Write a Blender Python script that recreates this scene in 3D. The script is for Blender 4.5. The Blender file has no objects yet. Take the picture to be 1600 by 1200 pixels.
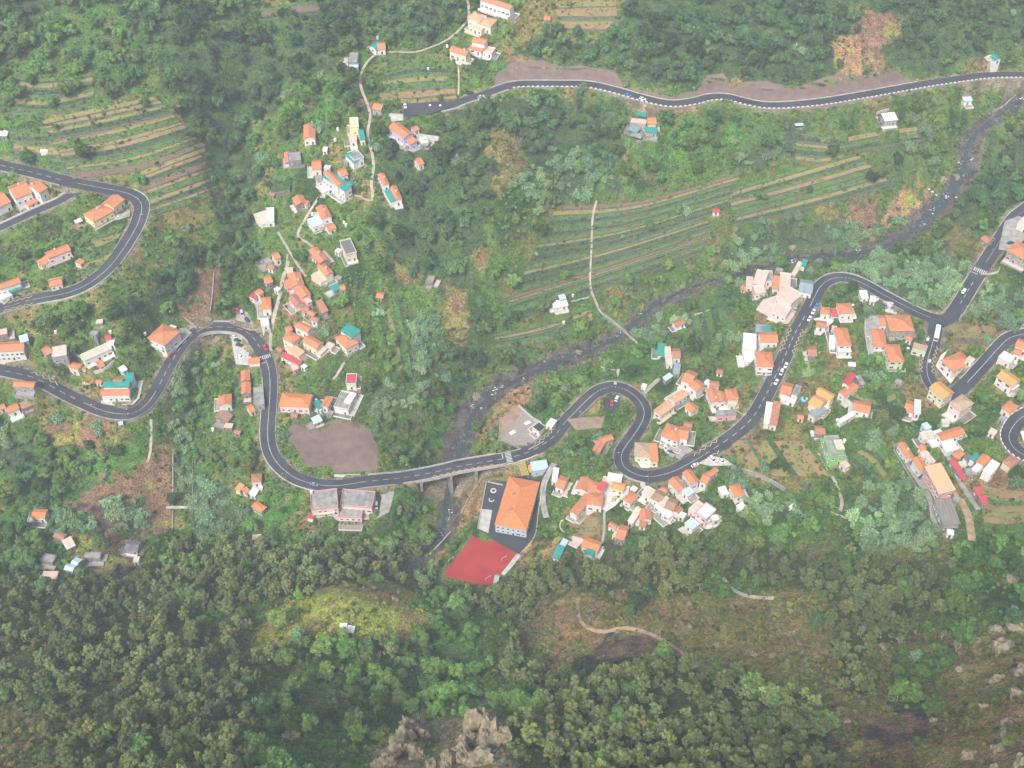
import bpy, math, random
import numpy as np
from mathutils import Vector, Matrix
from mathutils.geometry import delaunay_2d_cdt

random.seed(7)
rng = np.random.default_rng(11)
SC = bpy.context.scene
COL = SC.collection
R = math.radians

# ------------------------------------------------------------------ camera
CAMZ, DEP, HFOV = 520.0, 47.0, 45.0
cd = bpy.data.cameras.new('camera')
cam = bpy.data.objects.new('camera', cd)
COL.objects.link(cam)
cam.location = (0, 0, CAMZ)
cam.rotation_euler = (R(90 - DEP), 0, 0)
cd.sensor_width = 36.0
cd.lens = 18.0 / math.tan(R(HFOV / 2))
cd.clip_start = 1.0
cd.clip_end = 6000.0
SC.camera = cam

# ------------------------------------------------------------------ sky, sun, exposure
SUN_EL, SUN_ROT = 52.0, 205.0
w = bpy.data.worlds.new('World')
SC.world = w
w.use_nodes = True
nt = w.node_tree
nt.nodes.clear()
sky = nt.nodes.new('ShaderNodeTexSky')
sky.sky_type = 'NISHITA'
sky.sun_disc = False
sky.sun_elevation = R(SUN_EL)
sky.sun_rotation = R(SUN_ROT)
sky.air_density = 1.0
sky.dust_density = 4.0
sky.ozone_density = 1.0
bg = nt.nodes.new('ShaderNodeBackground')
bg.inputs['Strength'].default_value = 0.12
wo = nt.nodes.new('ShaderNodeOutputWorld')
nt.links.new(sky.outputs[0], bg.inputs[0])
nt.links.new(bg.outputs[0], wo.inputs[0])

sd = bpy.data.lights.new('sun', 'SUN')
sun = bpy.data.objects.new('sun', sd)
COL.objects.link(sun)
sd.energy = 2.4
sd.angle = R(15)
sd.color = (1.0, 0.97, 0.93)
_d = Vector((math.sin(R(SUN_ROT)) * math.cos(R(SUN_EL)), math.cos(R(SUN_ROT)) * math.cos(R(SUN_EL)), math.sin(R(SUN_EL))))
sun.rotation_euler = _d.to_track_quat('Z', 'Y').to_euler()
SC.view_settings.view_transform = 'Standard'
SC.view_settings.look = 'None'
SC.view_settings.gamma = 1
SC.view_settings.use_curve_mapping = False
SC.view_settings.exposure = 0.9
SC.cycles.use_denoising = True
SC.cycles.max_bounces = 5
SC.cycles.diffuse_bounces = 3
SC.cycles.glossy_bounces = 2
SC.cycles.transmission_bounces = 2
SC.cycles.volume_bounces = 1
SC.cycles.transparent_max_bounces = 4
SC.cycles.caustics_reflective = False
SC.cycles.caustics_refractive = False
HAZE_DENS = 0.0002

# ------------------------------------------------------------------ picture geometry helpers (photo pixels are 1600 x 1200)
FPX = 800.0 / math.tan(R(HFOV / 2))
_c, _s = math.cos(R(90 - DEP)), math.sin(R(90 - DEP))

def ray(u, v):
    x, y, z = (u - 800.0) / FPX, -(v - 600.0) / FPX, -1.0
    return np.array((x, _c * y - _s * z, _s * y + _c * z))

def at_z(u, v, z):
    d = ray(u, v)
    t = (z - CAMZ) / d[2]
    return np.array((d[0] * t, d[1] * t, z))

def project(P):
    P = np.asarray(P, float)
    x, y, z = P[..., 0], P[..., 1], P[..., 2] - CAMZ
    yc = _c * y + _s * z
    zc = -_s * y + _c * z
    return 800 + FPX * x / -zc, 600 - FPX * yc / -zc

# ------------------------------------------------------------------ terrain heights
CP = """0,100,126 0,0,138 100,50,132 300,0,138 300,50,130 500,0,127 500,60,119 600,100,108 620,0,126 730,80,113 800,0,126 900,50,117 1000,0,124
1100,50,117 1300,0,125 1300,60,115 1550,40,114 1600,0,120 100,150,118 250,200,103 0,220,104 320,270,88 300,205,97 305,238,93 180,260,92
430,0,126 400,120,104 365,200,88 360,300,68 362,420,48 340,560,32 292,680,21 275,800,14
500,150,104 560,200,100 470,250,88 520,320,78 440,360,66 500,420,62 460,480,52 560,480,50 430,540,46 540,560,40 480,620,33 600,600,26 520,700,22
600,350,74 640,260,88 650,400,56 640,500,38 680,620,16 700,180,96 780,170,98 760,250,96 740,330,78 720,420,58 745,520,28
900,130,100 1000,160,98 1100,165,97 1300,155,95 1450,130,95 1590,115,96 900,220,82 1000,230,83 1100,240,80 1250,220,80 1400,200,80 1000,310,66 900,350,56 1100,340,56
900,450,29 1000,410,37 850,520,20 1100,420,29 1200,350,46 1300,260,68 1400,300,52 1500,190,79
1585,150,84 1500,270,58 1400,350,40 1240,405,27 1050,465,18 930,535,11 800,590,6 730,650,2 700,750,-3 665,850,-8
0,265,90 200,300,85 232,325,84 170,440,76 0,485,70 50,310,86 60,400,77 30,520,64 150,550,54 0,580,52 200,645,45 60,600,49 300,525,44 370,510,43 415,560,40 412,640,34 440,720,27 500,755,23 620,745,18 800,715,15
100,640,36 60,760,27 150,800,24 40,860,30 180,860,24 120,720,27 240,760,18 330,740,19 400,800,17 330,860,22 500,830,14 600,830,6
760,700,12 800,790,12 745,880,9 860,850,17 870,660,16 940,605,22 1000,640,26 965,720,29 1030,745,32 950,850,30 880,760,22 960,680,24 1060,650,31
1130,690,38 1060,560,26 1130,480,30 1220,560,45 1180,440,33 1300,435,50 1400,460,57 1250,400,31 1460,495,63 1540,430,68 1600,335,70 1520,330,60 1380,400,44 1600,450,74
1300,600,55 1300,540,53 1380,560,60 1450,600,68 1500,610,72 1600,530,78 1550,680,84 1600,720,90 1480,700,78 1400,690,66 1230,740,48 1320,700,58 1200,800,44 1100,800,36 1300,800,55 1400,800,68 1450,790,76 1560,800,92 1040,830,32
1100,860,42 1200,880,58 1300,880,70 1400,890,84 1500,870,92 1600,870,104
0,930,48 100,920,38 250,920,36 400,900,34 550,890,20 650,920,14 450,950,56 540,930,60 620,940,50 540,985,63 600,1020,62 400,1000,66 200,1000,62 0,1020,74
700,1000,44 680,1080,76 500,1080,92 300,1080,100 100,1080,98 0,1200,146 200,1200,152 400,1200,150 600,1200,150 740,1200,168 500,1140,118 660,1150,112 740,1110,128
760,950,30 850,950,44 800,1030,66 900,990,62 1000,1010,72 880,1080,104 1000,1060,104 1000,1200,166 870,1200,172 1100,940,66 1100,1020,94 1200,960,86 1200,1100,134 1200,1200,172
1350,980,104 1350,1080,136 1350,1200,180 1500,960,116 1500,1080,156 1500,1200,208 1600,960,132 1600,1080,182 1600,1200,236"""
_cp = np.array([[float(a) for a in t.split(',')] for t in CP.split()])
_P = np.array([at_z(u, v, z) for u, v, z in _cp])
_n = len(_P)

def _phi(r2):
    return 0.5 * r2 * np.log(r2 + 1e-9)

_S = 100.0
_px, _py = _P[:, 0] / _S, _P[:, 1] / _S
_r2 = (_px[:, None] - _px[None]) ** 2 + (_py[:, None] - _py[None]) ** 2
_A = np.zeros((_n + 3, _n + 3))
_A[:_n, :_n] = _phi(_r2) + np.eye(_n) * 0.012
_A[:_n, _n] = 1; _A[:_n, _n + 1] = _px; _A[:_n, _n + 2] = _py
_A[_n:, :_n] = _A[:_n, _n:].T
_wt = np.linalg.solve(_A, np.concatenate([_P[:, 2], np.zeros(3)]))

GS = 1.7
GX = np.arange(-470, 470.1, GS)
GY = np.arange(70, 960.1, GS)
NX, NY = len(GX), len(GY)
# thin-plate surface on a coarse grid, then bilinear to the fine one
_cx = np.linspace(GX[0], GX[-1], 160); _cy = np.linspace(GY[0], GY[-1], 150)
_mx, _my = np.meshgrid(_cx / _S, _cy / _S)
_cz = _wt[_n] + _wt[_n + 1] * _mx + _wt[_n + 2] * _my
for i in range(_n):
    _cz = _cz + _wt[i] * _phi((_mx - _px[i]) ** 2 + (_my - _py[i]) ** 2)

def bil(Z, xs, ys, x, y):
    fx = np.clip((x - xs[0]) / (xs[1] - xs[0]), 0, len(xs) - 1.001)
    fy = np.clip((y - ys[0]) / (ys[1] - ys[0]), 0, len(ys) - 1.001)
    i, j = fx.astype(int), fy.astype(int)
    a, b = fx - i, fy - j
    return (Z[j, i] * (1 - a) * (1 - b) + Z[j, i + 1] * a * (1 - b) + Z[j + 1, i] * (1 - a) * b + Z[j + 1, i + 1] * a * b)

MX, MY = np.meshgrid(GX, GY)

def vnoise(x, y, scale, seed):
    g = np.random.default_rng(seed).random((256, 256))
    fx, fy = x / scale + 1000, y / scale + 1000
    i, j = np.floor(fx).astype(int), np.floor(fy).astype(int)
    a, b = fx - i, fy - j
    a = a * a * (3 - 2 * a); b = b * b * (3 - 2 * b)
    i0, j0, i1, j1 = i % 256, j % 256, (i + 1) % 256, (j + 1) % 256
    return (g[j0, i0] * (1 - a) * (1 - b) + g[j0, i1] * a * (1 - b) + g[j1, i0] * (1 - a) * b + g[j1, i1] * a * b) * 2 - 1

H = bil(_cz, _cx, _cy, MX, MY)
_far = np.clip((360 - MY) / 120, 0, 1)
H = H + 2.2 * vnoise(MX, MY, 34, 1) + 0.9 * vnoise(MX, MY, 13, 2) + _far * (1.6 * vnoise(MX, MY, 9, 3) + 3.0 * vnoise(MX, MY, 26, 4))
LOCK = np.zeros_like(H)      # 1 where a road or pad fixed the ground

def hgt(x, y):
    return bil(H, GX, GY, np.asarray(x, float), np.asarray(y, float))

_T = np.arange(150.0, 1500.0, 3.0)

def hit(u, v, h=0.0):
    """where the view ray of photo pixel u, v meets the ground raised by h"""
    d = ray(u, v)
    x, y, z = d[0] * _T, d[1] * _T, CAMZ + d[2] * _T
    g = hgt(x, y) + h
    k = np.argmax(z < g)
    if k == 0:
        k = len(_T) - 1
    a, b = _T[k - 1], _T[k]
    za, zb = z[k - 1] - g[k - 1], z[k] - g[k]
    t = a + (b - a) * za / (za - zb + 1e-9)
    return np.array((d[0] * t, d[1] * t, CAMZ + d[2] * t - h))

# ------------------------------------------------------------------ object helpers
def tag(o, label=None, cat=None, group=None, kind=None):
    if label: o['label'] = label
    if cat: o['category'] = cat
    if group: o['group'] = group
    if kind: o['kind'] = kind
    return o

def mesh_obj(name, vs, fs, mats, parent=None, mi=None, smooth=False):
    me = bpy.data.meshes.new(name)
    me.from_pydata([tuple(map(float, q)) for q in vs], [], fs)
    for m in (mats if isinstance(mats, (list, tuple)) else [mats]):
        me.materials.append(m)
    if mi is not None:
        me.polygons.foreach_set('material_index', mi)
    if smooth:
        me.polygons.foreach_set('use_smooth', [True] * len(me.polygons))
    me.update()
    o = bpy.data.objects.new(name, me)
    COL.objects.link(o)
    if parent is not None:
        o.parent = parent
    return o

def link_mesh(name, me, parent=None, mat=None):
    o = bpy.data.objects.new(name, me)
    COL.objects.link(o)
    if parent is not None:
        o.parent = parent
    if mat is not None:
        o.matrix_local = mat
    return o

def empty(name, loc, rz=0.0):
    o = bpy.data.objects.new(name, None)
    o.empty_display_size = 0.5
    COL.objects.link(o)
    o.location = loc
    o.rotation_euler = (0, 0, rz)
    return o

class MB:
    """collects boxes and polygons for one mesh"""
    def __init__(s):
        s.v, s.f, s.m = [], [], []
    def poly(s, pts, mi=0):
        k = len(s.v); s.v += [tuple(p) for p in pts]; s.f.append(tuple(range(k, k + len(pts)))); s.m.append(mi)
    def box(s, x0, x1, y0, y1, z0, z1, mi=0):
        k = len(s.v)
        s.v += [(x0, y0, z0), (x1, y0, z0), (x1, y1, z0), (x0, y1, z0), (x0, y0, z1), (x1, y0, z1), (x1, y1, z1), (x0, y1, z1)]
        for q in ((0, 3, 2, 1), (4, 5, 6, 7), (0, 1, 5, 4), (1, 2, 6, 5), (2, 3, 7, 6), (3, 0, 4, 7)):
            s.f.append(tuple(k + a for a in q)); s.m.append(mi)
    def prism(s, base, top, mi=0):
        """closed solid from two matching loops"""
        k, n = len(s.v), len(base)
        s.v += [tuple(p) for p in base] + [tuple(p) for p in top]
        s.f.append(tuple(range(k + n - 1, k - 1, -1))); s.m.append(mi)
        s.f.append(tuple(range(k + n, k + 2 * n))); s.m.append(mi)
        for i in range(n):
            j = (i + 1) % n
            s.f.append((k + i, k + j, k + n + j, k + n + i)); s.m.append(mi)
    def tube(s, p, q, r0, r1, n=6, mi=0):
        p, q = Vector(p), Vector(q)
        d = (q - p).normalized()
        a = d.orthogonal().normalized(); b = d.cross(a)
        lo = [p + (a * math.cos(t) + b * math.sin(t)) * r0 for t in [i * 2 * math.pi / n for i in range(n)]]
        hi = [q + (a * math.cos(t) + b * math.sin(t)) * r1 for t in [i * 2 * math.pi / n for i in range(n)]]
        s.prism(lo, hi, mi)
    def mesh(s, name, mats):
        me = bpy.data.meshes.new(name)
        me.from_pydata([tuple(map(float, q)) for q in s.v], [], s.f)
        for m in (mats if isinstance(mats, (list, tuple)) else [mats]):
            me.materials.append(m)
        me.polygons.foreach_set('material_index', s.m)
        me.update()
        return me
    def build(s, name, mats, parent=None):
        return link_mesh(name, s.mesh(name, mats), parent)

# ------------------------------------------------------------------ materials
def mat(name, col, rough=0.85, var=0.12, scale=0.6, col2=None, bump=0.0, bscale=3.0, stretch=None, spec=0.25, metal=0.0, coord='Object', detail=4):
    m = bpy.data.materials.new(name)
    m.use_nodes = True
    t = m.node_tree; t.nodes.clear()
    out = t.nodes.new('ShaderNodeOutputMaterial'); b = t.nodes.new('ShaderNodeBsdfPrincipled')
    t.links.new(b.outputs[0], out.inputs[0])
    b.inputs['Roughness'].default_value = rough
    b.inputs['Specular IOR Level'].default_value = spec
    b.inputs['Metallic'].default_value = metal
    tc = t.nodes.new('ShaderNodeTexCoord'); mp = t.nodes.new('ShaderNodeMapping')
    t.links.new(tc.outputs[coord], mp.inputs[0])
    if stretch: mp.inputs['Scale'].default_value = stretch
    n = t.nodes.new('ShaderNodeTexNoise'); n.inputs['Scale'].default_value = scale; n.inputs['Detail'].default_value = detail
    t.links.new(mp.outputs[0], n.inputs['Vector'])
    cr = t.nodes.new('ShaderNodeValToRGB')
    c2 = col2 or tuple(min(1, c * (1 + var)) for c in col)
    c1 = col if col2 else tuple(c * (1 - var) for c in col)
    cr.color_ramp.elements[0].position = 0.32; cr.color_ramp.elements[1].position = 0.68
    cr.color_ramp.elements[0].color = (*c1, 1); cr.color_ramp.elements[1].color = (*c2, 1)
    t.links.new(n.outputs['Fac'], cr.inputs[0])
    t.links.new(cr.outputs[0], b.inputs['Base Color'])
    if bump:
        n2 = t.nodes.new('ShaderNodeTexNoise'); n2.inputs['Scale'].default_value = bscale; n2.inputs['Detail'].default_value = 5
        t.links.new(mp.outputs[0], n2.inputs['Vector'])
        bm = t.nodes.new('ShaderNodeBump'); bm.inputs['Strength'].default_value = 1.0; bm.inputs['Distance'].default_value = bump
        t.links.new(n2.outputs['Fac'], bm.inputs['Height']); t.links.new(bm.outputs[0], b.inputs['Normal'])
    return m

def roof_mat(name, c1, c2, pitch=0.55, depth=0.06):
    """clay tiles: courses along y, mottled weathering"""
    m = mat(name, c1, rough=0.8, col2=c2, scale=0.9, detail=6)
    t = m.node_tree; b = t.nodes['Principled BSDF']
    tc = next(n for n in t.nodes if n.type == 'TEX_COORD')
    wv = t.nodes.new('ShaderNodeTexWave'); wv.bands_direction = 'X'; wv.inputs['Scale'].default_value = 1.0 / pitch * 0.5
    wv.inputs['Distortion'].default_value = 0.3
    t.links.new(tc.outputs['Object'], wv.inputs['Vector'])
    bm = t.nodes.new('ShaderNodeBump'); bm.inputs['Distance'].default_value = depth
    t.links.new(wv.outputs['Fac'], bm.inputs['Height']); t.links.new(bm.outputs[0], b.inputs['Normal'])
    mx = t.nodes.new('ShaderNodeMix'); mx.data_type = 'RGBA'; mx.blend_type = 'MULTIPLY'
    n = t.nodes.new('ShaderNodeTexNoise'); n.inputs['Scale'].default_value = 4.0; n.inputs['Detail'].default_value = 3
    t.links.new(tc.outputs['Object'], n.inputs['Vector'])
    cr2 = t.nodes.new('ShaderNodeValToRGB'); cr2.color_ramp.elements[0].color = (0.72, 0.72, 0.72, 1); cr2.color_ramp.elements[1].color = (1.1, 1.1, 1.1, 1)
    cr2.color_ramp.elements[0].position = 0.35; cr2.color_ramp.elements[1].position = 0.6
    t.links.new(n.outputs['Fac'], cr2.inputs[0])
    src = next(l for l in t.links if l.to_socket == b.inputs['Base Color']).from_socket
    mx.inputs[0].default_value = 1.0
    t.links.new(src, mx.inputs[6]); t.links.new(cr2.outputs[0], mx.inputs[7]); t.links.new(mx.outputs[2], b.inputs['Base Color'])
    return m

M = {}
M['asphalt'] = mat('asphalt', (0.036, 0.04, 0.05), 0.9, 0.18, 0.09, col2=(0.062, 0.066, 0.074), bump=0.01, bscale=8, detail=9)
M['asphalt_old'] = mat('asphalt_old', (0.085, 0.088, 0.095), 0.9, 0.2, 0.25)
M['paint'] = mat('road_paint', (0.46, 0.46, 0.45), 0.8, 0.4, 1.2)
M['yellow_paint'] = mat('yellow_paint', (0.68, 0.52, 0.14), 0.7, 0.3, 3.0)
M['concrete'] = mat('concrete', (0.30, 0.285, 0.26), 0.9, 0.25, 0.4, bump=0.02)
M['concrete_light'] = mat('concrete_light', (0.44, 0.42, 0.38), 0.9, 0.2, 0.4)
M['concrete_dark'] = mat('concrete_dark', (0.17, 0.165, 0.155), 0.9, 0.3, 0.35, bump=0.03)
M['stone'] = mat('stone_wall', (0.19, 0.175, 0.155), 0.95, 0.5, 1.6, bump=0.12, bscale=2.2, coord='Object')
M['drystone'] = mat('dry_stone', (0.17, 0.15, 0.12), 0.95, 0.5, 1.4, bump=0.15, bscale=2.0)
M['dirt'] = mat('dirt', (0.36, 0.25, 0.15), 0.95, 0.3, 0.35, bump=0.05)
M['path'] = mat('path', (0.36, 0.31, 0.25), 0.95, 0.22, 0.4)
M['red_court'] = mat('red_court', (0.33, 0.036, 0.034), 0.85, 0.10, 0.12)
M['net_slope'] = mat('net_slope', (0.150, 0.103, 0.088), 0.95, 0.3, 0.25, col2=(0.195, 0.14, 0.12), bump=0.25, bscale=1.6, detail=9)
M['water'] = mat('water', (0.035, 0.055, 0.055), 0.12, 0.3, 0.5, spec=0.5, bump=0.05, bscale=1.5)
M['foam'] = mat('foam', (0.75, 0.78, 0.8), 0.6, 0.1, 2)
M['brown_lot'] = mat('brown_lot', (0.27, 0.195, 0.14), 0.95, 0.2, 0.3)
M['pavers'] = mat('pavers', (0.27, 0.235, 0.21), 0.9, 0.15, 1.2)
M['pink_paving'] = mat('pink_paving', (0.52, 0.42, 0.38), 0.9, 0.12, 0.5)
M['white_paving'] = mat('white_paving', (0.58, 0.54, 0.5), 0.85, 0.12, 0.5)
M['metal'] = mat('galvanised', (0.45, 0.46, 0.47), 0.4, 0.1, 2, metal=0.6)
M['bark'] = mat('bark', (0.16, 0.12, 0.085), 0.9, 0.3, 2.0)
M['dead_bark'] = mat('dead_bark', (0.36, 0.33, 0.29), 0.9, 0.25, 2.0)
M['glass'] = mat('window_glass', (0.03, 0.04, 0.05), 0.15, 0.2, 1, spec=0.6)
M['white_frame'] = mat('white_frame', (0.68, 0.67, 0.64), 0.6, 0.06, 2)
M['wood'] = mat('grey_wood', (0.24, 0.22, 0.2), 0.9, 0.35, 0.8, stretch=(6, .3, 1))
M['rock'] = mat('rock', (0.11, 0.115, 0.05), 0.95, 0.5, 2.0, col2=(0.33, 0.26, 0.19), bump=0.5, bscale=2.5, detail=9)
M['river_rock'] = mat('river_rock', (0.09, 0.085, 0.085), 0.9, 0.4, 0.6, col2=(0.16, 0.15, 0.15), bump=0.2, bscale=1)

# ------------------------------------------------------------------ lines on the ground
def spline(px, step=4.0):
    """Catmull-Rom through photo pixels"""
    p = [np.array(a, float) for a in px]
    p = [2 * p[0] - p[1]] + p + [2 * p[-1] - p[-2]]
    out = []
    for i in range(1, len(p) - 2):
        n = max(2, int(np.linalg.norm(p[i + 1] - p[i]) / step))
        for k in range(n):
            t = k / n
            out.append(0.5 * ((2 * p[i]) + (p[i + 1] - p[i - 1]) * t + (2 * p[i - 1] - 5 * p[i] + 4 * p[i + 1] - p[i + 2]) * t * t + (3 * p[i] - p[i - 1] - 3 * p[i + 1] + p[i + 2]) * t ** 3))
    out.append(p[-2])
    return np.array(out)

def smooth(z, n):
    if n < 1: return z
    k = np.ones(2 * n + 1) / (2 * n + 1)
    return np.convolve(np.pad(z, n, mode='edge'), k, mode='valid')

class Line:
    """a polyline on the ground: resampled points, left normals, arc length"""
    def __init__(s, px, width, sm=18, bridges=(), step=2.0, lift=0.0):
        q = spline(px)
        z = np.array([hit(u, v)[2] for u, v in q])
        flag = np.zeros(len(q), bool)
        for (u0, v0, u1, v1) in bridges:
            flag |= (q[:, 0] > u0) & (q[:, 0] < u1) & (q[:, 1] > v0) & (q[:, 1] < v1)
        if flag.any():
            idx = np.arange(len(q)); z = np.interp(idx, idx[~flag], z[~flag])
        z = smooth(smooth(z, max(1, sm // 3)), max(1, sm // 4)) + lift
        P = np.array([at_z(u, v, zz) for (u, v), zz in zip(q, z)])
        for _ in range(2):
            P[1:-1, :2] = (P[:-2, :2] + 2 * P[1:-1, :2] + P[2:, :2]) / 4
        d = np.r_[0, np.cumsum(np.linalg.norm(np.diff(P[:, :2], axis=0), axis=1))]
        n = max(2, int(d[-1] / step) + 1)
        t = np.linspace(0, d[-1], n)
        s.P = np.stack([np.interp(t, d, P[:, i]) for i in range(3)], 1)
        s.bridge = np.interp(t, d, flag.astype(float)) > 0.5
        s.px = np.stack([np.interp(t, d, q[:, i]) for i in range(2)], 1)
        s.s, s.w, s.step = t, width, t[1] - t[0]
        T = np.gradient(s.P[:, :2], axis=0); T /= np.linalg.norm(T, axis=1)[:, None] + 1e-9
        s.N = np.stack([-T[:, 1], T[:, 0]], 1)
        s.T = T
    def off(s, o, dz=0.0, i=None):
        o = np.asarray(o)
        q = np.c_[s.P[:, :2] + s.N * (o[:, None] if o.ndim else o), s.P[:, 2] + dz]
        return q if i is None else q[i]
    def idx(s, u, v):
        return int(np.argmin((s.px[:, 0] - u) ** 2 + (s.px[:, 1] - v) ** 2))
    def flatten(s, flat, blend, sink):
        global H, LOCK
        R_ = flat + blend
        seg = s.P
        best = {}
        D = np.full(H.shape, 1e9); Z = np.zeros(H.shape)
        for i in range(len(seg)):
            if s.bridge[i]: continue
            x, y, z = seg[i]
            i0, i1 = max(0, int((x - R_ - GX[0]) / GS)), min(NX, int((x + R_ - GX[0]) / GS) + 2)
            j0, j1 = max(0, int((y - R_ - GY[0]) / GS)), min(NY, int((y + R_ - GY[0]) / GS) + 2)
            if i1 <= i0 or j1 <= j0: continue
            dx, dy = MX[j0:j1, i0:i1] - x, MY[j0:j1, i0:i1] - y
            d2 = dx * dx + dy * dy
            sub = D[j0:j1, i0:i1]
            m = d2 < sub
            sub[m] = d2[m]
            tx, ty = s.T[i]
            al = np.clip(dx * tx + dy * ty, -s.step, s.step)
            gr = (seg[min(i + 1, len(seg) - 1), 2] - seg[max(i - 1, 0), 2]) / (2 * s.step)
            Z[j0:j1, i0:i1][m] = (z + al * gr)[m]
        d = np.sqrt(D)
        t = np.clip((d - flat) / blend, 0, 1); wgt = 1 - t * t * (3 - 2 * t)
        wgt = wgt * (1 - LOCK)
        wgt[D > 1e8] = 0
        H = H * (1 - wgt) + (Z - sink) * wgt
        LOCK = np.maximum(LOCK, (d < flat + 0.4).astype(float))

def ribbon(name, L, o0, o1, dz, m, i0=0, i1=None, parent=None, flat=True):
    i1 = len(L.P) if i1 is None else i1
    a, b = L.off(o0, dz)[i0:i1], L.off(o1, dz)[i0:i1]
    n = len(a)
    vs = np.empty((2 * n, 3)); vs[0::2] = a; vs[1::2] = b
    fs = [(2 * k + 1, 2 * k, 2 * k + 2, 2 * k + 3) if o1 > o0 else (2 * k, 2 * k + 1, 2 * k + 3, 2 * k + 2) for k in range(n - 1)]
    return mesh_obj(name, vs, fs, m, parent)

def wall_along(name, P, thick, up, down, m, parent=None, N=None):
    """a wall following points P (world), from P.z - down to P.z + up"""
    P = np.asarray(P, float); n = len(P)
    T = np.gradient(P[:, :2], axis=0); T /= np.linalg.norm(T, axis=1)[:, None] + 1e-9
    N = np.stack([-T[:, 1], T[:, 0]], 1) * thick / 2
    up = np.broadcast_to(up, n); down = np.broadcast_to(down, n)
    vs = []
    for i in range(n):
        for s_, z in ((1, -down[i]), (-1, -down[i]), (-1, up[i]), (1, up[i])):
            vs.append((P[i, 0] + s_ * N[i, 0], P[i, 1] + s_ * N[i, 1], P[i, 2] + z))
    fs = []
    for i in range(n - 1):
        for k in range(4):
            a, b = 4 * i + k, 4 * i + (k + 1) % 4
            fs.append((a, b, b + 4, a + 4))
    fs += [(3, 2, 1, 0), (4 * n - 4, 4 * n - 3, 4 * n - 2, 4 * n - 1)]
    return mesh_obj(name, vs, fs, m, parent)

# ------------------------------------------------------------------ roads and paths (centre lines traced in photo pixels)
def PX(t): return [tuple(float(a) for a in p.split(',')) for p in t.split()]

RD = {}
RD['B'] = Line(PX('-40,571 0,578 28,584 50,589 77,602 105,617 131,629 153,639 179,646 206,646 228,633 245,609 262,576 282,543 306,519 333,511 353,511 371,513 388,520 402,536 413,557 420,577 422,600 421,628 419,656 418,680 422,704 435,726 460,746 490,756 525,759 575,752 625,747 662,741 700,733 715,729 790,716 827,706 863,684 883,660 909,633 934,611 960,604 983,612 1000,627 1007,647 997,670 982,691 971,709 973,727 989,739 1010,745 1030,743 1056,735 1084,720 1112,703 1150,677 1177,651 1193,624 1210,591 1227,555 1242,521 1257,495 1269,472 1280,450 1293,438 1312,433 1332,436 1355,446 1383,462 1420,481 1448,494 1466,499'), 7.6, 18, ((300, 500, 396, 530), (640, 700, 806, 760)))
RD['A'] = Line(PX('-50,245 0,258 50,269 100,282 150,292 192,300 214,309 222,322 216,348 203,372 187,397 168,420 140,442 107,457 52,468 0,482 -50,497'), 8.4, 18)
RD['A2'] = Line(PX('-50,376 0,356 50,333 95,313 118,300 140,296'), 6.0, 12)
RD['C'] = Line(PX('1463,500 1461,517 1457,537 1450,560 1448,577 1451,592 1460,607 1472,617 1484,618 1496,612 1510,599 1534,573 1559,545 1577,528 1600,522 1650,516'), 7.2, 12)
RD['D'] = Line(PX('1468,500 1482,498 1496,481 1513,453 1536,416 1558,382 1583,343 1600,329 1650,290'), 8.0, 14)
RD['E'] = Line(PX('1650,628 1600,650 1585,663 1576,681 1581,696 1600,711 1650,730'), 7.6, 10)
RD['F'] = Line(PX('640,174 680,170 705,165 728,156 755,148 775,141 795,134 820,131 877,131 919,132 961,141 1003,153 1046,162 1082,159 1110,152 1138,152 1165,159 1206,165 1277,160 1347,149 1431,134 1474,127 1544,118 1600,117 1660,118'), 6.6, 22)
for k, b in (('B', 9), ('A', 8), ('C', 6), ('D', 8), ('E', 6), ('F', 5), ('A2', 6)):
    RD[k].flatten(RD[k].w / 2 + 1.6, b, 0.3)

PT = {}
for k, (w_, p) in {
    'village_top': (1.6, '733,-20 731,0 733,25 725,38 710,54 690,67 682,70 650,81 610,81 592,83 575,95 563,118 565,140 574,162 579,180 576,195 574,213 581,238 584,262 580,285 582,314 565,308 547,304 522,306 500,308'),
    'village_mid': (1.5, '500,306 487,325 476,344 464,368 476,376 489,386'),
    'village_low': (1.4, '434,362 449,387 462,409 478,432'),
    'village_lane': (2.0, '451,391 449,415 442,434 436,466 427,499 423,529 424,548'),
    'terrace_path': (1.3, '932,316 926,341 924,389 922,447 929,468 938,487 960,505 978,520 996,536'),
    'green_house_lane': (1.6, '1279,707 1287,722 1297,738 1306,755 1312,771 1316,785 1313,798'),
    'dry_field_path': (1.3, '941,848 945,822 944,800 952,790 963,775'),
    'school_lane': (3.0, '866,724 856,742 850,755 848,783 854,809'),
    'steps': (1.6, '538,566 530,580 520,593'),
    'walled_steps': (0.9, '716,102 717,125 716,148'),
    'lower_lane': (2.6, '1402,694 1416,722 1428,741 1453,780 1459,812 1464,830'),
    'red_roof_lane': (2.4, '1480,708 1490,730 1500,752 1514,775 1529,796'),
    'field_path': (1.4, '236,655 236,680 235,707 230,722'),
    'roadside_path': (2.2, '1003,618 1016,604 1030,592'),
}.items():
    PT[k] = Line(PX(p), w_, 5)
    PT[k].flatten(w_ / 2 + 0.6, 2.0, 0.16)
DT = {}
for k, (w_, p) in {
    'trail': (1.7, '902,935 903,950 905,967 913,978 925,984 946,987 975,981 1004,986 1022,993 1039,1002 1056,1012 1071,1025'),
    'rocky_trail': (1.8, '1130,902 1144,920 1160,929 1179,933 1209,935'),
    'dirt_track': (3.4, '1490,760 1497,775 1509,796 1515,815 1519,845'),
}.items():
    DT[k] = Line(PX(p), w_, 3)
    DT[k].flatten(w_ / 2 + 0.5, 2.0, 0.14)

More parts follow.
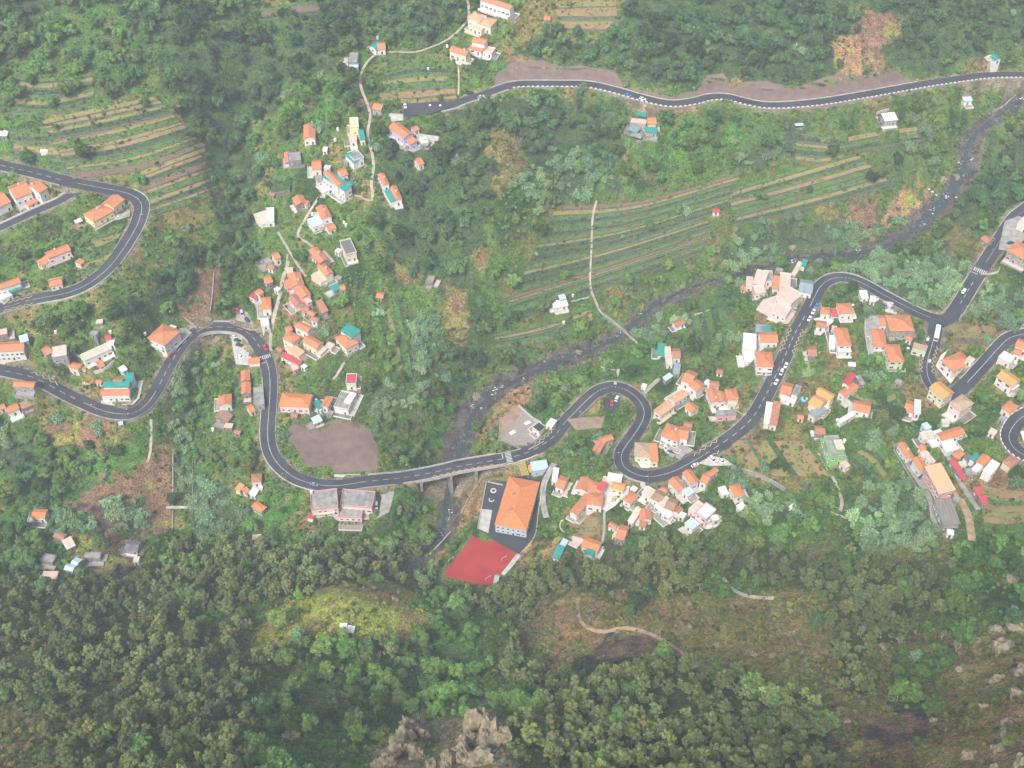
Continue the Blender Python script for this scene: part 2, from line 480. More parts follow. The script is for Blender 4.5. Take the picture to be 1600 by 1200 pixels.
# ------------------------------------------------------------------ river and ravine beds, carved into the ground
RIV = Line(PX('1640,128 1600,150 1570,170 1535,195 1515,225 1510,260 1490,290 1465,320 1440,345 1405,370 1350,388 1290,398 1240,406 1190,415 1130,432 1080,450 1040,468 1008,492 985,515 940,540 900,552 850,570 800,592 765,615 735,645 722,680 710,720 703,760 700,800 690,840 668,862 650,885'), 14, 20)
RAV = Line(PX('390,150 372,200 362,260 366,310 372,360 370,410 360,450 350,490 345,515 330,550 318,600 304,650 292,690 285,740 285,800 290,850'), 5, 20)
for L_, hw in ((RIV, None), (RAV, 2.6)):
    L_.P[:, 2] = np.minimum.accumulate(smooth(L_.P[:, 2], 12))
    for i in range(len(L_.P)):
        x, y, z = L_.P[i]; R_ = 26
        if hw is None:
            wd = float(np.interp(L_.px[i, 0], [650, 690, 720, 800, 930, 1000, 1100, 1300, 1450, 1520, 1640], [4, 5, 7, 5.5, 5, 4, 3, 4, 7, 5, 4]))
        else: wd = hw
        i0, i1 = max(0, int((x - R_ - GX[0]) / GS)), min(NX, int((x + R_ - GX[0]) / GS) + 2)
        j0, j1 = max(0, int((y - R_ - GY[0]) / GS)), min(NY, int((y + R_ - GY[0]) / GS) + 2)
        if i1 <= i0 or j1 <= j0: continue
        d = np.hypot(MX[j0:j1, i0:i1] - x, MY[j0:j1, i0:i1] - y)
        cap = z - 1.2 + np.maximum(0, d - wd) * (0.7 if hw is None else 1.1) + np.maximum(0, d - wd - 6) ** 2 * .12
        cap = np.where(d > R_, 1e9, cap)
        sub = H[j0:j1, i0:i1]; lk = LOCK[j0:j1, i0:i1]
        H[j0:j1, i0:i1] = np.where(lk > 0.5, sub, np.minimum(sub, cap))
    L_.P[:, 2] = hgt(L_.P[:, 0], L_.P[:, 1])

# ------------------------------------------------------------------ land cover zones (outlines traced in photo pixels)
ZN = ['mix', 'dark', 'mid', 'cane', 'dry', 'green', 'soil', 'grass', 'euc', 'heath', 'burnt', 'ochre', 'garden', 'pale']
Z = {n: i for i, n in enumerate(ZN)}
ZR = 4
ZX0, ZY0 = -400, -300
ZW, ZH = (2400 + ZR) // ZR, 2000 // ZR
_zu, _zv = np.meshgrid(ZX0 + ZR * (np.arange(ZW) + .5), ZY0 + ZR * (np.arange(ZH) + .5))
ZMAP = np.zeros((ZH, ZW), int)

def pip(poly, X, Y):
    ins = np.zeros(X.shape, bool)
    n = len(poly)
    for i in range(n):
        x0, y0 = poly[i][0], poly[i][1]; x1, y1 = poly[(i + 1) % n][0], poly[(i + 1) % n][1]
        if y0 == y1: continue
        c = ((y0 > Y) != (y1 > Y)) & (X < (x1 - x0) * (Y - y0) / (y1 - y0) + x0)
        ins ^= c
    return ins

ZONES = """
mid|-400,-300 620,-300 600,60 560,110 520,90 330,60 240,90 230,125 120,112 0,95 -400,90
dark|-400,-300 90,-300 90,70 40,75 -400,80
dark|200,30 300,20 290,90 210,80
dry|500,0 400,5 410,25 500,30
mid|-60,100 200,110 230,150 60,180 -60,240
garden|-60,200 90,190 100,260 0,250 -60,240
dry|55,180 150,160 235,140 300,215 328,275 300,330 235,345 215,300 100,280
dry|235,335 340,295 345,370 290,390 235,380
mix|235,360 330,350 345,420 250,450 190,430
dark|265,95 330,60 430,60 525,70 540,120 500,145 450,140 430,180 395,200 425,300 395,330 382,410 345,440 350,300 325,255 295,195
dark|240,430 310,400 345,440 300,480 230,520 190,490
garden|440,130 520,110 545,180 470,195 430,210
mix|400,200 480,200 480,330 400,330
dark|430,60 560,-40 560,70 500,110
dark|600,-60 715,-60 718,30 690,60 620,70 590,40
green|590,90 700,72 715,150 600,160
dry|660,100 712,105 716,148 635,150
garden|740,90 850,95 770,110 735,125
dark|600,240 640,215 690,190 700,175 770,150 870,150 970,160 965,250 880,310 790,300 745,360 742,440 748,560 725,620 690,600 690,470 645,410 590,350
heath|760,200 830,210 830,300 770,300
heath|695,440 735,450 730,540 690,540
heath|590,385 640,420 650,450 620,440
mid|580,540 700,540 725,620 715,700 640,712 598,690 560,620
cane|580,625 640,600 650,650 600,690
cane|635,480 680,500 690,600 650,590
mid|735,590 770,540 900,520 930,540 850,565 760,605
dark|960,-300 2000,-300 2000,60 1530,85 1455,118 1400,108 1335,122 1250,130 1160,125 1100,140 1000,130 960,100 850,105 800,80 840,65 965,70
dry|830,-60 965,-60 970,60 900,60 800,50 800,20
ochre|1300,60 1340,40 1350,120 1300,125
soil|1340,20 1400,20 1380,120 1350,100
mid|960,170 1240,190 1245,230 1100,262 1010,262 960,240
cane|865,240 960,235 985,300 900,325 820,320 800,285
cane|1150,225 1225,240 1235,320 1150,335
green|870,310 1000,300 1160,262 1310,215 1440,195 1430,330 1240,345 1120,375 1000,480 930,530 790,530 760,440 830,350
cane|1235,345 1395,335 1395,372 1260,412 1150,402 1110,385 1200,355
cane|1230,180 1300,220 1310,245 1220,240
cane|1420,180 1470,200 1440,240 1410,220
ochre|1400,300 1450,310 1430,360 1380,370
soil|1300,330 1370,320 1360,360 1320,360
dark|1455,330 1520,250 1600,200 1700,200 1640,330 1560,340 1500,360
cane|1335,395 1500,380 1540,430 1490,492 1400,465 1320,430
mid|1380,350 1480,360 1460,395 1370,400
dry|1480,360 1540,360 1540,420 1485,415
cane|1525,440 1640,455 1640,530 1570,505 1530,480
dry|1485,505 1560,500 1570,530 1545,560 1485,545
cane|995,520 1175,440 1180,470 1060,520 1000,548
mid|1040,460 1170,430 1180,445 1060,500
green|1075,480 1140,480 1150,560 1090,560
garden|930,540 1020,530 1040,600 1000,610 960,595
ochre|790,600 900,560 940,560 870,625 800,650 745,690 760,640
mid|850,570 930,560 920,610 840,690 820,640
dry|1140,640 1235,650 1305,745 1230,765 1170,740 1130,710
dry|1245,600 1290,590 1270,660 1240,660
soil|1150,670 1190,670 1190,710 1150,700
grass|890,600 945,600 945,640 895,650
soil|300,425 350,425 335,505 285,505
mid|230,480 300,500 290,530 230,500
mid|270,540 330,530 320,640 280,640
cane|272,540 330,540 300,640 285,620
cane|270,655 310,650 312,770 272,770
soil|255,700 275,700 275,830 255,830
soil|50,665 170,655 190,670 165,700 80,712
mid|-400,690 60,680 100,715 165,705 215,670 245,720 200,765 110,775 -400,810
cane|-400,665 60,680 40,740 -400,760
soil|100,790 190,735 255,700 270,720 262,820 235,835 205,885 170,915 120,890 100,830
burnt|140,785 195,765 205,800 165,830 145,815
cane|180,790 228,778 230,845 195,850 178,830
cane|70,800 150,800 150,845 80,840
mid|-400,800 45,800 110,900 60,920 -400,930
mid|290,640 400,600 400,740 320,740
cane|300,750 370,745 370,820 320,840 295,800
garden|400,770 480,780 480,830 400,830
cane|310,800 360,800 340,850 310,845
mid|590,760 690,758 685,850 560,885 480,850 600,815
ochre|700,800 750,740 760,790 720,830 690,880 660,880
mid|610,650 700,650 700,715 620,710
ochre|800,865 870,830 870,880 800,925
soil|890,790 945,795 940,845 890,840
mid|980,830 1080,830 1080,870 960,870
mid|1110,800 1200,800 1290,760 1320,800 1300,850 1110,860
cane|1165,745 1210,755 1180,800 1150,795
cane|1160,790 1250,790 1260,815 1180,815
green|1330,600 1420,660 1420,720 1340,760 1320,700
cane|1340,790 1450,760 1460,860 1380,880 1330,840
mid|1490,830 2000,780 2000,960 1560,930 1480,880
cane|1380,740 1440,740 1440,800 1370,800
soil|1530,740 1640,740 1640,800 1560,820
euc|-400,930 100,915 230,885 300,865 480,845 620,855 690,900 690,930 560,915 450,935 430,1000 440,1090 400,1150 380,1300 80,1300 60,1150 -400,1080
heath|-400,1090 90,1100 80,1300 -400,1300
mid|330,940 440,950 400,985 320,975
grass|395,1005 440,950 520,908 625,912 670,960 672,1025 560,1015 470,1030
ochre|540,918 605,920 640,942 600,950
mid|440,1005 650,1000 700,960 760,930 810,990 880,1080 800,1130 700,1100 590,1200 590,1300 380,1300 400,1100
euc|690,910 760,920 880,860 950,850 1100,862 1090,930 1000,925 900,930 830,940 800,990 760,1060 840,1110 880,1080 800,960 740,950
heath|780,960 880,930 1280,930 1390,980 1500,1000 1640,950 2000,900 2000,1700 1330,1700 1200,1060 1000,1030 880,1070 800,1010
burnt|940,990 1045,1000 1060,1030 960,1055 900,1060
ochre|870,940 900,960 890,1050 850,1060 870,990
ochre|905,960 960,985 930,1010 900,990
euc|760,1700 810,1130 900,1080 1000,1035 1180,1060 1280,1110 1330,1180 1330,1700
mix|1470,880 1580,890 1590,950 1500,985 1440,960
euc|1275,885 1470,880 1490,935 1435,985 1380,1000 1360,1080 1310,1075 1295,960
euc|1090,870 1180,860 1290,880 1290,935 1200,915
mid|1400,1030 1470,1020 1450,1110 1400,1120
ochre|1420,1300 1450,1180 1600,1090 2000,1050 2000,1700 1420,1700
burnt|1340,1120 1450,1110 1440,1160 1340,1160
pale|560,1300 590,1180 660,1120 700,1120 780,1100 810,1180 760,1300
"""
for ln in ZONES.strip().splitlines():
    k, p = ln.split('|')
    ZMAP[pip(PX(p), _zu, _zv)] = Z[k]

def zone_at(x, y, z, jit=0.0, r=None):
    u, v = project(np.stack([x, y, z], -1))
    if jit:
        u = u + jit * vnoise(x, y, 7, 21) + jit * .6 * vnoise(x, y, 2.7, 22)
        v = v + jit * vnoise(x, y, 7, 23) + jit * .6 * vnoise(x, y, 2.7, 24)
    i = np.clip(((u - ZX0) / ZR).astype(int), 0, ZW - 1); j = np.clip(((v - ZY0) / ZR).astype(int), 0, ZH - 1)
    return ZMAP[j, i], u, v

NOVEG = np.zeros(H.shape, bool)      # ground that stays clear of plants

def block_line(L, r):
    for x, y, z in L.P:
        i0, i1 = max(0, int((x - r - GX[0]) / GS)), min(NX, int((x + r - GX[0]) / GS) + 2)
        j0, j1 = max(0, int((y - r - GY[0]) / GS)), min(NY, int((y + r - GY[0]) / GS) + 2)
        if i1 > i0 and j1 > j0:
            NOVEG[j0:j1, i0:i1] |= (MX[j0:j1, i0:i1] - x) ** 2 + (MY[j0:j1, i0:i1] - y) ** 2 < r * r
for L in RD.values(): block_line(L, L.w / 2 + 1.0)
for L in PT.values(): block_line(L, L.w / 2 + 0.4)
for L in DT.values(): block_line(L, L.w / 2 + 0.4)

RIVM = np.full(H.shape, 1e9)
for L, s_ in ((RIV, 0.0),):
    for i, (x, y, z) in enumerate(L.P):
        r = 14
        i0, i1 = max(0, int((x - r - GX[0]) / GS)), min(NX, int((x + r - GX[0]) / GS) + 2)
        j0, j1 = max(0, int((y - r - GY[0]) / GS)), min(NY, int((y + r - GY[0]) / GS) + 2)
        if i1 > i0 and j1 > j0:
            wd = float(np.interp(L.px[i, 0], [650, 690, 720, 800, 930, 1000, 1100, 1300, 1450, 1520, 1640], [3, 4.5, 6.5, 5, 4.5, 3, 2, 3, 6, 4, 3])) if s_ == 0 else 2.0
            d = np.hypot(MX[j0:j1, i0:i1] - x, MY[j0:j1, i0:i1] - y) - wd
            RIVM[j0:j1, i0:i1] = np.minimum(RIVM[j0:j1, i0:i1], d)
_rn = 2.2 * vnoise(MX, MY, 5, 31)
RIVER = (RIVM + _rn) < 1.0
NOVEG |= (RIVM + _rn * 1.3) < -0.6

# ------------------------------------------------------------------ flat pads and draped patches
def poly_world(px, z=None, lift=0.0):
    return [at_z(u, v, z) if z is not None else hit(u, v) for u, v in px]

def flatten_poly(P, z, blend=4.0, sink=0.15, force=False, margin=0.8):
    global H
    xs = [p[0] for p in P]; ys = [p[1] for p in P]
    i0, i1 = max(0, int((min(xs) - blend - GX[0]) / GS)), min(NX, int((max(xs) + blend - GX[0]) / GS) + 2)
    j0, j1 = max(0, int((min(ys) - blend - GY[0]) / GS)), min(NY, int((max(ys) + blend - GY[0]) / GS) + 2)
    if i1 <= i0 or j1 <= j0: return
    X, Y = MX[j0:j1, i0:i1], MY[j0:j1, i0:i1]
    d = np.full(X.shape, 1e9)
    n = len(P)
    for k in range(n):
        a, b = np.array(P[k][:2]), np.array(P[(k + 1) % n][:2])
        e = b - a; t = np.clip(((X - a[0]) * e[0] + (Y - a[1]) * e[1]) / (e @ e + 1e-9), 0, 1)
        d = np.minimum(d, np.hypot(X - a[0] - t * e[0], Y - a[1] - t * e[1]))
    d[pip(P, X, Y)] = 0
    t = np.clip((d - margin) / blend, 0, 1); wgt = 1 - t * t * (3 - 2 * t)
    if not force: wgt = wgt * (1 - LOCK[j0:j1, i0:i1])
    H[j0:j1, i0:i1] = H[j0:j1, i0:i1] * (1 - wgt) + (z - sink) * wgt

def block_poly(P, grow=0.0):
    c = np.mean([p[:2] for p in P], 0)
    Q = [c + (np.array(p[:2]) - c) * (1 + grow) for p in P]
    xs = [p[0] for p in Q]; ys = [p[1] for p in Q]
    i0, i1 = max(0, int((min(xs) - GX[0]) / GS)), min(NX, int((max(xs) - GX[0]) / GS) + 2)
    j0, j1 = max(0, int((min(ys) - GY[0]) / GS)), min(NY, int((max(ys) - GY[0]) / GS) + 2)
    if i1 <= i0 or j1 <= j0: return
    NOVEG[j0:j1, i0:i1] |= pip(Q, MX[j0:j1, i0:i1], MY[j0:j1, i0:i1])

def drape(name, P, m, lift=0.1, z=None, res=1.7, parent=None, kind='structure'):
    """a sheet with a clean outline lying on the ground (or at height z)"""
    n = len(P)
    pts = [Vector((p[0], p[1])) for p in P]
    if z is None:
        bp = []
        for k in range(n):
            a, b = pts[k], pts[(k + 1) % n]
            c = max(1, int((b - a).length / res))
            bp += [a.lerp(b, t / c) for t in range(c)]
        xs = [p.x for p in pts]; ys = [p.y for p in pts]
        gx, gy = np.meshgrid(np.arange(min(xs) + .4, max(xs), res), np.arange(min(ys) + .4, max(ys), res))
        ins = pip(P, gx, gy)
        allp = bp + [Vector((float(a), float(b))) for a, b in zip(gx[ins], gy[ins])]
        V, E, F, *_ = delaunay_2d_cdt(allp, [(i, (i + 1) % len(bp)) for i in range(len(bp))], [], 1, 1e-3)
        xy = np.array([(v.x, v.y) for v in V])
        # sit above the ground mesh: sample a little around as well
        zz = hgt(xy[:, 0], xy[:, 1]) + lift
        vs = np.c_[xy, zz]
    else:
        vs = [(p.x, p.y, z) for p in pts]; F = [tuple(range(n))]
    o = mesh_obj(name, vs, [tuple(f) for f in F], m, parent)
    # faces up
    me = o.data
    if me.polygons and sum(p.normal.z for p in me.polygons) < 0: me.flip_normals()
    if kind: o['kind'] = kind
    return o

PATCHES = []   # (name, world polygon, material, lift, z)
def flat_area(px, z, name, m, blend=4.0, lift=0.0, block=True):
    P = poly_world(PX(px), z)
    flatten_poly(P, z, blend, margin=2.0)
    if block: block_poly(P, 0.07)
    if name: PATCHES.append((name, P, m, lift, z))
    return P
def lay(px, name, m, lift=0.12, block=True):
    P = poly_world(PX(px))
    if block: block_poly(P)
    PATCHES.append((name, P, m, lift, None))
    return P

for _p in ('608,1195 622,1165 640,1128 656,1142 650,1190', '718,1195 728,1160 744,1098 785,1135 780,1190'):
    block_poly(poly_world(PX(_p)))
block_poly([at_z(u, v, 9.5) for u, v in PX('738,818 820,862 782,938 752,940 676,908')])
ZS, ZC = 12.0, 9.5
SCHOOL_YARD = flat_area('762,752 790,752 806,744 845,741 852,742 846,775 840,800 835,838 810,866 798,858 745,826', ZS, 'school_yard', M['asphalt'], 5)
flat_area('745,828 807,865 766,917 691,900', ZC, 'sports_court', M['red_court'], 4)
flat_area('752,795 769,797 763,833 747,826', ZS, None, None, 1)
drape_strip = [at_z(u, v, ZS + 0.02) for u, v in PX('752,795 769,797 763,833 747,826')]
PATCHES.append(('playground_slab', drape_strip, M['concrete_light'], 0, ZS + 0.02))
z0 = 11.0
flat_area('810,633 852,668 846,688 823,700 779,691 781,655', z0, 'gravel_lot', M['pavers'], 3)
PATCHES.append(('brown_lot', [at_z(u, v, z0 + 0.02) for u, v in PX('810,633 818,640 781,690 779.5,690.5 781,655')], M['brown_lot'], 0, z0 + 0.02))
def yard(px, m, name='paved_yard', blend=2.5, dz=0.0):
    P0 = [hit(u, v) for u, v in PX(px)]
    z = float(np.mean([p[2] for p in P0])) + dz
    return flat_area(px, z, name, M[m], blend)
yard('530,765 552,762 590,758 612,758 616,770 608,800 585,812 566,812 577,790 575,770', 'concrete')
yard('360,520 385,526 398,543 405,566 392,571 368,569', 'concrete_light', 'parking_yard')
yard('371,481 384,486 400,500 404,512 385,504 368,500', 'concrete')
yard('396,472 420,480 424,522 412,512', 'concrete')
yard('631,161 712,158 712,165 672,178 630,182', 'asphalt', 'car_park', dz=0.5)
yard('606,176 630,179 630,188 612,190', 'concrete_light')
yard('650,208 686,213 684,224 668,234 652,228', 'concrete_light')
yard('1181,484 1192,468 1212,462 1254,480 1242,512 1214,502', 'pink_paving', 'forecourt')
yard('945,755 985,760 962,790 948,799 934,793', 'white_paving', 'courtyard')
yard('885,850 897,834 913,843 905,860', 'pink_paving', 'courtyard')
yard('941,621 968,619 969,640 955,642 944,640', 'asphalt', 'lay_by')
yard('1030,695 1060,689 1084,703 1062,718 1041,708', 'concrete', 'car_yard')
yard('993,718 1016,716 1028,722 1027,731 1002,731', 'white_paving')
yard('1090,724 1112,712 1132,716 1146,727 1110,728', 'concrete_light', 'lay_by')
yard('988,172 1022,180 1030,211 1002,219 974,209', 'concrete_dark', 'terrace_yard')
yard('194,318 204,320 203,338 180,345 176,338', 'concrete', 'forecourt')
yard('255,516 290,512 300,520 275,545 262,540', 'concrete', 'forecourt')
yard('203,597 224,594 218,622 208,632 180,634 158,630 158,625 200,628', 'concrete_light', 'forecourt')
yard('110,592 140,593 146,602 130,600', 'concrete_light')
yard('1350,494 1376,493 1380,512 1362,516 1367,550 1356,554', 'concrete', 'courtyard')
yard('1380,470 1395,472 1405,482 1400,492 1383,487', 'concrete_light')
yard('1270,498 1290,494 1306,500 1290,512', 'white_paving')
yard('1470,555 1482,545 1472,562 1492,590 1486,600 1462,572', 'white_paving')
yard('1570,345 1600,335 1600,375 1576,392 1560,390', 'concrete')
yard('885,655 912,652 945,650 940,668 900,672', 'brown_lot', 'dug_plot')
yard('1000,755 1012,753 1016,768 1006,772', 'pink_paving', 'entrance_yard')
yard('522,741 580,741 600,738 575,745 522,748', 'concrete_light', 'verge_slab')
yard('1594,674 1650,660 1650,704 1600,692', 'white_paving', 'forecourt')
lay('435,672 450,684 452,666 520,660 560,662 578,672 592,700 590,736 522,739 516,728 480,730 470,712 455,690', 'netted_slope', M['net_slope'], 0.25)
lay('770,137 795,130 820,127 877,127 919,128 961,136 1003,148 1046,157 1082,154 1110,147 1138,148 1165,154 1206,160 1277,155 1347,144 1425,130 1438,126 1400,112 1370,118 1330,120 1300,118 1262,132 1230,140 1200,127 1165,128 1142,140 1130,115 1106,118 1090,142 1050,152 1000,140 975,132 960,112 905,102 880,105 850,95 800,97 775,118', 'netted_slope', M['net_slope'], 0.25)
lay('1195,168 1280,164 1350,154 1352,160 1280,172 1200,176', 'netted_slope', M['net_slope'], 0.2)
lay('1003,160 1050,168 1080,166 1085,172 1040,176 1005,170', 'netted_slope', M['net_slope'], 0.2)

# ------------------------------------------------------------------ terraces: beds held by dry stone walls
BEDM = {
 'dry': mat('bed_dry', (0.26, 0.20, 0.07), 0.95, 0.3, 0.25, col2=(0.17, 0.20, 0.06), detail=8),
 'straw': mat('bed_straw', (0.28, 0.19, 0.085), 0.95, 0.3, 0.2, col2=(0.19, 0.17, 0.07), detail=8),
 'green': mat('bed_green', (0.05, 0.14, 0.025), 0.95, 0.3, 0.3, col2=(0.10, 0.18, 0.045), detail=8),
 'deep': mat('bed_deep', (0.03, 0.085, 0.028), 0.95, 0.3, 0.3, col2=(0.06, 0.11, 0.035), detail=8),
 'brown': mat('bed_brown', (0.19, 0.125, 0.085), 0.95, 0.3, 0.3, col2=(0.13, 0.105, 0.06), detail=8),
}
TERR = [
 ('60,188 150,168 240,150', '112,278 215,264 320,228', 15, 'dry straw green dry deep brown dry green dry straw deep green dry green brown', 'left hillside above the hairpin road'),
 ('216,272 270,250 320,232', '236,338 290,322 342,302', 10, 'dry straw deep brown straw green dry deep dry green', 'left hillside beside the wooded ravine'),
 ('602,112 650,96 702,100', '592,152 640,160 714,153', 7, 'green deep green dry green straw dry', 'hilltop field above the small car park'),
 ('872,318 1000,312 1160,268', '778,512 880,472 1095,398', 21, 'brown dry green deep green deep green dry deep deep green dry deep deep green', 'terraced slope above the river'),
 ('1135,296 1230,268 1330,238', '1150,352 1260,326 1395,288', 9, 'green dry deep green straw green', 'terraces below the upper road'),
 ('1137,688 1152,718 1168,744', '1262,690 1284,716 1306,744', 10, 'dry straw green straw dry deep straw dry straw green', 'dry field beside the green house'),
 ('1325,216 1380,206 1432,200', '1322,244 1380,234 1442,224', 3, 'dry green deep', 'field below the white roofed shed'),
 ('862,6 910,2 962,0', '882,50 930,54 966,52', 4, 'dry straw green straw', 'fields at the top of the picture'),
 ('566,462 585,520 600,580', '626,462 642,530 652,595', 6, 'green deep green dry green deep', 'vegetable rows on the slope beside the village'),
 ('1082,486 1090,520 1100,556', '1130,480 1138,520 1142,552', 5, 'green deep green deep green', 'vegetable garden below the upper houses'),
 ('10,108 70,116 145,108', '0,178 70,182 148,164', 9, 'green deep dry green deep green dry deep green', 'upper part of the left hillside'),
 ('0,205 38,196 66,190', '8,240 52,262 108,274', 8, 'deep green deep green dry green deep green', 'far left plots above the road'),
 ('150,362 178,352 198,347', '118,432 145,426 166,412', 6, 'green dry green green dry green', 'grass slope inside the hairpin bend'),
 ('772,520 850,500 925,470', '775,548 840,540 905,522', 5, 'green dry green deep green', 'lowest terraces above the river bend'),
 ('1245,202 1290,207 1322,216', '1242,252 1285,256 1318,246', 6, 'green deep dry green deep dry', 'plots left of the white roofed shed'),
 ('1527,752 1560,762 1600,766', '1540,832 1572,834 1605,828', 7, 'straw dry green straw dry straw green', 'brown plots at the foot of the red roofed lane'),
 ('1484,506 1520,504 1562,512', '1492,546 1520,549 1552,552', 4, 'straw dry brown straw', 'dry plots below the upper junction'),
 ('1330,602 1365,612 1395,600', '1325,622 1370,640 1402,630', 3, 'green dry deep', 'small plots above the hairpin house'),
 ('1360,690 1385,700 1395,720', '1325,720 1350,745 1370,765', 5, 'green deep dry green deep', 'plots right of the vivid green building'),
 ('440,200 455,196 470,192', '425,300 440,300 455,296', 6, 'green deep green dry green deep', 'narrow plots left of the upper village'),
 ('893,806 915,801 938,806', '889,836 912,842 938,840', 3, 'straw dry straw', 'dry field below the courtyard building'),
 ('500,0 450,4 405,10', '500,24 450,28 410,34', 3, 'green brown deep', 'fields at the top left of the village'),
]
CROPS = []
def crop_spots(a0, a1, b0, b1, n): pass
for ti, (up, lo, n, kinds, where) in enumerate(TERR):
    up, lo = spline(PX(up), 7), spline(PX(lo), 7)
    m_ = min(len(up), len(lo), 26)
    up = np.stack([np.interp(np.linspace(0, 1, m_), np.linspace(0, 1, len(up)), up[:, k]) for k in (0, 1)], 1)
    lo = np.stack([np.interp(np.linspace(0, 1, m_), np.linspace(0, 1, len(lo)), lo[:, k]) for k in (0, 1)], 1)
    kk = kinds.split()
    lines = []
    ph = rng.random() * 6
    for i in range(n + 1):
        t = (i + (rng.uniform(-.32, .32) if 0 < i < n else 0)) / n
        px = up * (1 - t) + lo * t
        nrm = (lo - up); gap = np.linalg.norm(nrm, axis=1)[:, None]; nrm = nrm / gap
        px = px + nrm * (gap / n * .3 * (np.sin(np.linspace(0, 4.5, m_) + ph + i * .5) + .5 * np.sin(np.linspace(0, 11, m_) + i * 1.3)))[:, :1]
        lines.append(np.array([hit(u, v) for u, v in px]))
    for i in range(n):
        A, B = lines[i].copy(), lines[i + 1].copy()     # A back (up in the photo), B front
        dh = 0.6 * (A[:, 2] - B[:, 2])
        back_up = A[:, 2].copy() + 0.12; front = B[:, 2] + np.maximum(0.25, dh)
        bk = np.maximum(back_up, A[:, 2] + 0.12 + np.maximum(0, -dh) * 0)
        vs = []
        for t in np.linspace(0, 1, 4):
            P = A * (1 - t) + B * t
            P[:, 2] = np.maximum(bk * (1 - t) + front * t, hgt(P[:, 0], P[:, 1]) + 0.1)
            vs.append(P)
        V = np.concatenate(vs); fs = []
        for r in range(3):
            for c in range(m_ - 1):
                fs.append((r * m_ + c, (r + 1) * m_ + c, (r + 1) * m_ + c + 1, r * m_ + c + 1))
        o = mesh_obj('terrace_bed', V, fs, BEDM[kk[i % len(kk)]])
        if sum(p.normal.z for p in o.data.polygons) < 0: o.data.flip_normals()
        o['kind'] = 'structure'
        top = vs[3]
        w_ = wall_along('terrace_wall', top, 0.25, 0.03, np.maximum(0.5, top[:, 2] - B[:, 2] + 0.8), M['drystone'])
        tag(w_, 'low dry stone terrace wall on the ' + where, 'terrace wall', 'dry stone walls on the ' + where)
        # planted rows
        kd = kk[i % len(kk)]
        dens = {'green': 1.2, 'deep': 1.3, 'dry': 0.6, 'straw': 0.35, 'brown': 0.25}[kd]
        for c in range(m_ - 1):
            for r in range(3):
                q = (vs[r][c] + vs[r][c + 1] + vs[r + 1][c] + vs[r + 1][c + 1]) / 4
                L_ = vs[r][c + 1] - vs[r][c]; W_ = vs[r + 1][c] - vs[r][c]
                area = np.linalg.norm(np.cross(L_, W_))
                for _ in range(rng.poisson(area * dens * 0.38)):
                    a_, b_ = rng.random(), rng.random()
                    b_ = (0.5 + 0.6 * (b_ - .5)) if kd in ('green', 'deep') else b_
                    CROPS.append((*(vs[r][c] + L_ * a_ + W_ * b_), kd))
    ring = [p for p in lines[0]] + [p for p in lines[-1][::-1]]
    # small plants stay off the beds
    TERR[ti] = TERR[ti] + (ring,)

# ------------------------------------------------------------------ buildings
ROOFC = {
 'o': roof_mat('orange_tiles', (0.50, 0.185, 0.085), (0.60, 0.245, 0.125)),
 'O': roof_mat('bright_orange_tiles', (0.58, 0.20, 0.07), (0.66, 0.255, 0.10)),
 'd': roof_mat('weathered_tiles', (0.34, 0.15, 0.085), (0.48, 0.22, 0.13)),
 'y': roof_mat('yellow_orange_tiles', (0.60, 0.29, 0.09), (0.66, 0.34, 0.13)),
 's': roof_mat('salmon_tiles', (0.58, 0.31, 0.18), (0.64, 0.38, 0.24)),
 't': mat('teal_sheet', (0.03, 0.24, 0.20), 0.6, 0.15, 0.5),
 'r': mat('dark_red_sheet', (0.42, 0.07, 0.07), 0.7, 0.12, 0.5),
 'b': roof_mat('brown_tiles', (0.30, 0.165, 0.10), (0.40, 0.25, 0.16)),
 'a': roof_mat('tan_tiles', (0.40, 0.28, 0.18), (0.50, 0.37, 0.26)),
 'g': mat('grey_flat_roof', (0.26, 0.25, 0.235), 0.9, 0.35, 0.35),
 'G': mat('dark_grey_roof', (0.14, 0.14, 0.145), 0.85, 0.2, 0.35),
 'w': mat('white_flat_roof', (0.66, 0.65, 0.63), 0.8, 0.1, 0.5),
 'p': mat('pinkish_flat_roof', (0.58, 0.40, 0.33), 0.85, 0.12, 0.4),
 'c': mat('cream_flat_roof', (0.52, 0.46, 0.36), 0.85, 0.14, 0.4),
 'l': mat('light_blue_roof', (0.42, 0.53, 0.58), 0.7, 0.1, 0.5),
 'u': mat('slate_blue_roof', (0.22, 0.27, 0.30), 0.6, 0.15, 0.5),
 'k': mat('black_roof', (0.035, 0.037, 0.04), 0.7, 0.2, 0.5),
 'm': mat('weathered_wood_roof', (0.20, 0.18, 0.165), 0.9, 0.3, 0.7, stretch=(0.3, 5, 1)),
}
def striped(name, c1, c2):
    m = bpy.data.materials.new(name); m.use_nodes = True; t = m.node_tree; b = t.nodes['Principled BSDF']; b.inputs['Roughness'].default_value = .8
    tc = t.nodes.new('ShaderNodeTexCoord'); w_ = t.nodes.new('ShaderNodeTexWave'); w_.bands_direction = 'X'; w_.inputs['Scale'].default_value = .42; w_.inputs['Distortion'].default_value = .15
    cr = t.nodes.new('ShaderNodeValToRGB'); cr.color_ramp.elements[0].color = (*c1, 1); cr.color_ramp.elements[1].color = (*c2, 1)
    cr.color_ramp.elements[0].position = .3; cr.color_ramp.elements[1].position = .6
    t.links.new(tc.outputs['Object'], w_.inputs['Vector']); t.links.new(w_.outputs['Fac'], cr.inputs[0]); t.links.new(cr.outputs[0], b.inputs['Base Color'])
    return m
ROOFC['S'] = striped('striped_salmon_roof', (0.60, 0.26, 0.12), (0.66, 0.44, 0.28))
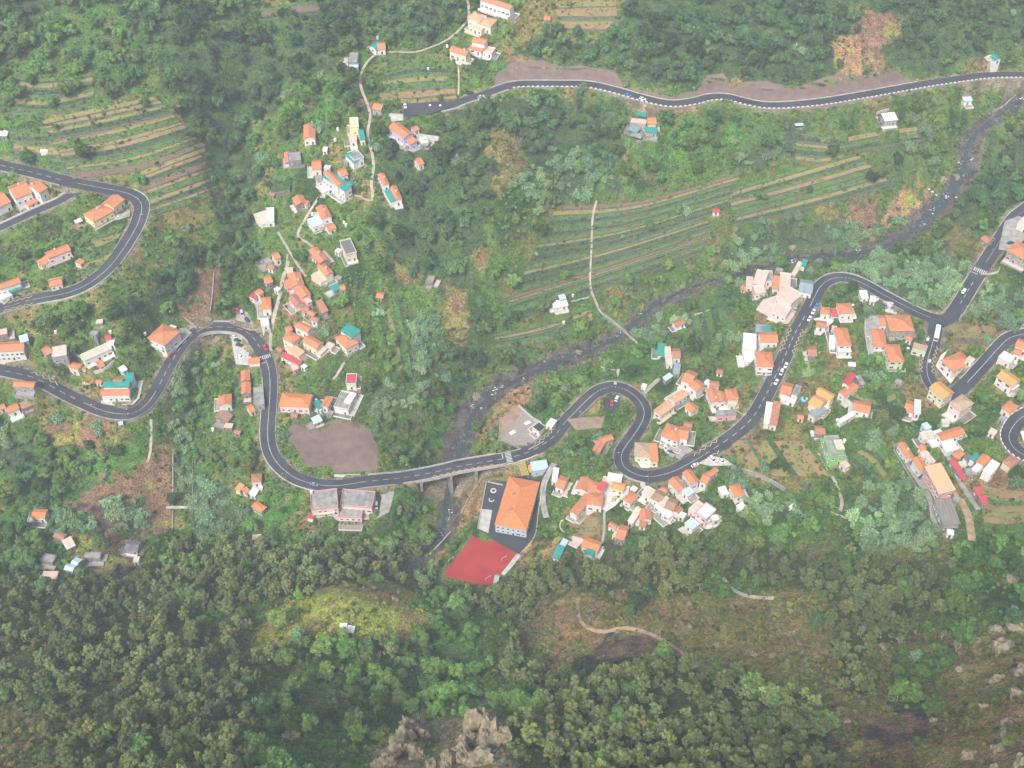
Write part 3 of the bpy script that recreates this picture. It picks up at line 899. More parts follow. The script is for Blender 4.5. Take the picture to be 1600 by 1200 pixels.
WALLC = {
 'W': mat('white_render', (0.68, 0.665, 0.635), 0.85, 0.10, 0.4),
 'C': mat('cream_render', (0.66, 0.59, 0.43), 0.85, 0.10, 0.4),
 'Y': mat('yellow_render', (0.74, 0.66, 0.36), 0.85, 0.10, 0.4),
 'P': mat('pink_render', (0.60, 0.34, 0.35), 0.85, 0.10, 0.4),
 'Q': mat('pale_pink_render', (0.72, 0.57, 0.53), 0.85, 0.10, 0.4),
 'G': mat('bare_concrete_wall', (0.30, 0.29, 0.27), 0.9, 0.25, 0.5),
 'N': mat('pale_green_render', (0.52, 0.60, 0.40), 0.85, 0.10, 0.4),
 'V': mat('vivid_green_render', (0.22, 0.52, 0.16), 0.8, 0.08, 0.4),
 'B': mat('pale_blue_render', (0.45, 0.55, 0.63), 0.85, 0.08, 0.4),
 'L': mat('lilac_render', (0.48, 0.45, 0.62), 0.85, 0.08, 0.4),
 'S': mat('rough_stone_house_wall', (0.22, 0.20, 0.18), 0.95, 0.4, 1.3, bump=0.08),
}
DOORM = [mat('brown_door', (0.16, 0.08, 0.04), .6), mat('green_door', (0.05, 0.14, 0.09), .6), mat('dark_door', (0.05, 0.05, 0.055), .6)]

def window_mesh(w_, h_, fm, sill=True):
    b = MB()
    t = 0.1
    b.box(-w_ / 2, w_ / 2, 0.0, 0.05, -h_ / 2, h_ / 2, 1)
    for x0, x1, z0, z1 in ((-w_ / 2 - t, -w_ / 2, -h_ / 2 - t, h_ / 2 + t), (w_ / 2, w_ / 2 + t, -h_ / 2 - t, h_ / 2 + t), (-w_ / 2, w_ / 2, h_ / 2, h_ / 2 + t), (-w_ / 2, w_ / 2, -h_ / 2 - t, -h_ / 2), (-.03, .03, -h_ / 2, h_ / 2)):
        b.box(x0, x1, 0.0, 0.09, z0, z1, 0)
    b.box(-w_ / 2 - .2, w_ / 2 + .2, 0.09, 0.22, -h_ / 2 - t - .06, -h_ / 2 - t + .04, 0)
    return b.mesh('window', [fm, M['glass']])
WINM = {'n': window_mesh(1.15, 1.25, M['white_frame']), 'w': window_mesh(1.9, 1.3, M['white_frame']), 's': window_mesh(0.8, 0.8, M['white_frame'])}
def door_mesh(m):
    b = MB(); b.box(-.5, .5, 0.0, .06, 0, 2.1, 0)
    b.box(-.6, -.5, 0, .09, 0, 2.2, 1); b.box(.5, .6, 0, .09, 0, 2.2, 1); b.box(-.5, .5, 0, .09, 2.1, 2.2, 1); b.box(.35, .42, .06, .12, 1.0, 1.1, 1)
    return b.mesh('door', [m, M['white_frame']])
DOORS = [door_mesh(m) for m in DOORM]
def chimney_mesh():
    b = MB(); b.box(-.35, .35, -.35, .35, -.8, 1.1, 0); b.box(-.45, .45, -.45, .45, 1.1, 1.22, 0); b.box(-.2, .2, -.2, .2, 1.22, 1.4, 1)
    return b.mesh('chimney', [WALLC['W'], ROOFC['G']])
CHIM = chimney_mesh()

HOUSES = []
def parse(text):
    for ln in text.strip().splitlines():
        p = ln.split('|')
        if len(p) < 6: continue
        HOUSES.append(dict(label=p[0].strip(), q=PX(p[1]), h=float(p[2]), roof=p[3].strip(), rc=p[4].strip(), wc=p[5].strip(), opt=p[6].strip() if len(p) > 6 else ''))

parse("""
white villa with stepped orange roof at the left edge, left one of the twin pair|12,292 37,283 49,301|6|gable|o|W|c
white villa with orange roof at the left edge, right one of the twin pair|41,291 53,283 68,297|6|gable|o|W|c
white villa cut by the left edge beside the twin villas|-22,310 -2,300 10,318|6|gable|o|W|
orange roofed porch in front of the twin villas|38,317 52,310 56,316|3|shed|o|W|
long yellow house with orange roof inside the hairpin bend, lower wing|131,335 162,318 176,330|5|hip|o|Y|
long yellow house with orange roof inside the hairpin bend, upper wing|160,318 176,305 191,314|5|gable|o|Y|
white carport beside the yellow house inside the hairpin bend|115,344 126,340 128,346|2.6|canopy|w|W|
white house with orange roof alone on the slope inside the hairpin|70,395 104,382 108,391|5|gable|o|Q|c
low orange lean-to below the lone house inside the hairpin|58,410 78,399 84,405|3|shed|o|W|
tiny shed with orange roof on the slope right of the lone hairpin house|117,410 123,405 127,412|2.8|gable|o|W|
cream cottage with orange roof beside the lower bend of the hairpin road|77,438 95,434 103,442|3.5|gable|o|C|
white house with orange roof and teal awning at the left edge above the road|-4,445 28,434 32,441|5.5|gable|o|W|
teal awning in front of the white house at the left edge|12,453 34,445 37,450|2.8|canopy|t|W|
flat white annexe at the left edge below the teal awning|-3,463 14,455 19,461|3|flat|w|W|
white terraced houses with orange roofs cut by the top edge|757,-6 803,9 801,16|6|gable|o|W|
peach house with hipped roof at the top, left block|741,19 760,25 757,36|6|hip|s|C|
peach house with hipped roof at the top, right block|756,26 776,31 772,43|6|hip|s|C|
pinkish flat terrace roof in front of the peach house|733,41 752,48 757,39|3.5|flat|p|C|
white house with small orange roof just below the peach house|743,58 762,62 761,70|6|gable|o|W|
orange lean-to roof in front of the white house below the peach house|738,71 756,77 758,83|3|shed|o|W|
flat white annexe right of the white house below the peach house|760,73 774,76 771,85|3|flat|p|W|
white house with orange roof inside a curved white garden wall|710,72 735,80 732,88|6|gable|o|C|c
small house with teal roof at the bend of the footpath|577,72 588,65 591,74|3.5|gable|t|W|
small orange roof beside the teal one at the bend of the footpath|589,67 600,66 598,77|3.5|gable|o|W|
grey roofless ruin beside the footpath bend|546,83 560,83 560,98|3|flat|g|S|
pale blue hut below the grey ruin by the footpath|546,100 560,100 560,106|3.5|flat|l|B|
stone shed with orange roof at the junction beside the small car park|587,161 600,163 602,173|4|gable|o|G|
lone white house with tall orange roof left of the upper village|475,196 475,217 492,218|5|gable|o|W|
stone cottage with orange end and grey roof left of the upper village|450,240 469,238 470,251|3|flat|g|S|
orange strip of roof on the stone cottage left of the upper village|445,239 446,254 451,254|3|shed|o|S|
cottage with orange roof left of the big white building with teal roof|488,251 501,250 503,264|4|gable|o|W|
big white three storey building with teal roof in the upper village|504,276 538,298 545,289|9|shed|t|W|big
raised orange roof on top of the big teal roofed building|514,266 536,287 528,291|10.2|gable|o|W|nowin
small orange roof behind the big white building with teal roof|527,266 536,263 541,273|4|gable|o|W|
flat grey roofed annexe behind the big white building with teal roof|508,258 517,259 519,264|4|flat|l|W|
white stepped annexe left of the big white teal roofed building|497,289 505,286 510,299|4|flat|w|W|
grey terrace house below the small orange roof in the upper village|490,272 498,270 503,284|3|flat|g|W|
narrow yellow building with white flat roof beside the footpath|546,185 559,184 559,199|6|flat|c|Y|
peach flat roof below the narrow yellow building|545,209 556,208 558,219|4.5|flat|p|Q|
teal roofed cottage with yellow walls beside the footpath|558,201 564,200 572,217|4|gable|t|Y|
white terrace house with concrete roof in the upper village|543,239 558,234 567,247|5|flat|g|W|
teal sloping roof at the front of the concrete terrace house|540,245 548,241 557,252|5.6|shed|t|W|nowin
lilac walled house with long orange roof below the small car park, main block|608,198 631,216 645,209|5.5|gable|o|L|
lower orange roof of the lilac walled house below the small car park|632,218 641,226 653,223|4|shed|o|L|
tiny orange roof on the yard right of the lilac walled house|642,200 649,197 652,203|3|gable|o|W|
white yard hut beside the lilac walled house|655,217 666,215 668,223|3|flat|w|W|
small orange cottage with white porch above the dark wood|645,249 653,246 661,256|3.5|gable|o|W|
house with orange roof left of the dark wood, upper of two|591,273 599,289 607,286|5|gable|o|W|
house with orange roof left of the dark wood, lower of two|608,293 617,313 626,307|5|gable|o|W|
teal lean-to roof on the lower house left of the dark wood|599,295 611,315 617,313|4.4|shed|t|W|nowin
brown roofed house with orange tiles beside the mid village path|457,310 463,321 479,317|5|gable|o|S|
white house with orange roof beside the mid village path|494,325 503,342 517,337|5|gable|o|W|c
flat light grey roof beside the round white tank|480,344 496,338 505,350|3.5|flat|l|W|
low orange roof below the flat light grey roof|508,353 519,349 526,356|3|gable|o|W|
half built white house above the ravine, left block|397,336 414,330 414,350|5|flat|c|W|
half built white house above the ravine, right block|416,326 428,325 427,345|4|flat|w|W|
cream house with grey flat roof and parapet standing on its own|531,378 547,374 562,394|6|flat|G|C|par
long orange roof across two narrow cottages in the mid village|483,392 500,411 511,404|4.5|gable|o|S|c
white house with orange roof and wide salmon terrace|496,416 509,431 520,426|6|gable|o|C|
wide salmon terrace of the white house in the mid village|486,431 496,425 511,437|3|flat|p|C|nowin
teal shed roof just below the salmon terrace|515,448 525,443 532,450|3|shed|t|G|
small orange roof beside the teal shed below the salmon terrace|531,446 538,445 539,452|3|gable|o|G|
white gabled cottage with orange roof left of the village lane|424,397 432,394 439,402|4|gable|o|W|
grey stone shed below the white gabled cottage|409,407 420,402 424,412|2.6|flat|g|S|
flat pink roof at the top of the pink cluster in the village|448,419 457,418 464,426|5|flat|p|P|
large orange roof of the pink cluster in the village|452,430 458,448 474,443|6|gable|o|P|c
orange lean-to at the left side of the pink cluster|443,440 449,452 456,448|4|shed|o|P|
pink walled house with orange roof below the large roof of the pink cluster|462,450 472,465 485,460|6|gable|O|P|
rounded pink balcony house at the lower right of the pink cluster|473,466 481,474 485,468|5|flat|p|P|
orange roofed house at the bottom of the pink cluster|451,467 462,479 475,474|4|gable|d|Q|
small orange roof at the very bottom of the pink cluster|470,479 480,477 481,486|3|gable|d|Q|
small orange cottage left of the village lane among trees|411,433 420,430 426,440|3.5|gable|o|S|
red roofed shed left of the lane above the parked red car|389,463 397,456 403,462|3.5|gable|r|W|
small orange roof touching the red roofed shed|398,456 404,452 408,459|3.5|gable|O|W|
house with tall orange roof beside a walled drive above the road bend|409,466 410,483 423,480|6|hip|O|W|
white flat roofed hut at the end of the walled drive|407,500 419,498 421,508|3|flat|w|W|
tilted shed with dull orange roof standing alone right of the pink cluster|494,472 504,489 511,484|3.5|shed|d|S|
house with orange roof at the top of the cluster above the crossing|461,510 480,519 487,511|5.5|gable|o|W|
lilac and orange hut left of the cluster above the crossing|445,512 452,509 454,516|3|gable|o|L|
orange roofed house at the left of the cluster above the crossing|442,529 457,537 470,527|5.5|hip|o|W|
orange roofed house in the middle of the cluster above the crossing|473,533 494,545 505,536|6|gable|o|C|
pale flat roof corner of the middle house above the crossing|494,551 505,541 511,545|5|flat|c|C|
long dull salmon roof at the front of the cluster above the crossing|447,543 467,557 474,550|4.5|shed|s|C|
red lean-to strip at the front of the cluster above the crossing|439,557 466,570 471,565|3|shed|r|W|
pink cottage below the red lean-to strip|453,570 460,567 461,577|3.5|gable|p|P|
white house with orange roof and teal canopy right of the crossing cluster|524,528 541,545 560,535|5.5|hip|o|W|
teal canopy roof behind the white house right of the crossing cluster|533,519 546,508 558,521|6|shed|t|W|nowin
small house with dark red roof above the long white flat building|542,585 541,600 556,602|5|flat|r|W|
long white flat roofed building beside the dark red roof|522,637 534,612 556,616|4.5|flat|g|W|par
raised white block on the long white flat roofed building|537,628 548,613 557,616|5.6|flat|w|W|nowin
large house with wide orange hipped roof beside the main road|437,634 482,636 484,617|5.5|hip|O|Q|
narrow orange roof right of the large hipped house by the main road|502,634 510,620 518,625|4|gable|o|W|
low green tarpaulin shed between the two orange roofs by the main road|488,628 497,624 497,640|2.6|canopy|t|G|
grey sheet roofed shed above the netted slope|487,655 498,650 501,658|2.6|shed|l|G|
orange roofed house left of the main road, upper of two|377,581 378,595 390,594|4|gable|o|S|
orange roofed house left of the main road, lower of two|378,599 378,615 391,611|4|gable|o|S|
concrete roofed house beside the main road left lane|396,607 411,605 412,632|3|flat|g|G|
orange roofed house beside the ravine right of the left bridge|342,618 342,634 361,634|5|gable|o|W|
tiny orange hut below the two roofs left of the main road|385,635 392,632 395,643|3|gable|O|W|
brown roofed shed left of the main road near the ravine|336,652 344,642 362,650|3|gable|b|S|
orange bus shelter at the end of the parking yard|389,562 405,560 406,566|2.6|shed|O|W|nowin
white three storey house with long orange roof at the left edge|-10,550 36,547 34,533|8|gable|o|W|big
small orange roof of a brown stone house left of the concrete shell|64,546 73,541 81,550|4|gable|o|S|
grey unfinished concrete shell house on the left|81,543 104,539 119,553|5|flat|c|G|
long half built terrace house with cream walls on the left|126,555 168,536 175,545|4|flat|c|W|
small red roofed tower hut above the half built terrace house|164,524 171,522 173,529|4|gable|r|W|
white box hut right of the red roofed tower hut|173,529 180,529 179,537|3.5|flat|w|W|
cream house with orange roof, left half of the pair above the road|107,573 113,566 127,571|5.5|hip|o|C|
cream house with orange roof, right half of the pair above the road|126,576 130,571 144,578|4.5|gable|o|C|
tiny orange hut on the terrace right of the cream pair|150,566 156,563 167,569|3|gable|o|W|
white tent shaped shed above the long teal and orange roadside building|185,575 192,571 196,578|3|gable|w|W|
long white roadside building with orange roof at the left bend|158,617 201,616 200,607|6|gable|o|W|big
teal roof strip behind the long roadside building|161,605 200,605 200,598|5.5|shed|t|W|nowin
tall teal roof behind the long roadside building|193,605 204,605 204,586|6|shed|t|W|nowin
small red tiled hut behind the teal roof strip|177,597 189,598 189,592|4.5|gable|d|W|
orange roofed house just below the road at the left edge|21,603 52,605 54,597|5|gable|o|G|
white house with orange roof below the road at the far left|9,637 25,630 29,638|4.5|gable|o|W|
dark red shed right of the white house at the far left|31,632 46,626 47,634|2.6|shed|b|S|
pinkish ruin at the left edge above the white three storey house|-4,516 11,513 13,522|3|flat|p|S|
blue grey tin shed above the white three storey house|31,527 42,524 43,532|3|shed|l|G|
large white house with wide orange hipped roof beside the left bridge|231,528 257,540 271,514|8|hip|o|W|
small white roadside bus shelter at the left bend|186,659 190,658 191,664|2.4|canopy|l|W|
pinkish orange roof of the small farm left of the main road bend|394,742 408,741 409,752|4|hip|d|Q|
white flat roof of the small farm left of the main road bend|390,772 396,763 403,767|3.5|shed|w|W|
orange lean-to of the small farm left of the main road bend|379,766 385,762 391,766|3.5|shed|o|W|
yellow and orange hut at the left of the small farm|368,765 375,756 381,759|3|shed|y|W|
grey walled hut with bright orange roof below the small farm|394,791 401,784 417,791|4|hip|O|G|
large roadside building with flat concrete roof, left block|487,797 528,792 525,765|7.5|flat|g|Q|parp big
large roadside building with flat concrete roof, right block|531,790 581,794 577,769|5|flat|g|Q|parp
front wing on tall pillars of the flat roofed roadside building|529,808 565,809 565,791|7|flat|g|Q|parp pil
red shed at the corner of the flat roofed roadside building|480,809 489,811 490,804|2.6|flat|r|W|nowin
pink shed below the grey walled hut in the trees|395,836 408,835 408,843|3|flat|p|S|
long school building with orange hipped roof beside the red court|774,819 822,828 836,753|7.5|hip|O|B|school
yellow and dark chequered canopy above the school|809,722 815,744 827,743|4|canopy|CH|W|
pale blue flat roofed building between the road and the school|832,737 857,733 854,719|4|flat|l|B|
yellow box annexe between the chequered canopy and the pale blue building|826,737 832,737 831,727|2.6|flat|y|Y|
white flat roofs right of the school lane|862,751 870,752 876,732|3.5|flat|w|W|
orange roof beside the white flat roofs right of the school lane|868,760 880,764 882,745|4|gable|o|W|
house with orange roof and white front gable left of the courtyard|900,763 908,746 926,752|5|gable|o|W|
long orange roofed wing running down from the courtyard|891,799 915,772 925,778|5|gable|o|W|big
large orange roof of the courtyard building, lower block|917,787 940,790 947,773|6|hip|o|W|
large orange roof of the courtyard building, upper block|919,766 938,770 945,756|6|hip|o|W|
dark red roof of the courtyard building|933,763 941,767 947,757|6.4|shed|r|W|nowin
white flat parking roof beside the hairpin bend|948,751 970,755 973,744|3.5|flat|w|W|par
square cream pavilion with orange roof on the courtyard|955,762 974,766 978,757|4.5|hip|y|C|
five sided cottage with orange roof below the courtyard|974,780 986,768 996,776|4|hip|o|W|
long pink and white roof at the head of the row below the bend|1003,770 1018,779 1027,769|4.5|flat|c|W|
brown roofed house in the row below the bend, first from the road|1018,778 1031,785 1043,773|5|gable|b|W|
cream flat roof between the two brown roofs in the row below the bend|1029,787 1037,792 1048,780|5|flat|c|C|
brown roofed house in the row below the bend, second from the road|1039,793 1051,798 1061,783|5|gable|b|W|
small orange roof at the end of the row below the bend|1052,798 1058,791 1065,799|3.5|gable|d|W|
long white flat roof along the row below the bend|1022,790 1044,810 1052,805|3|flat|w|W|
large white villa with pink trimmed flat roof, right block|1087,802 1103,813 1117,796|6.5|flat|w|Q|parp big
large white villa with pink trimmed flat roof, left block|1076,795 1086,802 1097,786|5|flat|c|Q|
low white outbuilding with blue tarpaulin below the white villa|1070,818 1082,828 1092,819|3|flat|l|W|
small white flat roof right of the white villa|1110,807 1114,814 1124,811|3|flat|w|W|
large house with orange roof below the road, right wing|1067,739 1080,756 1091,750|6|gable|o|W|
large house with orange roof below the road, left wing|1045,752 1059,767 1070,757|6|gable|o|W|
grey flat roof patch between the wings of the large orange roofed house|1056,753 1062,762 1071,758|6.2|flat|g|W|nowin
grey terrace at the back of the large orange roofed house|1066,768 1075,776 1087,771|3|flat|l|W|
long bent orange roof right of the large house, lower part|1094,751 1103,756 1117,744|4|gable|o|W|
long bent orange roof right of the large house, upper part|1101,742 1117,731 1121,736|4|gable|o|W|
orange roofed cottage by the white rubble right of the bend|1140,760 1148,776 1157,762|4|hip|O|W|
roofless white ruin beside the cottage right of the bend|1122,762 1128,774 1137,768|2.5|flat|w|W|
white house with orange roof at the edge of the wood, the middle one|999,797 1001,812 1016,799|5|gable|o|W|
long cream strip roof beside the white house at the edge of the wood|982,814 988,817 999,797|4|shed|c|C|
tiny orange roof beside the dry field above the wood|951,821 961,827 964,821|3.5|gable|o|W|
house with orange roof at the edge of the wood, left of the cream strip|962,840 974,844 986,825|5|gable|o|S|
bright orange roofed house at the forest edge|909,853 933,862 940,848|5|gable|O|W|
teal roof at the forest edge, left of the bright orange one|864,871 873,874 881,857|3.5|shed|t|W|
teal lean-to in front of the bright orange roof|915,864 926,868 929,862|2.6|shed|t|W|nowin
small blue white hut beside the teal roof at the forest edge|876,853 882,843 885,846|3|shed|l|W|
teal roof in the gardens above the right hand cluster|1028,555 1041,556 1041,540|3.5|shed|t|W|
orange roof beside the teal roof in the gardens|1053,559 1063,559 1064,545|4|gable|d|W|
pale terrace between the teal and orange roofs in the gardens|1042,570 1051,570 1051,542|3|flat|c|W|
slate blue tarpaulin shed below the orange roof in the gardens|1053,583 1061,584 1065,572|3|shed|u|G|
twin roofed orange house, upper half|1065,594 1079,600 1097,587|5.5|gable|o|W|
twin roofed orange house, lower half|1077,602 1088,611 1101,602|5|gable|o|W|
long salmon roof beside the hairpin, upper part|1046,622 1066,610 1074,617|4.5|gable|s|W|
long salmon roof beside the hairpin, lower part|1022,641 1047,623 1056,632|4.5|gable|s|C|
mint sheet roof behind the long salmon roof|1036,591 1046,584 1050,588|3|shed|l|G|
small orange roofed cottage beside the long salmon roof|1071,636 1080,644 1088,634|3.5|gable|o|W|
white gabled house with orange roof between the twin roofs and the road|1104,609 1112,629 1123,622|5.5|gable|o|W|c
narrow orange roof attached to the white gabled house|1119,614 1124,628 1134,624|4.5|gable|o|W|
small orange roof behind the white gabled house|1110,604 1123,604 1122,596|3.5|gable|d|W|
orange roofed cottage left of the straight road|1133,609 1137,624 1153,620|4|hip|o|C|
pink balconied building with flat grey roof beside the straight road|1121,650 1151,648 1150,640|4|flat|g|P|parp
white terrace roof above the pink balconied building|1123,638 1135,634 1140,641|4.5|flat|w|Q|
large orange hipped roof above the grey car yard, main block|1033,681 1059,690 1064,669|6.5|hip|o|W|
large orange roof above the grey car yard, right wing|1061,684 1074,686 1081,669|6|gable|o|W|
small pinkish roof behind the right wing above the car yard|1069,666 1080,668 1080,661|4|gable|d|W|
tan hipped roof inside the hairpin bend|993,713 1016,714 1013,693|5|hip|a|C|
orange strip roof beside the tan hipped roof|1018,720 1028,720 1029,697|5|shed|O|C|
two part orange roof among trees by the hairpin, upper part|939,692 958,686 954,679|4|gable|o|G|
two part orange roof among trees by the hairpin, lower part|926,704 935,688 943,695|4|gable|o|G|
small white hut with black roof beside the gravel lot|832,668 843,676 852,667|4|flat|k|W|
yellow and white roadside kiosk beside the gravel lot|853,664 862,668 871,658|2.6|flat|w|Y|
dusty pink roof at the top of the riverside cluster|1177,442 1193,446 1193,427|5|shed|p|P|
pink walled cottage at the left of the riverside cluster|1166,447 1176,448 1177,433|4|flat|p|Q|
orange strip roof in the riverside cluster|1208,451 1216,452 1217,435|5|shed|o|W|
dusty brown flat roof in the riverside cluster|1218,448 1234,450 1241,430|4.5|flat|p|Q|par
long pale flat roof leading to the river|1236,429 1242,431 1256,411|3|flat|c|W|
small awning striped red and teal by the river|1251,415 1257,417 1262,409|3.4|shed|t|W|nowin
white and pink terrace house in the riverside cluster|1180,459 1196,458 1194,447|4.5|flat|c|Q|par
grey service terrace behind the orange strip in the riverside cluster|1194,440 1207,441 1207,424|3|flat|g|W|
tall pink building with flat pink roof, upper block|1213,463 1236,476 1245,456|9|flat|p|Q|par big
pink building beside the road, lower front block|1206,485 1228,494 1236,481|5|flat|p|Q|big
white gabled house with dark blue grey roof by the bend|1249,455 1268,458 1274,440|5|gable|u|W|
dark green netting roof in the garden beside the road|1180,519 1196,521 1197,508|3|canopy|u|G|
teal sheet roof joined to the dark green netting roof|1196,520 1207,518 1208,507|3.2|canopy|t|G|
orange roofed house with white gable beside the zigzag markings|1189,534 1215,534 1210,519|5|gable|o|W|
white terraced house beside the zigzag markings, upper|1161,545 1181,547 1180,524|4|flat|w|W|par
white terraced house beside the zigzag markings, lower|1164,566 1180,566 1180,551|3|flat|w|W|
large white house with square orange roof beside the straight road|1184,572 1208,573 1212,551|7.5|hip|o|W|big
orange roofed cottage opposite the pink building|1284,490 1297,491 1296,481|4.5|hip|o|W|
small orange lean-to below the cottage opposite the pink building|1276,510 1290,512 1291,503|3|gable|d|W|
orange hipped cottage with white dish on its right|1313,490 1333,489 1331,474|5|hip|o|W|
red and white hut between the two orange cottages|1302,494 1308,494 1308,484|3.5|shed|r|W|
tall white house with orange roof in the middle of the right hand village|1311,540 1330,540 1328,513|6.5|hip|o|W|
narrow flat white strip left of the tall white house|1296,544 1304,545 1304,525|3|flat|w|W|
tiny orange shed beside the straight road|1264,556 1276,556 1277,542|3|gable|d|S|
broken white ruin under the curve of the road|1346,466 1357,466 1356,454|3|flat|w|W|
small white hut right of the broken white ruin|1360,470 1367,471 1368,463|3|gable|w|W|
very large orange roof with grey walls below the junction|1391,517 1428,517 1423,493|6|hip|o|G|
small orange roof left of the very large one|1376,508 1385,508 1385,493|4|gable|o|W|
orange roofed house with white lower floor beside the concrete yard|1366,541 1385,542 1383,516|6.5|hip|o|W|
pale green house with orange roof|1390,565 1412,565 1412,539|6.5|hip|o|N|
pale green house with brown flat roof beside the bus|1426,543 1447,549 1448,541|5.5|flat|a|N|
large orange roof with white walls across the road from the green houses|1471,563 1489,580 1506,555|6.5|hip|o|W|
cream house with yellow orange roof over the hairpin|1453,606 1474,623 1487,611|8|gable|y|C|big
tan hipped roof right of the cream hairpin house|1484,630 1501,643 1517,627|7|hip|a|Q|
orange roof below the cream hairpin house|1413,641 1427,645 1433,630|3.5|gable|o|W|
light blue sheet roof beside the orange roof below the hairpin house|1430,645 1437,646 1447,630|3.5|shed|l|W|
white house with yellow orange roof at the right edge|1558,588 1581,604 1593,593|6.5|gable|y|W|
small orange roof above the far right hairpin|1566,637 1578,645 1589,634|4|hip|o|C|
white terrace with pink walls near the right edge|1560,558 1578,568 1588,560|3.5|flat|w|Q|
small orange roof on the pink terrace near the right edge|1584,552 1594,555 1598,548|4|gable|o|W|
white and orange house cut by the right edge in the road bend|1587,540 1606,547 1610,536|5|gable|o|W|
orange roofed house with a long white wing on the slope|1333,640 1358,645 1352,629|4.5|gable|o|W|
long white wing of the orange roofed house on the slope|1309,657 1332,643 1335,648|3|flat|w|W|
long orange roof beside the dark red one|1311,613 1333,599 1343,604|4.5|gable|o|W|
dark red roof beside the long orange one|1317,598 1328,583 1336,587|4.5|gable|r|W|
grey ruin wall behind the long orange roof|1337,588 1345,602 1350,597|3.5|flat|g|S|
orange roof with white terraces right of the straight road|1219,614 1234,618 1239,601|5|gable|o|W|
grey gravel roof beside the orange roof with white terraces|1237,616 1246,619 1250,603|4|flat|g|W|
long white terrace below the orange roof right of the straight road|1220,624 1241,630 1243,624|2.8|flat|w|W|
house with a long orange roof and white lean-to right of the straight road|1203,663 1213,665 1218,634|4.5|shed|d|W|
white lean-to strip of the long orange roof right of the straight road|1195,661 1201,662 1205,634|4|shed|w|W|nowin
cream house with yellow orange wings, upper wing|1276,612 1298,624 1302,616|6|gable|y|C|
cream house with yellow orange wings, left wing|1264,629 1279,638 1284,621|6|gable|y|C|
blue grey terrace of the cream house with yellow orange wings|1264,646 1273,653 1287,636|4.5|flat|u|C|par
tiny orange shed below the cream house with the blue grey terrace|1248,654 1254,655 1255,649|2.6|gable|o|W|
orange hut above the vivid green building|1275,678 1289,678 1289,666|3|gable|d|S|
vivid green building with grey flat roof|1297,714 1319,713 1309,681|7|flat|g|V|big
vivid green stair tower on the grey flat roof|1308,703 1320,702 1315,687|8.6|flat|c|V|nowin
pink hut below the vivid green building|1312,724 1321,732 1324,723|3|flat|p|Q|
white house with long orange roof at the head of the lower lane|1404,694 1418,716 1427,712|5.5|gable|o|W|
white house with orange roof, second down the lower lane|1427,717 1438,735 1447,731|6|gable|O|W|
large pink building with striped salmon roof|1446,730 1468,771 1486,759|7|shed|S|P|big
long grey timber roof below the striped salmon one|1461,782 1475,821 1497,817|4|shed|m|G|
orange roof above the jumble of white terraces|1472,688 1507,677 1498,667|4.5|gable|o|W|
white terrace house below that long orange roof|1470,690 1488,686 1492,694|3.5|flat|w|W|
white terraces left of the long orange roof, upper|1437,677 1455,673 1460,684|3.5|flat|c|W|
light blue roof at the top of the white terraces|1440,663 1448,660 1454,669|3.5|flat|l|B|
small white roof between the blue and orange roofs|1458,675 1469,671 1471,676|3|flat|w|W|
white patio roof with pale dome right of the white terraces|1474,699 1492,694 1496,702|3|flat|w|W|
cream hut at the top of the lower lane|1437,706 1449,704 1453,714|3|flat|c|Q|
pitched grey hut beside the lower lane|1447,716 1455,713 1459,722|3|flat|c|W|
five sided orange roof at the start of the red roofed lane|1489,711 1499,703 1508,708|4|hip|O|S|
teal roof near the far right hairpin|1516,717 1525,709 1530,714|3.5|shed|t|W|
purple grey shed left of the teal roof near the far right hairpin|1506,716 1513,711 1517,715|3|shed|G|W|
bright orange roof right of the teal one|1526,722 1536,710 1546,717|5|gable|O|W|
white apartment block near the far right hairpin|1536,735 1550,718 1563,724|6|flat|w|W|par big
broad reddish roof at the foot of the far right hairpin|1567,722 1580,712 1592,720|4.5|hip|d|C|
long dark red roof along the lane|1484,720 1504,750 1509,746|3|shed|r|S|
cream shed between the red roof and the lane houses|1497,722 1506,720 1510,728|3|flat|c|C|
grey shed below the cream one along the lane|1506,733 1519,731 1522,742|3|flat|g|S|
red roofed shed at the lower end of the lane, upper|1521,763 1528,774 1535,770|3|shed|r|S|
red roofed shed at the lower end of the lane, lower|1530,777 1534,787 1542,785|3|shed|r|S|
white house with wide orange roof at the right edge below the upper junction|1574,392 1600,405 1612,388|6.5|hip|o|G|
small pink roofed hut left of the upper junction road|1533,372 1541,380 1548,373|3|gable|d|S|
white house with pale roof cut by the right edge|1590,350 1606,357 1612,345|4|flat|c|Q|
small orange roofed house on terraces under the upper road|1013,194 1025,194 1024,183|5|gable|o|C|
teal lean-to in front of the small house under the upper road|1008,206 1026,207 1026,201|3|shed|t|G|
white roofed shed alone below the upper road|1383,189 1402,187 1397,178|4|shed|w|G|
small blue white shed below the upper road at the right|1507,158 1519,157 1518,152|3|shed|l|W|
tin shelter under the trees below the upper road|1243,197 1256,196 1255,192|2.6|canopy|l|G|
teal hut on the bank above the upper road|1548,88 1555,94 1557,86|3|gable|t|W|
white shed roof on the terraced slope above the river|866,481 887,477 884,469|3|shed|w|W|
small grey roof behind the white shed above the river|876,468 884,466 882,461|3|shed|l|G|
pink and orange hut left of the right hand gardens|1056,510 1070,505 1069,497|3|gable|d|W|
tiny pink and white hut on the right of the terraced slope|1114,331 1124,331 1123,326|2.6|gable|r|W|
white hut with orange roof at the left edge of the burnt field|50,808 69,809 68,797|4|gable|O|W|
stone barn with pale roof below the burnt field|105,858 117,852 110,841|3|shed|c|S|
brown roofed barn behind the pale stone barn|84,838 98,843 96,833|3|gable|b|S|
wide grey roofed shed below the burnt field|132,872 156,872 159,863|2.8|flat|g|S|
grey roofed house beside the drive below the burnt field|196,859 214,861 217,847|3|gable|G|G|
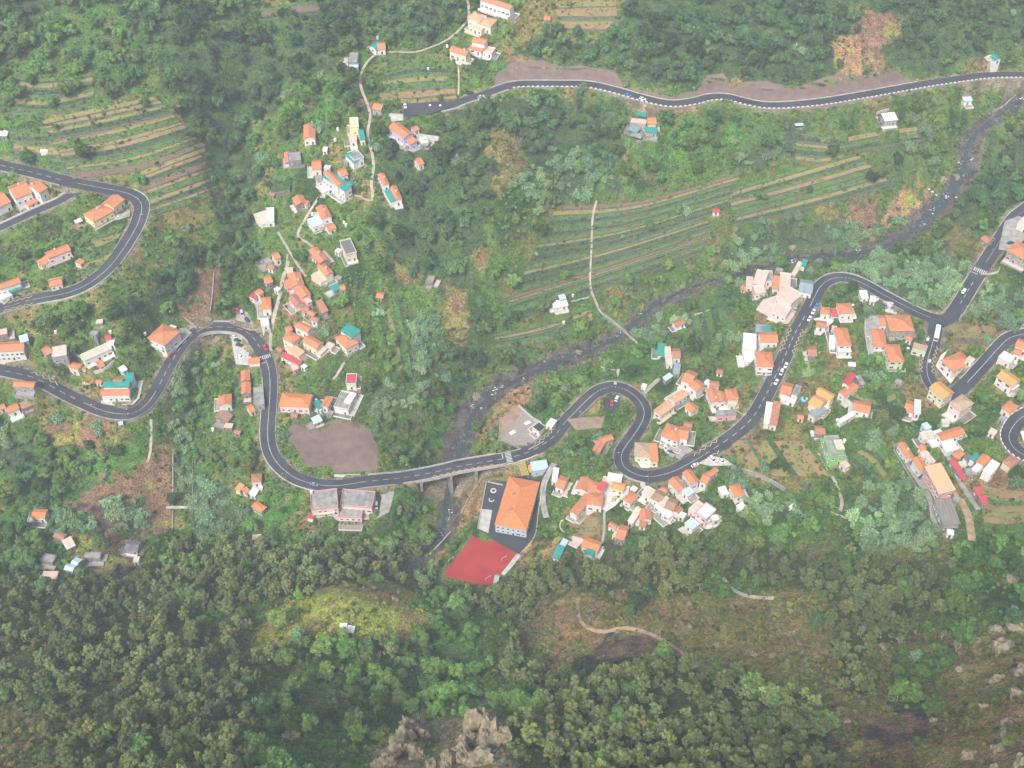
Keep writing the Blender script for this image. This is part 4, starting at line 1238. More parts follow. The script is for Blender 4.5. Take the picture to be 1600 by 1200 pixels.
small white porch roof below the grey roofed house|208,878 216,878 216,870|2.6|flat|c|W|
flat brown roofed shed at the bottom left|65,904 88,904 87,893|2.8|flat|p|S|
blue grey tin roof at the bottom left, upper half|110,884 118,887 123,873|3|gable|l|G|
blue grey tin roof at the bottom left, lower half|101,889 113,892 114,884|3|gable|l|G|
tumbledown stone ruin at the bottom left|62,876 82,880 84,868|2.2|flat|g|S|
small white shed on the grassy knoll, left half|532,985 540,985 541,976|2.6|shed|w|W|
small white shed on the grassy knoll, right half|544,987 550,988 551,980|2.6|shed|w|W|
white cube hut left of the upper footpath|505,236 510,236 510,230|2.6|flat|w|W|
white sheet roofed hut at the far left above the road|0,212 10,212 10,206|2.6|shed|w|S|
low white shed on the left hillside terraces|64,233 75,232 75,237|2|flat|w|W|
brown hut roof on the bank at the top|851,31 859,31 858,26|2.4|gable|O|S|
small orange roof tucked behind the crossing cluster|486,500 495,503 498,497|3|gable|d|W|
grey terrace roof between the crossing cluster and the teal canopy|507,541 517,545 521,537|2.6|flat|c|Q|
tiny white hut below the crossing cluster|470,573 476,576 479,571|2.4|flat|w|W|
red tiled shed on the left of the crossing cluster|432,546 438,550 442,545|2.6|gable|d|S|
small orange roof beside the lone tilted shed|481,490 489,494 492,488|2.6|gable|o|S|
white hut left of the pink cluster across the lane|428,452 434,455 437,450|2.6|flat|w|W|
dull orange roof below the white gabled cottage|418,418 426,421 428,414|3|gable|d|W|
grey yard hut right of the salmon terrace house|522,434 529,438 532,432|2.6|flat|g|S|
little orange roof under the brown tiled cottages|487,402 494,407 497,401|2.6|gable|o|W|
white hut beside the cream house standing on its own|523,392 529,395 532,390|2.4|flat|w|W|
orange shed left of the half built white house|420,304 427,306 429,300|2.4|shed|d|S|
orange roof just above the mid village path fork|470,316 478,320 481,314|3|gable|o|W|
grey shed on the yard of the lilac walled house|657,226 667,228 669,221|2.4|shed|g|S|
small grey roof left of the concrete terrace house|536,252 543,255 545,249|2.6|flat|g|S|
brown ruin in the field left of the cream pair|88,556 97,560 100,553|2.2|flat|g|S|
grey hut above the long half built terrace house|140,522 150,524 152,518|2.4|flat|g|S|
orange tiled wash house behind the white roadside building|150,598 157,600 159,594|2.4|gable|o|W|
pale ruin on the bank above the half built house|150,506 160,505 160,499|2|flat|c|S|
white annexe behind the large house by the left bridge|261,514 270,517 274,510|3|flat|w|W|
small orange roof left of the pale barn below the far left road|0,640 8,637 6,631|3|gable|o|W|
white hut right of the hipped roof by the main road|494,640 501,642 503,636|2.4|flat|w|W|
grey ruin below the white long flat building|510,646 518,649 521,643|2|flat|g|S|
brown roofed hut left of the netted slope|455,650 463,652 464,646|2.4|gable|b|S|
grey shed in the trees below the crossing road|350,668 362,669 363,662|2.4|flat|p|S|
orange shed left of the road in the garden plots|366,676 374,678 376,673|2.4|gable|d|S|
small white hut by the courtyard drive|985,764 992,768 995,762|2.6|flat|w|W|
orange roofed annexe behind the first brown roof|1032,767 1040,770 1044,764|3.4|gable|o|W|
white terrace right of the second brown roof|1060,806 1068,810 1072,803|2.8|flat|w|Q|
cream annexe left of the house at the forest edge|957,837 963,840 967,832|2.6|flat|c|W|
orange porch in front of the middle white house at the edge|999,822 1008,824 1009,817|2.6|shed|d|W|
white hut right of the tiny roof by the dry field|964,828 971,831 973,826|2.4|flat|w|W|
grey carport roof beside the grey car yard|1044,713 1052,716 1055,710|2.5|canopy|g|G|
white annexe of the twin roofed orange house|1100,598 1108,602 1111,596|3|flat|w|W|
orange hut among the gardens left of the straight road|1120,582 1128,584 1129,578|2.6|gable|d|W|
small white pump house by the hairpin tip|1002,604 1009,606 1011,601|2.2|flat|w|W|
cream annexe behind the pink balconied building|1140,632 1149,635 1151,629|3|flat|c|C|
low white terrace below the tall white house in the village|1310,550 1330,550 1330,545|2.6|flat|w|W|
pink annexe left of the tall white house in the village|1300,517 1306,518 1307,510|3|flat|p|P|
orange roofed hut above the pale green houses|1416,530 1424,532 1425,526|3|gable|o|W|
grey shed on the slope below the pale green houses|1398,598 1407,601 1409,595|2.4|flat|g|S|
white ruin in the scrub right of the tiny orange shed|1326,572 1337,573 1338,567|2|flat|w|S|
white annexe right of the large roof across from the green houses|1509,562 1518,567 1522,560|3|flat|c|W|
grey hut by the wall above the far right hairpin|1560,655 1568,659 1571,652|2.4|flat|g|S|
cream ruin right of the light blue roof|1473,662 1484,662 1485,655|2.2|flat|c|W|
pink hut on the bank left of the far right hairpin|1545,676 1553,680 1556,674|2.4|shed|p|W|
white hut between the teal and orange roofs near the hairpin|1519,733 1526,737 1530,731|2.6|flat|w|W|
orange annexe behind the lower lane houses|1436,700 1444,704 1448,697|3|gable|o|W|
grey ruin beside the striped roof building|1489,782 1496,785 1498,778|2.2|flat|g|S|
white hut at the foot of the grey timber roof|1480,834 1490,836 1491,829|2.6|flat|w|W|
grey awning at the top of the riverside cluster|1212,424 1222,426 1224,420|2.6|flat|g|S|
orange annexe at the left of the riverside cluster|1158,451 1164,453 1166,447|2.6|gable|o|W|
pinkish paved roof in the middle of the terraces under the upper road|985,192 1009,195 1010,188|2.2|flat|p|G|
slate pergola at the left of the terraces under the upper road|980,203 995,208 998,199|2.4|canopy|u|G|
grey pergola in front of the terraces under the upper road|984,212 1001,217 1003,210|2.0|canopy|g|G|
green netting roof at the top of the terraces under the upper road|995,181 1009,183 1010,174|2.2|canopy|t|G|
concrete farm shed on the slope above the riverside|665,440 676,442 678,432|2.6|flat|g|S|
orange hut among the vegetable rows|588,464 597,466 597,458|2.6|gable|o|S|
white tent roof half hidden in the canes|1156,797 1165,792 1163,785|2.6|shed|w|W|
tilted white panel roof at the edge of the wood|1234,792 1241,798 1245,793|2.4|shed|w|W|
""")

def side_info(L_, W_):
    # (origin x, y, length, outward normal angle in the local frame)
    return [((0, -W_ / 2), L_, -math.pi / 2), ((L_ / 2, 0), W_, 0.0), ((0, W_ / 2), L_, math.pi / 2), ((-L_ / 2, 0), W_, math.pi)]

def place_houses():
    for hs in HOUSES:
        (au, av), (bu, bv), (cu, cv) = hs['q']
        cx, cy = (au + cu) / 2, (av + cv) / 2
        h = hs['h'] = hs['h'] * (.88 if hs['h'] >= 4.5 else 1.0)
        g = hit(cx, cy, h)
        zp = float(g[2])
        A, B, C_ = at_z(au, av, zp + h), at_z(bu, bv, zp + h), at_z(cu, cv, zp + h)
        d = B[:2] - A[:2]; L_ = float(np.linalg.norm(d)); d = d / L_
        n = np.array([-d[1], d[0]])
        wv = float((C_[:2] - B[:2]) @ n)
        W_ = max(2.2, abs(wv)); L_ = max(2.4, L_)
        c = (A[:2] + B[:2]) / 2 + n * wv / 2
        hs.update(L=L_, W=W_, c=c, zp=zp, ang=math.atan2(d[1], d[0]))
    for hs in HOUSES:
        ca, sa = math.cos(hs['ang']), math.sin(hs['ang'])
        e = 0.2
        P = [hs['c'] + np.array((ca * x - sa * y, sa * x + ca * y)) for x, y in ((-hs['L'] / 2 - e, -hs['W'] / 2 - e), (hs['L'] / 2 + e, -hs['W'] / 2 - e), (hs['L'] / 2 + e, hs['W'] / 2 + e), (-hs['L'] / 2 - e, hs['W'] / 2 + e))]
        hs['P'] = P
        if 'nowin' in hs['opt'] and hs['h'] > 5: continue
        flatten_poly(P, hs['zp'], 2.2, 0.1)
    for k, hs in enumerate(HOUSES):
        block_poly(hs['P'], 0.12)
        hs['patio'] = None
        r_ = random.Random(k * 7 + 1)
        hs['patio'] = []
        if 'nowin' in hs['opt'] or 'school' in hs['opt'] or hs['roof'] == 'canopy' or hs['L'] < 4 or hs['W'] < 3 or r_.random() < .12: continue
        most = 2 if r_.random() < .6 else 1
        ca, sa = math.cos(hs['ang']), math.sin(hs['ang'])
        for (ox, oy), ln, na in sorted(side_info(hs['L'], hs['W']), key=lambda q: math.sin(q[2] + hs['ang']) + r_.uniform(0, .9)):
            dp = r_.uniform(1.8, 4.2); e0, e1 = r_.choice(((-.5, .5), (-.5, .75), (-.7, .5), (-.6, .6)))
            tx, ty = -math.sin(na), math.cos(na); nx, ny = math.cos(na), math.sin(na)
            Q = [(ox + tx * ln * e + nx * d, oy + ty * ln * e + ny * d) for e, d in ((e0, .05), (e1, .05), (e1, dp), (e0, dp))]
            W4 = [hs['c'] + np.array((ca * x - sa * y, sa * x + ca * y)) for x, y in Q]
            if max(float(bil(LOCK, GX, GY, np.array(p[0]), np.array(p[1]))) for p in W4) > .2: continue
            if any(pip(h2['P'], np.array([p[0]]), np.array([p[1]]))[0] for h2 in HOUSES if h2 is not hs for p in W4[2:]): continue
            hs['patio'].append(Q); flatten_poly(W4, hs['zp'], 1.5, .25); block_poly(W4, .04)
            if len(hs['patio']) >= most: break
place_houses()

def build_house(hs, k):
    rnd = random.Random(k * 13 + 5)
    L_, W_, h, roof, opt = hs['L'], hs['W'], hs['h'], hs['roof'], hs['opt']
    ca, sa = math.cos(hs['ang']), math.sin(hs['ang'])
    zmin = min(float(hgt(p[0], p[1])) for p in hs['P']) - hs['zp'] - 0.6
    zmin = max(zmin, -7)
    lab = hs['label']
    w0 = lab.lower()
    name, cat = 'house', 'house'
    for key, nm in (('school', 'school_building'), ('bus shelter', 'bus_shelter'), ('kiosk', 'roadside_kiosk'), ('carport', 'carport'), ('awning', 'awning'), ('canopy', 'canopy'), ('netting', 'netting_roof'), ('lean-to', 'lean_to'), ('ruin', 'ruin'), ('barn', 'barn'), ('shed', 'shed'), ('hut', 'hut'), ('shelter', 'shelter'), ('cottage', 'cottage'), ('villa', 'villa'), ('apartment', 'apartment_block'), ('tower', 'stair_tower'), ('terrace', 'terrace_house'), ('wing', 'house_wing'), ('building', 'building')):
        if key in w0: name = nm; cat = nm.replace('_', ' '); break
    cat = {'lean to': 'lean-to', 'house wing': 'house', 'terrace house': 'house', 'school building': 'school'}.get(cat, cat)
    root = empty(name, (hs['c'][0], hs['c'][1], hs['zp']), hs['ang'])
    tag(root, lab, cat, 'buildings of the valley village')
    RCM = ROOFC.get(hs['rc']) or M['brown_lot']; WM = WALLC[hs['wc']]
    ov = 0.4
    if roof == 'canopy':
        b = MB(); b.box(-L_ / 2, L_ / 2, -W_ / 2, W_ / 2, h, h + 0.12)
        if hs['rc'] == 'CH':
            ym, dk = mat('yellow_panel', (0.62, 0.45, 0.10), .7), mat('dark_panel', (0.06, 0.06, 0.065), .7)
            b.build('roof', dk, root)
            nx, ny = 10, 6
            pm = MB(); pm.box(-L_ / nx * .36, L_ / nx * .36, -W_ / ny * .34, W_ / ny * .34, 0, 0.05); pm = pm.mesh('yellow_panel', ym)
            for i in range(nx):
                for j in range(ny):
                    link_mesh('yellow_panel', pm, root, Matrix.Translation((-L_ / 2 + (i + .5) * L_ / nx, -W_ / 2 + (j + .5) * W_ / ny, h + 0.12)))
        else:
            b.build('roof', RCM, root)
        pb = MB(); pb.box(-.08, .08, -.08, .08, min(zmin, -0.3), h); pm = pb.mesh('post', M['metal'])
        for sx in (-1, 1):
            for sy in (-1, 1):
                link_mesh('post', pm, root, Matrix.Translation((sx * (L_ / 2 - .15), sy * (W_ / 2 - .15), 0)))
        return root
    # walls
    b = MB()
    z0 = zmin
    if 'pil' in opt: z0 = 2.8
    rise = 0.2 * W_ if roof in ('gable', 'hip') else (0.16 * W_ if roof == 'shed' else 0)
    x, y = L_ / 2, W_ / 2
    if roof == 'gable':
        s0 = [(-x, -y, z0), (-x, y, z0), (-x, y, h), (-x, 0, h + rise), (-x, -y, h)]
        s1 = [(x, q[1], q[2]) for q in s0]
        b.prism(s0, s1)
    elif roof == 'shed':
        s0 = [(-x, -y, z0), (-x, y, z0), (-x, y, h + rise), (-x, -y, h)]
        if math.cos(hs['ang']) < 0: s0 = [(-x, -y, z0), (-x, y, z0), (-x, y, h), (-x, -y, h + rise)]
        b.prism(s0, [(x, q[1], q[2]) for q in s0])
    else:
        b.box(-x, x, -y, y, z0, h)
    b.build('wall', WM, root)
    if 'pil' in opt:
        pb = MB(); pb.box(-.25, .25, -.25, .25, min(zmin, -2), 2.8); pm = pb.mesh('pillar', WALLC['G'])
        for i in range(4):
            for j in range(3):
                link_mesh('pillar', pm, root, Matrix.Translation((-x + .5 + i * (L_ - 1) / 3, -y + .5 + j * (W_ - 1) / 2, 0)))
    for pi_, P4 in enumerate(hs['patio']):
        Q = P4; dz_ = -.012 * pi_
        if sum(Q[i][0] * Q[(i + 1) % 4][1] - Q[(i + 1) % 4][0] * Q[i][1] for i in range(4)) < 0: Q = Q[::-1]
        pb = MB(); pb.prism([(q[0], q[1], min(zmin, -1.2)) for q in Q], [(q[0], q[1], .03 + dz_) for q in Q])
        po = pb.build('patio', [M['concrete_light'], M['concrete'], M['white_paving'], M['pavers'], M['concrete_dark'], M['pink_paving']][(k + 2 * pi_) % 6], root)
        pw = MB()
        for a_, b_ in ((P4[1], P4[2]), (P4[2], P4[3]), (P4[3], P4[0]))[:3 if k % 2 else 2]:
            v_ = Vector((b_[0] - a_[0], b_[1] - a_[1], 0)); l_ = v_.length; v_ /= l_; n_ = Vector((-v_.y, v_.x, 0)) * .1; A_ = Vector((a_[0], a_[1], .03)); B_ = Vector((b_[0], b_[1], .03))
            pw.prism([A_ - n_, B_ - n_, B_ + n_, A_ + n_], [q + Vector((0, 0, .75)) for q in (A_ - n_, B_ - n_, B_ + n_, A_ + n_)])
        pw.build('patio_wall', WM, root)
    # roof
    r = MB(); t = 0.16
    if roof == 'gable':
        k_ = rise / y
        for s_ in (-1, 1):
            lo, hi = (s_ * (y + ov), h - ov * k_), (0, h + rise)
            base = [(-x - ov, lo[0], lo[1] + .01), (x + ov, lo[0], lo[1] + .01), (x + ov, 0, hi[1] + .01), (-x - ov, 0, hi[1] + .01)]
            if s_ > 0: base = base[::-1]
            r.prism(base, [(q[0], q[1], q[2] + t) for q in base])
        ro = r.build('roof', RCM, root)
        rb = MB(); rb.tube((-x - ov, 0, h + rise + t * .8), (x + ov, 0, h + rise + t * .8), .16, .16, 6); rb.build('ridge', RCM, ro)
    elif roof == 'hip':
        hx = max(0.0, x - y)
        e = [(-x - ov, -y - ov, h), (x + ov, -y - ov, h), (x + ov, y + ov, h), (-x - ov, y + ov, h)]
        e2 = [(q[0], q[1], h + .15) for q in e]
        zr = h + .15 + rise * (1.0 if x > y else x / y)
        hy = max(0.0, y - x)
        r0, r1 = ((-hx, 0, zr), (hx, 0, zr)) if x >= y else ((0, -hy, zr), (0, hy, zr))
        r.poly(e[::-1])
        for i in range(4):
            j = (i + 1) % 4
            r.poly([e[i], e[j], e2[j], e2[i]])
        if x >= y:
            r.poly([e2[0], e2[1], r1, r0]); r.poly([e2[2], e2[3], r0, r1]); r.poly([e2[1], e2[2], r1]); r.poly([e2[3], e2[0], r0])
        else:
            r.poly([e2[1], e2[2], r1, r0]); r.poly([e2[3], e2[0], r0, r1]); r.poly([e2[0], e2[1], r0]); r.poly([e2[2], e2[3], r1])
        ro = r.build('roof', RCM, root)
        rb = MB()
        for q, w_ in ((e2[0], r0), (e2[3], r0 if x >= y else r1), (e2[1], r1 if x >= y else r0), (e2[2], r1), (r0, r1)):
            if (Vector(q) - Vector(w_)).length > .1: rb.tube((q[0], q[1], q[2] + .03), (w_[0], w_[1], w_[2] + .03), .13, .13, 5)
        rb.build('ridge', RCM, ro)
    elif roof == 'shed':
        sg = -1 if math.cos(hs['ang']) < 0 else 1
        k_ = rise / (2 * y)
        za, zb = h - ov * k_ + .01, h + rise + ov * k_ + .01
        ya, yb = sg * (-y - ov), sg * (y + ov)
        base = [(-x - ov, ya, za), (x + ov, ya, za), (x + ov, yb, zb), (-x - ov, yb, zb)]
        if sg < 0: base = base[::-1]
        r.prism(base, [(q[0], q[1], q[2] + t) for q in base])
        ro = r.build('roof', RCM, root)
    else:
        r.box(-x - .15, x + .15, -y - .15, y + .15, h + .003, h + .2)
        ro = r.build('roof', RCM, root)
        if W_ > 4 and L_ > 4:
            pw = MB(); ph = .85 if 'par' in opt else .35
            for q in ((-x - .15, x + .15, -y - .15, -y + .05), (-x - .15, x + .15, y - .05, y + .15), (-x - .15, -x + .05, -y + .05, y - .05), (x - .05, x + .15, -y + .05, y - .05)):
                pw.box(*q, h + .2, h + .2 + ph)
            pw.build('parapet', WALLC['P'] if 'parp' in opt else WM, root)
    if 'nowin' in opt: return root
    # windows and doors on the sides one can see
    if 'c' == opt or (roof in ('gable', 'hip') and rnd.random() < 0.25 and L_ > 8):
        link_mesh('chimney', CHIM, ro, Matrix.Translation((rnd.uniform(-.3, .3) * L_, W_ * .12, h + rise * .8)))
    storeys = max(1, int((h + 0.4) / 2.9))
    door_done = False
    wk = 'n'
    for (ox, oy), ln, na in side_info(L_, W_):
        gn = na + hs['ang']
        if math.sin(gn) > 0.35: continue            # back wall, turned away
        n = max(1, int(ln / (2.9 if 'big' not in opt and 'school' not in opt else 2.4)))
        if ln < 2.4: continue
        for st in range(storeys):
            zc = 1.5 + st * 2.85
            if 'pil' in opt and st == 0: continue
            if zc + 0.8 > h: continue
            for i in range(n):
                f = (i + .5) / n - .5
                px_, py_ = ox + (-math.sin(na)) * f * ln, oy + math.cos(na) * f * ln
                mt = Matrix.Translation((px_, py_, zc)) @ Matrix.Rotation(na - math.pi / 2, 4, 'Z')
                if st == 0 and not door_done and math.sin(gn) < -.4 and i == n // 2:
                    link_mesh('door', DOORS[k % 3], root, Matrix.Translation((px_, py_, 0.05)) @ Matrix.Rotation(na - math.pi / 2, 4, 'Z')); door_done = True; continue
                if rnd.random() < .22 and 'school' not in opt: continue
                link_mesh('window', WINM['w' if rnd.random() < .25 or 'school' in opt and False else ('s' if h < 3.2 else 'n')], root, mt)
        if st >= 1 and math.sin(gn) < -.6 and 'school' not in opt and rnd.random() < .5 and ln > 6:
            bb = MB(); a0 = 0.0
            bb.box(-ln * .35, ln * .35, 0.0, 1.1, 2.75, 2.9); bb.box(-ln * .35, ln * .35, 1.02, 1.1, 2.9, 3.75); bb.box(-ln * .35, -ln * .35 + .08, 0, 1.02, 2.9, 3.75); bb.box(ln * .35 - .08, ln * .35, 0, 1.02, 2.9, 3.75)
            bo = bb.build('balcony', WM, root); bo.matrix_local = Matrix.Translation((ox, oy, 0)) @ Matrix.Rotation(na - math.pi / 2, 4, 'Z')
    return root

# ------------------------------------------------------------------ ground sheet
GC = {'mix': (.085, .155, .036), 'dark': (.05, .09, .036), 'mid': (.07, .13, .036), 'cane': (.06, .095, .05), 'dry': (.17, .16, .055), 'green': (.07, .13, .035),
      'soil': (.205, .13, .085), 'grass': (.22, .26, .055), 'euc': (.085, .10, .036), 'heath': (.19, .18, .065), 'burnt': (.06, .052, .052), 'ochre': (.29, .185, .10), 'garden': (.06, .17, .033), 'pale': (.20, .18, .12)}
GCA = np.array([GC[n] for n in ZN])
zi, _, _ = zone_at(MX, MY, H, 15.0)
G1 = GCA[zi]
alt = {'mix': 'green', 'dark': 'mid', 'mid': 'garden', 'cane': 'garden', 'dry': 'green', 'green': 'dry', 'soil': 'grass', 'grass': 'ochre', 'euc': 'dark', 'heath': 'soil', 'burnt': 'soil', 'ochre': 'grass', 'garden': 'mix', 'pale': 'heath'}
G2 = np.array([GC[alt[n]] for n in ZN])[zi]
_t = np.clip((vnoise(MX, MY, 11, 41) + .7 * vnoise(MX, MY, 4, 42) - 0.15) * 1.6, 0, 0.85)[..., None]
GCOL = G1 * (1 - _t) + G2 * _t
_m = (zi == Z['mix']) | (zi == Z['garden'])
_q = vnoise(MX, MY, 17, 47) + .5 * vnoise(MX, MY, 6, 48)
for _cc, _lo in (((.20, .17, .07), .42), ((.025, .055, .02), -.42), ((.23, .14, .08), .75)):
    _w = np.clip((_q - _lo) * 4, 0, .8) if _lo > 0 else np.clip((_lo - _q) * 4, 0, .8)
    GCOL = np.where(_m[..., None], GCOL * (1 - _w[..., None]) + np.array(_cc) * _w[..., None], GCOL)
_t = (np.clip((vnoise(MX, MY, 6, 43) + .5 * vnoise(MX, MY, 2.5, 44) - 0.5) * 2, 0, .7))[..., None]
GCOL = GCOL * (1 - _t) + np.array([.20, .13, .08]) * _t * np.where(np.isin(zi, [Z['dark'], Z['cane'], Z['euc']])[..., None], .1, .6) + GCOL * _t * np.where(np.isin(zi, [Z['dark'], Z['cane'], Z['euc']])[..., None], .9, .4)
GCOL = np.where(RIVER[..., None], np.array([.082, .078, .08]) * (1 + .45 * vnoise(MX, MY, 3, 45)[..., None]), GCOL)
_b = ((RIVM + _rn) < 3.0) & ~RIVER
GCOL = np.where(_b[..., None], GCOL * .4 + np.array([.15, .12, .10]) * .6, GCOL)
# strips beside the roads are gravel and dust
_rd = np.zeros(H.shape, bool)
for L in RD.values():
    for x, y, z in L.P:
        r = L.w / 2 + 2.0
        i0, i1 = max(0, int((x - r - GX[0]) / GS)), min(NX, int((x + r - GX[0]) / GS) + 2)
        j0, j1 = max(0, int((y - r - GY[0]) / GS)), min(NY, int((y + r - GY[0]) / GS) + 2)
        if i1 > i0 and j1 > j0: _rd[j0:j1, i0:i1] |= (MX[j0:j1, i0:i1] - x) ** 2 + (MY[j0:j1, i0:i1] - y) ** 2 < r * r
GCOL = np.where(_rd[..., None], np.array([.19, .17, .13]) * (1 + .3 * vnoise(MX, MY, 4, 46)[..., None]), GCOL)
_hp = np.zeros(H.shape, bool)
_keep = NOVEG.copy(); NOVEG[:] = False
for hs in HOUSES: block_poly(hs['P'], 0.06)
_hp = NOVEG.copy(); NOVEG[:] = _keep
GCOL = np.where(_hp[..., None], GCOL * .35 + np.array([.27, .25, .225]) * .65, GCOL)

def ground_material():
    m = bpy.data.materials.new('ground_cover'); m.use_nodes = True
    t = m.node_tree; b = t.nodes['Principled BSDF']; b.inputs['Roughness'].default_value = 1.0; b.inputs['Specular IOR Level'].default_value = .1
    at = t.nodes.new('ShaderNodeAttribute'); at.attribute_name = 'gcol'
    tc = t.nodes.new('ShaderNodeTexCoord')
    mul = None; src = at.outputs['Color']
    for sc, lo, hi, p0, p1 in ((1.1, .5, 1.45, .35, .66), (0.25, .7, 1.3, .35, .65), (3.5, .7, 1.25, .4, .6)):
        n = t.nodes.new('ShaderNodeTexNoise'); n.inputs['Scale'].default_value = sc; n.inputs['Detail'].default_value = 4
        cr = t.nodes.new('ShaderNodeValToRGB'); cr.color_ramp.elements[0].position = p0; cr.color_ramp.elements[1].position = p1
        cr.color_ramp.elements[0].color = (lo, lo, lo, 1); cr.color_ramp.elements[1].color = (hi, hi * .97, hi * .9, 1)
        mx = t.nodes.new('ShaderNodeMix'); mx.data_type = 'RGBA'; mx.blend_type = 'MULTIPLY'; mx.inputs[0].default_value = 1
        mx.clamp_result = False
        t.links.new(tc.outputs['Object'], n.inputs['Vector']); t.links.new(n.outputs['Fac'], cr.inputs[0])
        t.links.new(src, mx.inputs[6]); t.links.new(cr.outputs[0], mx.inputs[7]); src = mx.outputs[2]
    t.links.new(src, b.inputs['Base Color'])
    n = t.nodes.new('ShaderNodeTexNoise'); n.inputs['Scale'].default_value = 1.0; n.inputs['Detail'].default_value = 6
    bm = t.nodes.new('ShaderNodeBump'); bm.inputs['Distance'].default_value = .6; bm.inputs['Strength'].default_value = .8
    t.links.new(tc.outputs['Object'], n.inputs['Vector']); t.links.new(n.outputs['Fac'], bm.inputs['Height']); t.links.new(bm.outputs[0], b.inputs['Normal'])
    return m

def build_ground():
    vs = np.stack([MX.ravel(), MY.ravel(), H.ravel()], 1)
    me = bpy.data.meshes.new('ground')
    me.vertices.add(len(vs)); me.vertices.foreach_set('co', vs.ravel())
    a = (np.arange(NY - 1)[:, None] * NX + np.arange(NX - 1)[None]).ravel()
    q = np.stack([a, a + 1, a + 1 + NX, a + NX], 1)
    me.loops.add(q.size); me.loops.foreach_set('vertex_index', q.ravel())
    me.polygons.add(len(q)); me.polygons.foreach_set('loop_start', np.arange(len(q)) * 4); me.polygons.foreach_set('loop_total', np.full(len(q), 4))
    me.polygons.foreach_set('use_smooth', np.ones(len(q), bool))
    me.update()
    c = me.attributes.new('gcol', 'FLOAT_COLOR', 'POINT')
    c.data.foreach_set('color', np.c_[GCOL.reshape(-1, 3), np.ones(len(vs))].ravel())
    me.materials.append(ground_material())
    o = bpy.data.objects.new('ground', me); COL.objects.link(o); tag(o, kind='structure')
build_ground()

# ------------------------------------------------------------------ plants
def leaf_mat(name):
    m = bpy.data.materials.new(name); m.use_nodes = True
    t = m.node_tree; b = t.nodes['Principled BSDF']; b.inputs['Roughness'].default_value = .75; b.inputs['Specular IOR Level'].default_value = .2
    a = t.nodes.new('ShaderNodeAttribute'); a.attribute_type = 'INSTANCER'; a.attribute_name = 'tint'
    l = t.nodes.new('ShaderNodeAttribute'); l.attribute_name = 'leaf'
    mx = t.nodes.new('ShaderNodeMix'); mx.data_type = 'RGBA'; mx.blend_type = 'MULTIPLY'; mx.inputs[0].default_value = 1
    mx.clamp_result = False
    t.links.new(a.outputs['Color'], mx.inputs[6]); t.links.new(l.outputs['Color'], mx.inputs[7])
    t.links.new(mx.outputs[2], b.inputs['Base Color'])
    tr = t.nodes.new('ShaderNodeBsdfTranslucent'); ms = t.nodes.new('ShaderNodeMixShader'); ms.inputs[0].default_value = .33
    t.links.new(mx.outputs[2], tr.inputs[0]); t.links.new(b.outputs[0], ms.inputs[1]); t.links.new(tr.outputs[0], ms.inputs[2])
    t.links.new(ms.outputs[0], t.nodes['Material Output'].inputs[0])
    return m
LEAF = leaf_mat('foliage')

def leaves_mesh(name, P, Nn, size, col, aspect=1.5):
    """one small bent quad per leaf spray at P, facing Nn"""
    n = len(P)
    r = rng.normal(size=(n, 3)); Nn = Nn + r * .45; Nn /= np.linalg.norm(Nn, axis=1)[:, None]
    t = np.cross(Nn, rng.normal(size=(n, 3))); t /= np.linalg.norm(t, axis=1)[:, None] + 1e-9
    bt = np.cross(Nn, t)
    s = (size * (0.6 + .8 * rng.random(n)))[:, None]
    V = np.stack([P - t * s * aspect * .5, P + bt * s * .45 + Nn * s * .12, P + t * s * aspect * .5, P - bt * s * .45 + Nn * s * .12], 1).reshape(-1, 3)
    F = np.arange(4 * n).reshape(-1, 4)
    me = bpy.data.meshes.new(name)
    me.vertices.add(4 * n); me.vertices.foreach_set('co', V.ravel())
    me.loops.add(4 * n); me.loops.foreach_set('vertex_index', F.ravel())
    me.polygons.add(n); me.polygons.foreach_set('loop_start', np.arange(n) * 4); me.polygons.foreach_set('loop_total', np.full(n, 4))
    me.update()
    a = me.attributes.new('leaf', 'FLOAT_COLOR', 'FACE')
    a.data.foreach_set('color', np.c_[col, np.ones(n)].ravel())
    me.materials.append(LEAF)
    return me

def crown(name, rad, z0, z1, lobes, n, size, shape=1.0, spread=.62, warm=.15, lob=1.0):
    """leaf sprays on the surfaces of many overlapping uneven clumps"""
    P, N_, C_ = [], [], []
    hz = (z1 - z0) / 2; zc = (z0 + z1) / 2
    for k in range(lobes):
        d = rng.normal(size=3); d /= np.linalg.norm(d); rr = rng.random() ** .5 * spread
        c = np.array([d[0] * rad * rr, d[1] * rad * rr, zc + d[2] * hz * rr])
        if shape != 1: c[:2] *= 1 - (shape - 1) * max(0, (c[2] - zc) / hz)
        lr = rad * rng.uniform(.28, .5) * lob
        m_ = int(n / lobes)
        q = rng.normal(size=(m_, 3)); q /= np.linalg.norm(q, axis=1)[:, None]
        q[:, 2] = np.where(q[:, 2] < -.35, -q[:, 2], q[:, 2])
        rad_ = lr * rng.uniform(.7, 1.12, (m_, 1))
        p = c + q * rad_ * np.array([1, 1, .8])
        g = rng.uniform(.82, 1.22) * rng.uniform(.75, 1.3, m_)
        w_ = 1 + warm * (rng.random(m_) - .4)
        P.append(p); N_.append(q * np.array([1, 1, 1]) + np.array([0, 0, .5])); C_.append(np.c_[g * w_, g, g * (2 - w_) * .95])
    return leaves_mesh(name, np.concatenate(P), np.concatenate(N_), size, np.concatenate(C_))

